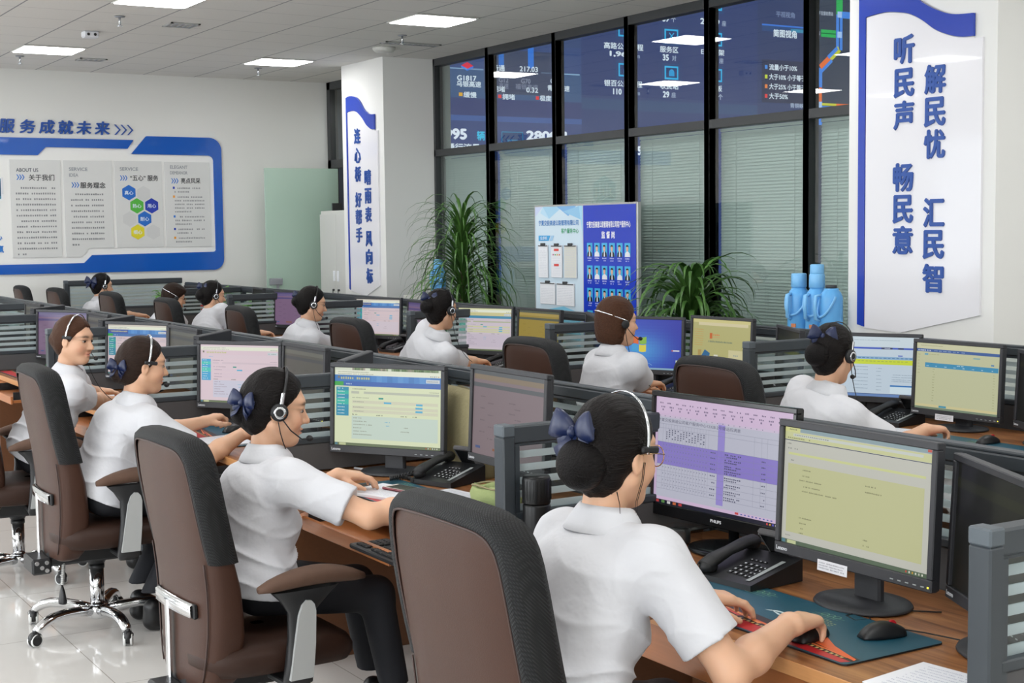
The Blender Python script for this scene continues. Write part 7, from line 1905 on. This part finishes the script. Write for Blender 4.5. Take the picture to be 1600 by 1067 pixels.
mouse('black mouse under the right hand of the glasses-wearing woman', 2.275, 2.425, 0.25, None)
mouse('black mouse beside the raised hand of the side-parted woman', 2.42, 6.50, 0.2, [(0.05, 0, 0.012), (0.10, 0.02, 0.003), (0.18, 0.05, 0.0)])
mouse('black mouse on the red mat at the left picture edge', 2.34, 10.2, 0.0, None)
mouse('black mouse left of the hand by the yellow list screen', 4.96, 4.20, -0.1, None)
c = thing('cable', 'thin black cable looping on the desk behind the teal mat', 'cable', (2.60, 2.52, 0.752))
m = MB(); m.tube([(-0.12, 0.16, 0.001), (-0.06, 0.08, 0.001), (-0.05, 0.0, 0.001), (-0.09, -0.05, 0.001), (-0.13, -0.04, 0.002), (-0.12, 0.0, 0.004), (-0.05, 0.01, 0.004), (0.03, -0.03, 0.001), (0.10, -0.10, 0.001)], 0.0019, 6); m.build('cable_loop', 'cord_black', c)
desk_phone('black desk telephone between violet spreadsheet and yellow form monitors', 2.53, 2.935, 0.10)
desk_phone('black desk telephone with grey display beside the portal page monitor', 2.60, 4.73, 0.35)
desk_phone('black desk telephone left of the yellow list screen', 5.13, 4.90, 0.10, False)
desk_phone('black desk telephone below the pink and blue page, back row', 5.12, 10.12, 0.2, False)
desk_phone('black desk telephone beside the blue desktop monitor', 5.10, 6.52, 0.1, False)
desk_phone('black desk telephone beside the teal banner monitor', 5.06, 8.42, 0.1, False)
keyboard('black keyboard on the pulled-out tray beside the nearest chair', 2.03, 4.02)
keyboard('black keyboard on the tray of the side-parted woman', 2.03, 5.98)
keyboard('black keyboard on the desk beside the smiling woman', 4.98, 6.35, 0, 0.752)
def sheet_stack(name, label, cat, x, y, z, w, d, h, rot, m_='paper', lines=True, group=None, curl=0.0):
    t = thing(name, label, cat, (x, y, z), rot, group)
    b = MB(); b.box(-d/2, -w/2, 0, d/2, w/2, h, 0.0008); b.build('pages', m_, t)
    P = Print((0, 0, h+0.0003), (0, -1, 0), (1, 0, 0), 0.0003); P.rect(-w/2+0.002, -d/2+0.002, w/2-0.002, d/2-0.002, C('#eef0f6'), 0)
    rr = random.Random(len(label))
    if lines:
        for i in range(int(d/0.016)-2): P.dashes(-w/2+0.03, -d/2+0.025+0.016*i, w-0.06, 0.004, C('#b9bdd0'), 1, None, rr)
    P.build('top_sheet', 'print', t, colors=True)
    return t
sheet_stack('papers', 'loose printed papers in front of the foreground divider post', 'papers', 2.27, 2.00, 0.7505, 0.30, 0.21, 0.003, 0.12)
sheet_stack('notebook', 'pale open notebook under the arm of the woman in profile', 'notebook', 2.30, 4.62, 0.755, 0.28, 0.20, 0.010, 0.3)
sheet_stack('papers', 'stack of white papers between phone and green pen pouch', 'papers', 2.42, 4.36, 0.755, 0.30, 0.20, 0.014, 0.15)
sheet_stack('papers', 'white papers under the forearm of the side-parted woman', 'papers', 2.27, 6.22, 0.755, 0.30, 0.21, 0.006, 0.2)
sheet_stack('papers', 'white papers beside the headset cord of the turned woman', 'papers', 2.36, 8.25, 0.7505, 0.34, 0.22, 0.006, 0.05)
sheet_stack('papers', 'white papers beside the woman left of the green door', 'papers', 4.86, 11.7, 0.7505, 0.32, 0.22, 0.03, 0.2)
sheet_stack('papers', 'white papers by the hand at the yellow list screen', 'papers', 4.90, 4.66, 0.7505, 0.22, 0.16, 0.012, 0.3, 'paper')
sheet_stack('papers', 'cream papers beside the smiling woman, behind the wide monitor', 'papers', 4.78, 5.72, 0.7505, 0.34, 0.21, 0.02, 0.0)
sheet_stack('papers', 'cream papers beside the chair below the lilac monitor', 'papers', 4.80, 9.45, 0.7505, 0.26, 0.21, 0.015, 0.1)
t = thing('mobile_phone', 'dark red mobile phone lying on the notebook', 'phone', (2.345, 4.60, 0.7665), 0.25)
m = MB(); m.box(-0.038, -0.078, 0, 0.038, 0.078, 0.009, 0.004); m.build('phone_case', 'phone_red', t)
m = MB(); m.box(-0.035, -0.075, 0.009, 0.035, 0.075, 0.0098, 0.0003); fp = m.build('phone_face', 'phone_face', t)
m = MB(); m.box(-0.032, -0.058, 0.0099, 0.032, 0.058, 0.0103); m.build('phone_screen', 'monitor_black', t)
def pen(label, x, y, z, rot, body='pen_white', tip='black_plastic', group='pens'):
    t = thing('pen', label, 'pen', (x, y, z), rot, group)
    m = MB(); m.cyl((-0.07, 0, 0.005), (0.035, 0, 0.005), 0.0048, 0.0048, 10); m.build('barrel', body, t)
    m = MB(); m.cyl((0.035, 0, 0.005), (0.068, 0, 0.005), 0.0052, 0.004, 10); m.cyl((0.068, 0, 0.005), (0.078, 0, 0.005), 0.003, 0.0008, 8); m.build('pen_tip', tip, t)
    return t
pen('black and silver pen lying left of the portal page monitor', 2.46, 5.14, 0.7505, -1.25)
pen('pen lying on the notebook beside the mobile phone', 2.36, 4.52, 0.7655, -1.1, 'pen_blue')
t = thing('pen_pouch', 'open light green pen pouch beside the divider post', 'pouch', (2.50, 4.21, 0.7505), 0.3)
m = MB(); rows = []
for u, s_ in ((0, 0.75), (0.015, 1.0), (0.04, 1.05), (0.062, 0.95), (0.072, 0.85), (0.066, 0.78), (0.03, 0.80)):
    rows.append([(0.055*s_*math.cos(a)*(1+0.06*math.sin(3*a)), 0.105*s_*math.sin(a), u+0.006*math.sin(4*a)*(u > 0.03)) for a in [2*math.pi*k/30 for k in range(30)]])
m.grid(rows, closed=True); m.f.append(list(range(30))[::-1]); m.m.append(0); m.sm.append(False); m.c.append(None); m.build('pouch_body', 'green_pouch', t)
m = MB(); m.tube([(0.05*math.cos(a), 0.10*math.sin(a), 0.072+0.004*math.sin(3*a)) for a in [2*math.pi*k/26 for k in range(26)]], 0.0035, 6, closed=True); m.build('zip', 'pot_yellow' if False else 'khaki_bag', t)
for i, (b_, dy) in enumerate((('pen_orange', -0.05), ('pen_blue', -0.02), ('pen_white', 0.01), ('pen_orange', 0.035), ('black_plastic', 0.06))):
    p_ = pen(['orange pen on the right in the green pouch', 'blue pen in the green pouch', 'silver pen in the middle of the green pouch', 'orange pen on the left in the green pouch', 'black pen in the green pouch'][i], 2.50, 4.21+dy, 0.772+0.004*i, 0.9+0.25*i, b_, 'black_plastic', 'pens in the green pouch')
t = thing('bag', 'khaki canvas bag standing behind the portal page monitor', 'bag', (2.76, 4.86, 0.7505), 0.0)
m = MB(); rows = []
for z, s_ in ((0, 0.95), (0.01, 1), (0.12, 1.05), (0.22, 0.95), (0.30, 0.7), (0.33, 0.35)):
    rows.append([(0.055*s_*math.copysign(abs(math.cos(a))**0.6, math.cos(a)), 0.16*(0.9+0.1*s_)*math.copysign(abs(math.sin(a))**0.5, math.sin(a)), z+0.008*math.sin(5*a)*(z > 0.05)) for a in [2*math.pi*k/32 for k in range(32)]])
m.grid(rows, closed=True); nn = len(m.v); m.f.append(list(range(nn-32, nn))); m.m.append(0); m.sm.append(True); m.c.append(None); m.f.append(list(range(32))[::-1]); m.m.append(0); m.sm.append(False); m.c.append(None); m.build('bag_body', 'khaki_bag', t)
t = thing('thermos_bottle', 'black thermos bottle against the divider left of the glasses-wearing woman', 'bottle', (2.185, 3.452, 0.7505))
m = MB(); m.lathe([(0.037, 0), (0.040, 0.006), (0.040, 0.160), (0.038, 0.167)], (0, 0, 0), 28); m.build('bottle_body', 'bottle_black', t)
m = MB()
m.lathe([(0.040, 0.169), (0.0405, 0.171), (0.0405, 0.240), (0.037, 0.247), (0.0, 0.247)], (0, 0, 0), 40)
for k in range(24): a = 2*math.pi*k/24; m.box(0.0395*math.cos(a)-0.0012, 0.0395*math.sin(a)-0.0012, 0.180, 0.0415*math.cos(a)+0.0012, 0.0415*math.sin(a)+0.0012, 0.235)
m.build('bottle_cap', 'bottle_black', t)
t = thing('tape_dispenser', 'small clear box with dark tape roll below the wide monitor', 'dispenser', (2.66, 3.40, 0.7505), 0.2)
m = MB(); m.lathe([(0.032, 0.005), (0.032, 0.045), (0.018, 0.045), (0.018, 0.005)], (0, 0, 0), 24, 0, cap=False); m.build('tape_roll', 'black_plastic', t)
m = MB(); m.box(-0.045, -0.055, 0.0, 0.045, 0.055, 0.055, 0.006); m.build('box_shell', 'clear', t)
t = thing('red_box', 'small bright red box seen through the divider glass beside the thermos', 'box', (2.215, 3.69, 0.7505), 0.1)
m = MB(); m.box(-0.05, -0.07, 0, 0.05, 0.07, 0.050, 0.004); m.build('box_body', 'red_plastic', t)
m = MB(); m.box(-0.052, -0.072, 0.050, 0.052, 0.072, 0.062, 0.004); m.build('box_lid', 'red_plastic', t)
t = thing('desk_calendar', 'blue triangular folder standing against the back partition', 'folder', (2.80, 3.92, 0.7505), 0.0)
m = MB(); m.prism([(-0.045, 0.0), (0.05, 0.0), (0.018, 0.30), (0.006, 0.30)], lambda u, v, d: (u, d, v), -0.055, 0.055); m.build('folder_body', 'blue_folder', t)
t = thing('stapler', 'black stapler and tray beside the mouse at the left edge', 'stapler', (2.50, 10.32, 0.7505), 1.2)
m = MB(); m.box(-0.08, -0.02, 0, 0.08, 0.02, 0.012, 0.004); m.build('stapler_base', 'black_plastic', t)
m = MB(); m.prism([(-0.075, 0.016), (0.08, 0.020), (0.075, 0.045), (-0.02, 0.052), (-0.075, 0.040)], lambda u, v, d: (u, d, v), -0.017, 0.017); m.build('stapler_arm', 'label_green', t)
# back-row small things
small_plant('leafy plant in a yellow pot beside the dark angled monitor, back row', 5.32, 5.455, 0.7505, 'pot_yellow', 0.05, 0.11, 26, 0.26, 2, 1.35)
small_plant('leafy plant in a yellow pot seen through striped glass near the green door', 5.22, 12.62, 0.7505, 'pot_yellow', 0.07, 0.14, 34, 0.22, 3, 0.9)
small_plant('plant in a pink pot behind the woman nearest the wall poster', 5.05, 15.55, 0.80, 'pot_pink', 0.075, 0.16, 24, 0.18, 4, 0.8)
small_plant('bushy plant on the back partition side near the wall poster', 5.25, 14.55, 0.86, 'pot_white', 0.09, 0.14, 46, 0.20, 5, 0.7)
small_plant('bushy low plant behind the cropped-haired woman', 5.27, 13.85, 0.7505, 'pot_yellow', 0.07, 0.12, 40, 0.24, 6, 0.8)
small_plant('leafy plant whose top shows above the pink page monitor', 2.83, 6.72, 0.7505, 'pot_white', 0.04, 0.12, 16, 0.26, 7, 1.5)
small_plant('leafy plant seen through striped glass below the farther pillar', 5.27, 10.95, 0.7505, 'pot_pink', 0.06, 0.10, 34, 0.22, 8, 0.8)
t = thing('tin', 'silver tin standing on the desk by the profile below the farther pillar', 'tin', (5.0, 10.55, 0.7505))
m = MB(); m.lathe([(0.045, 0), (0.046, 0.004), (0.046, 0.10), (0.048, 0.102), (0.048, 0.135), (0.044, 0.138), (0, 0.138)], (0, 0, 0), 26); m.build('tin_body', 'tin', t)
t = thing('carrier_bag', 'clear plastic carrier bag with red print near the wall poster', 'bag', (5.12, 14.42, 0.7505))
m = MB(); rows = []
for z, s_ in ((0, 0.9), (0.02, 1), (0.16, 1.0), (0.26, 0.75), (0.33, 0.35)):
    rows.append([(0.07*s_*math.cos(a), 0.11*s_*math.sin(a)*(1+0.08*math.sin(5*a+z*20)), z) for a in [2*math.pi*k/24 for k in range(24)]])
m.grid(rows, closed=True); m.build('bag_body', 'bag_clear', t)
m = MB(); m.ellipsoid((-0.055, 0.0, 0.18), (0.02, 0.045, 0.05), 14, 8); part(m.build('bag_print', 'red_plastic', t), 'red printed patch')
# computer case under the near desks
for i, y in enumerate((2.2, 9.1)):
    t = thing('computer_case', ['black computer case under the desk of the glasses-wearing woman', 'black computer case under the empty desk at the left edge'][i], 'computer', (2.32, y, 0.0), 0, 'computer cases')
    m = MB(); m.box(0, -0.085, 0.02, 0.40, 0.085, 0.40, 0.006); m.build('case_body', 'black_plastic', t)
    m = MB(); m.box(-0.008, -0.080, 0.03, 0.0, 0.080, 0.39, 0.003); m.cyl((-0.012, 0.05, 0.36), (-0.008, 0.05, 0.36), 0.008, None, 10); m.build('front_panel', 'monitor_black', t)
    m = MB(); m.box(0.03, -0.07, 0.0, 0.06, 0.07, 0.02); m.box(0.34, -0.07, 0.0, 0.37, 0.07, 0.02); m.build('feet', 'black_soft', t)
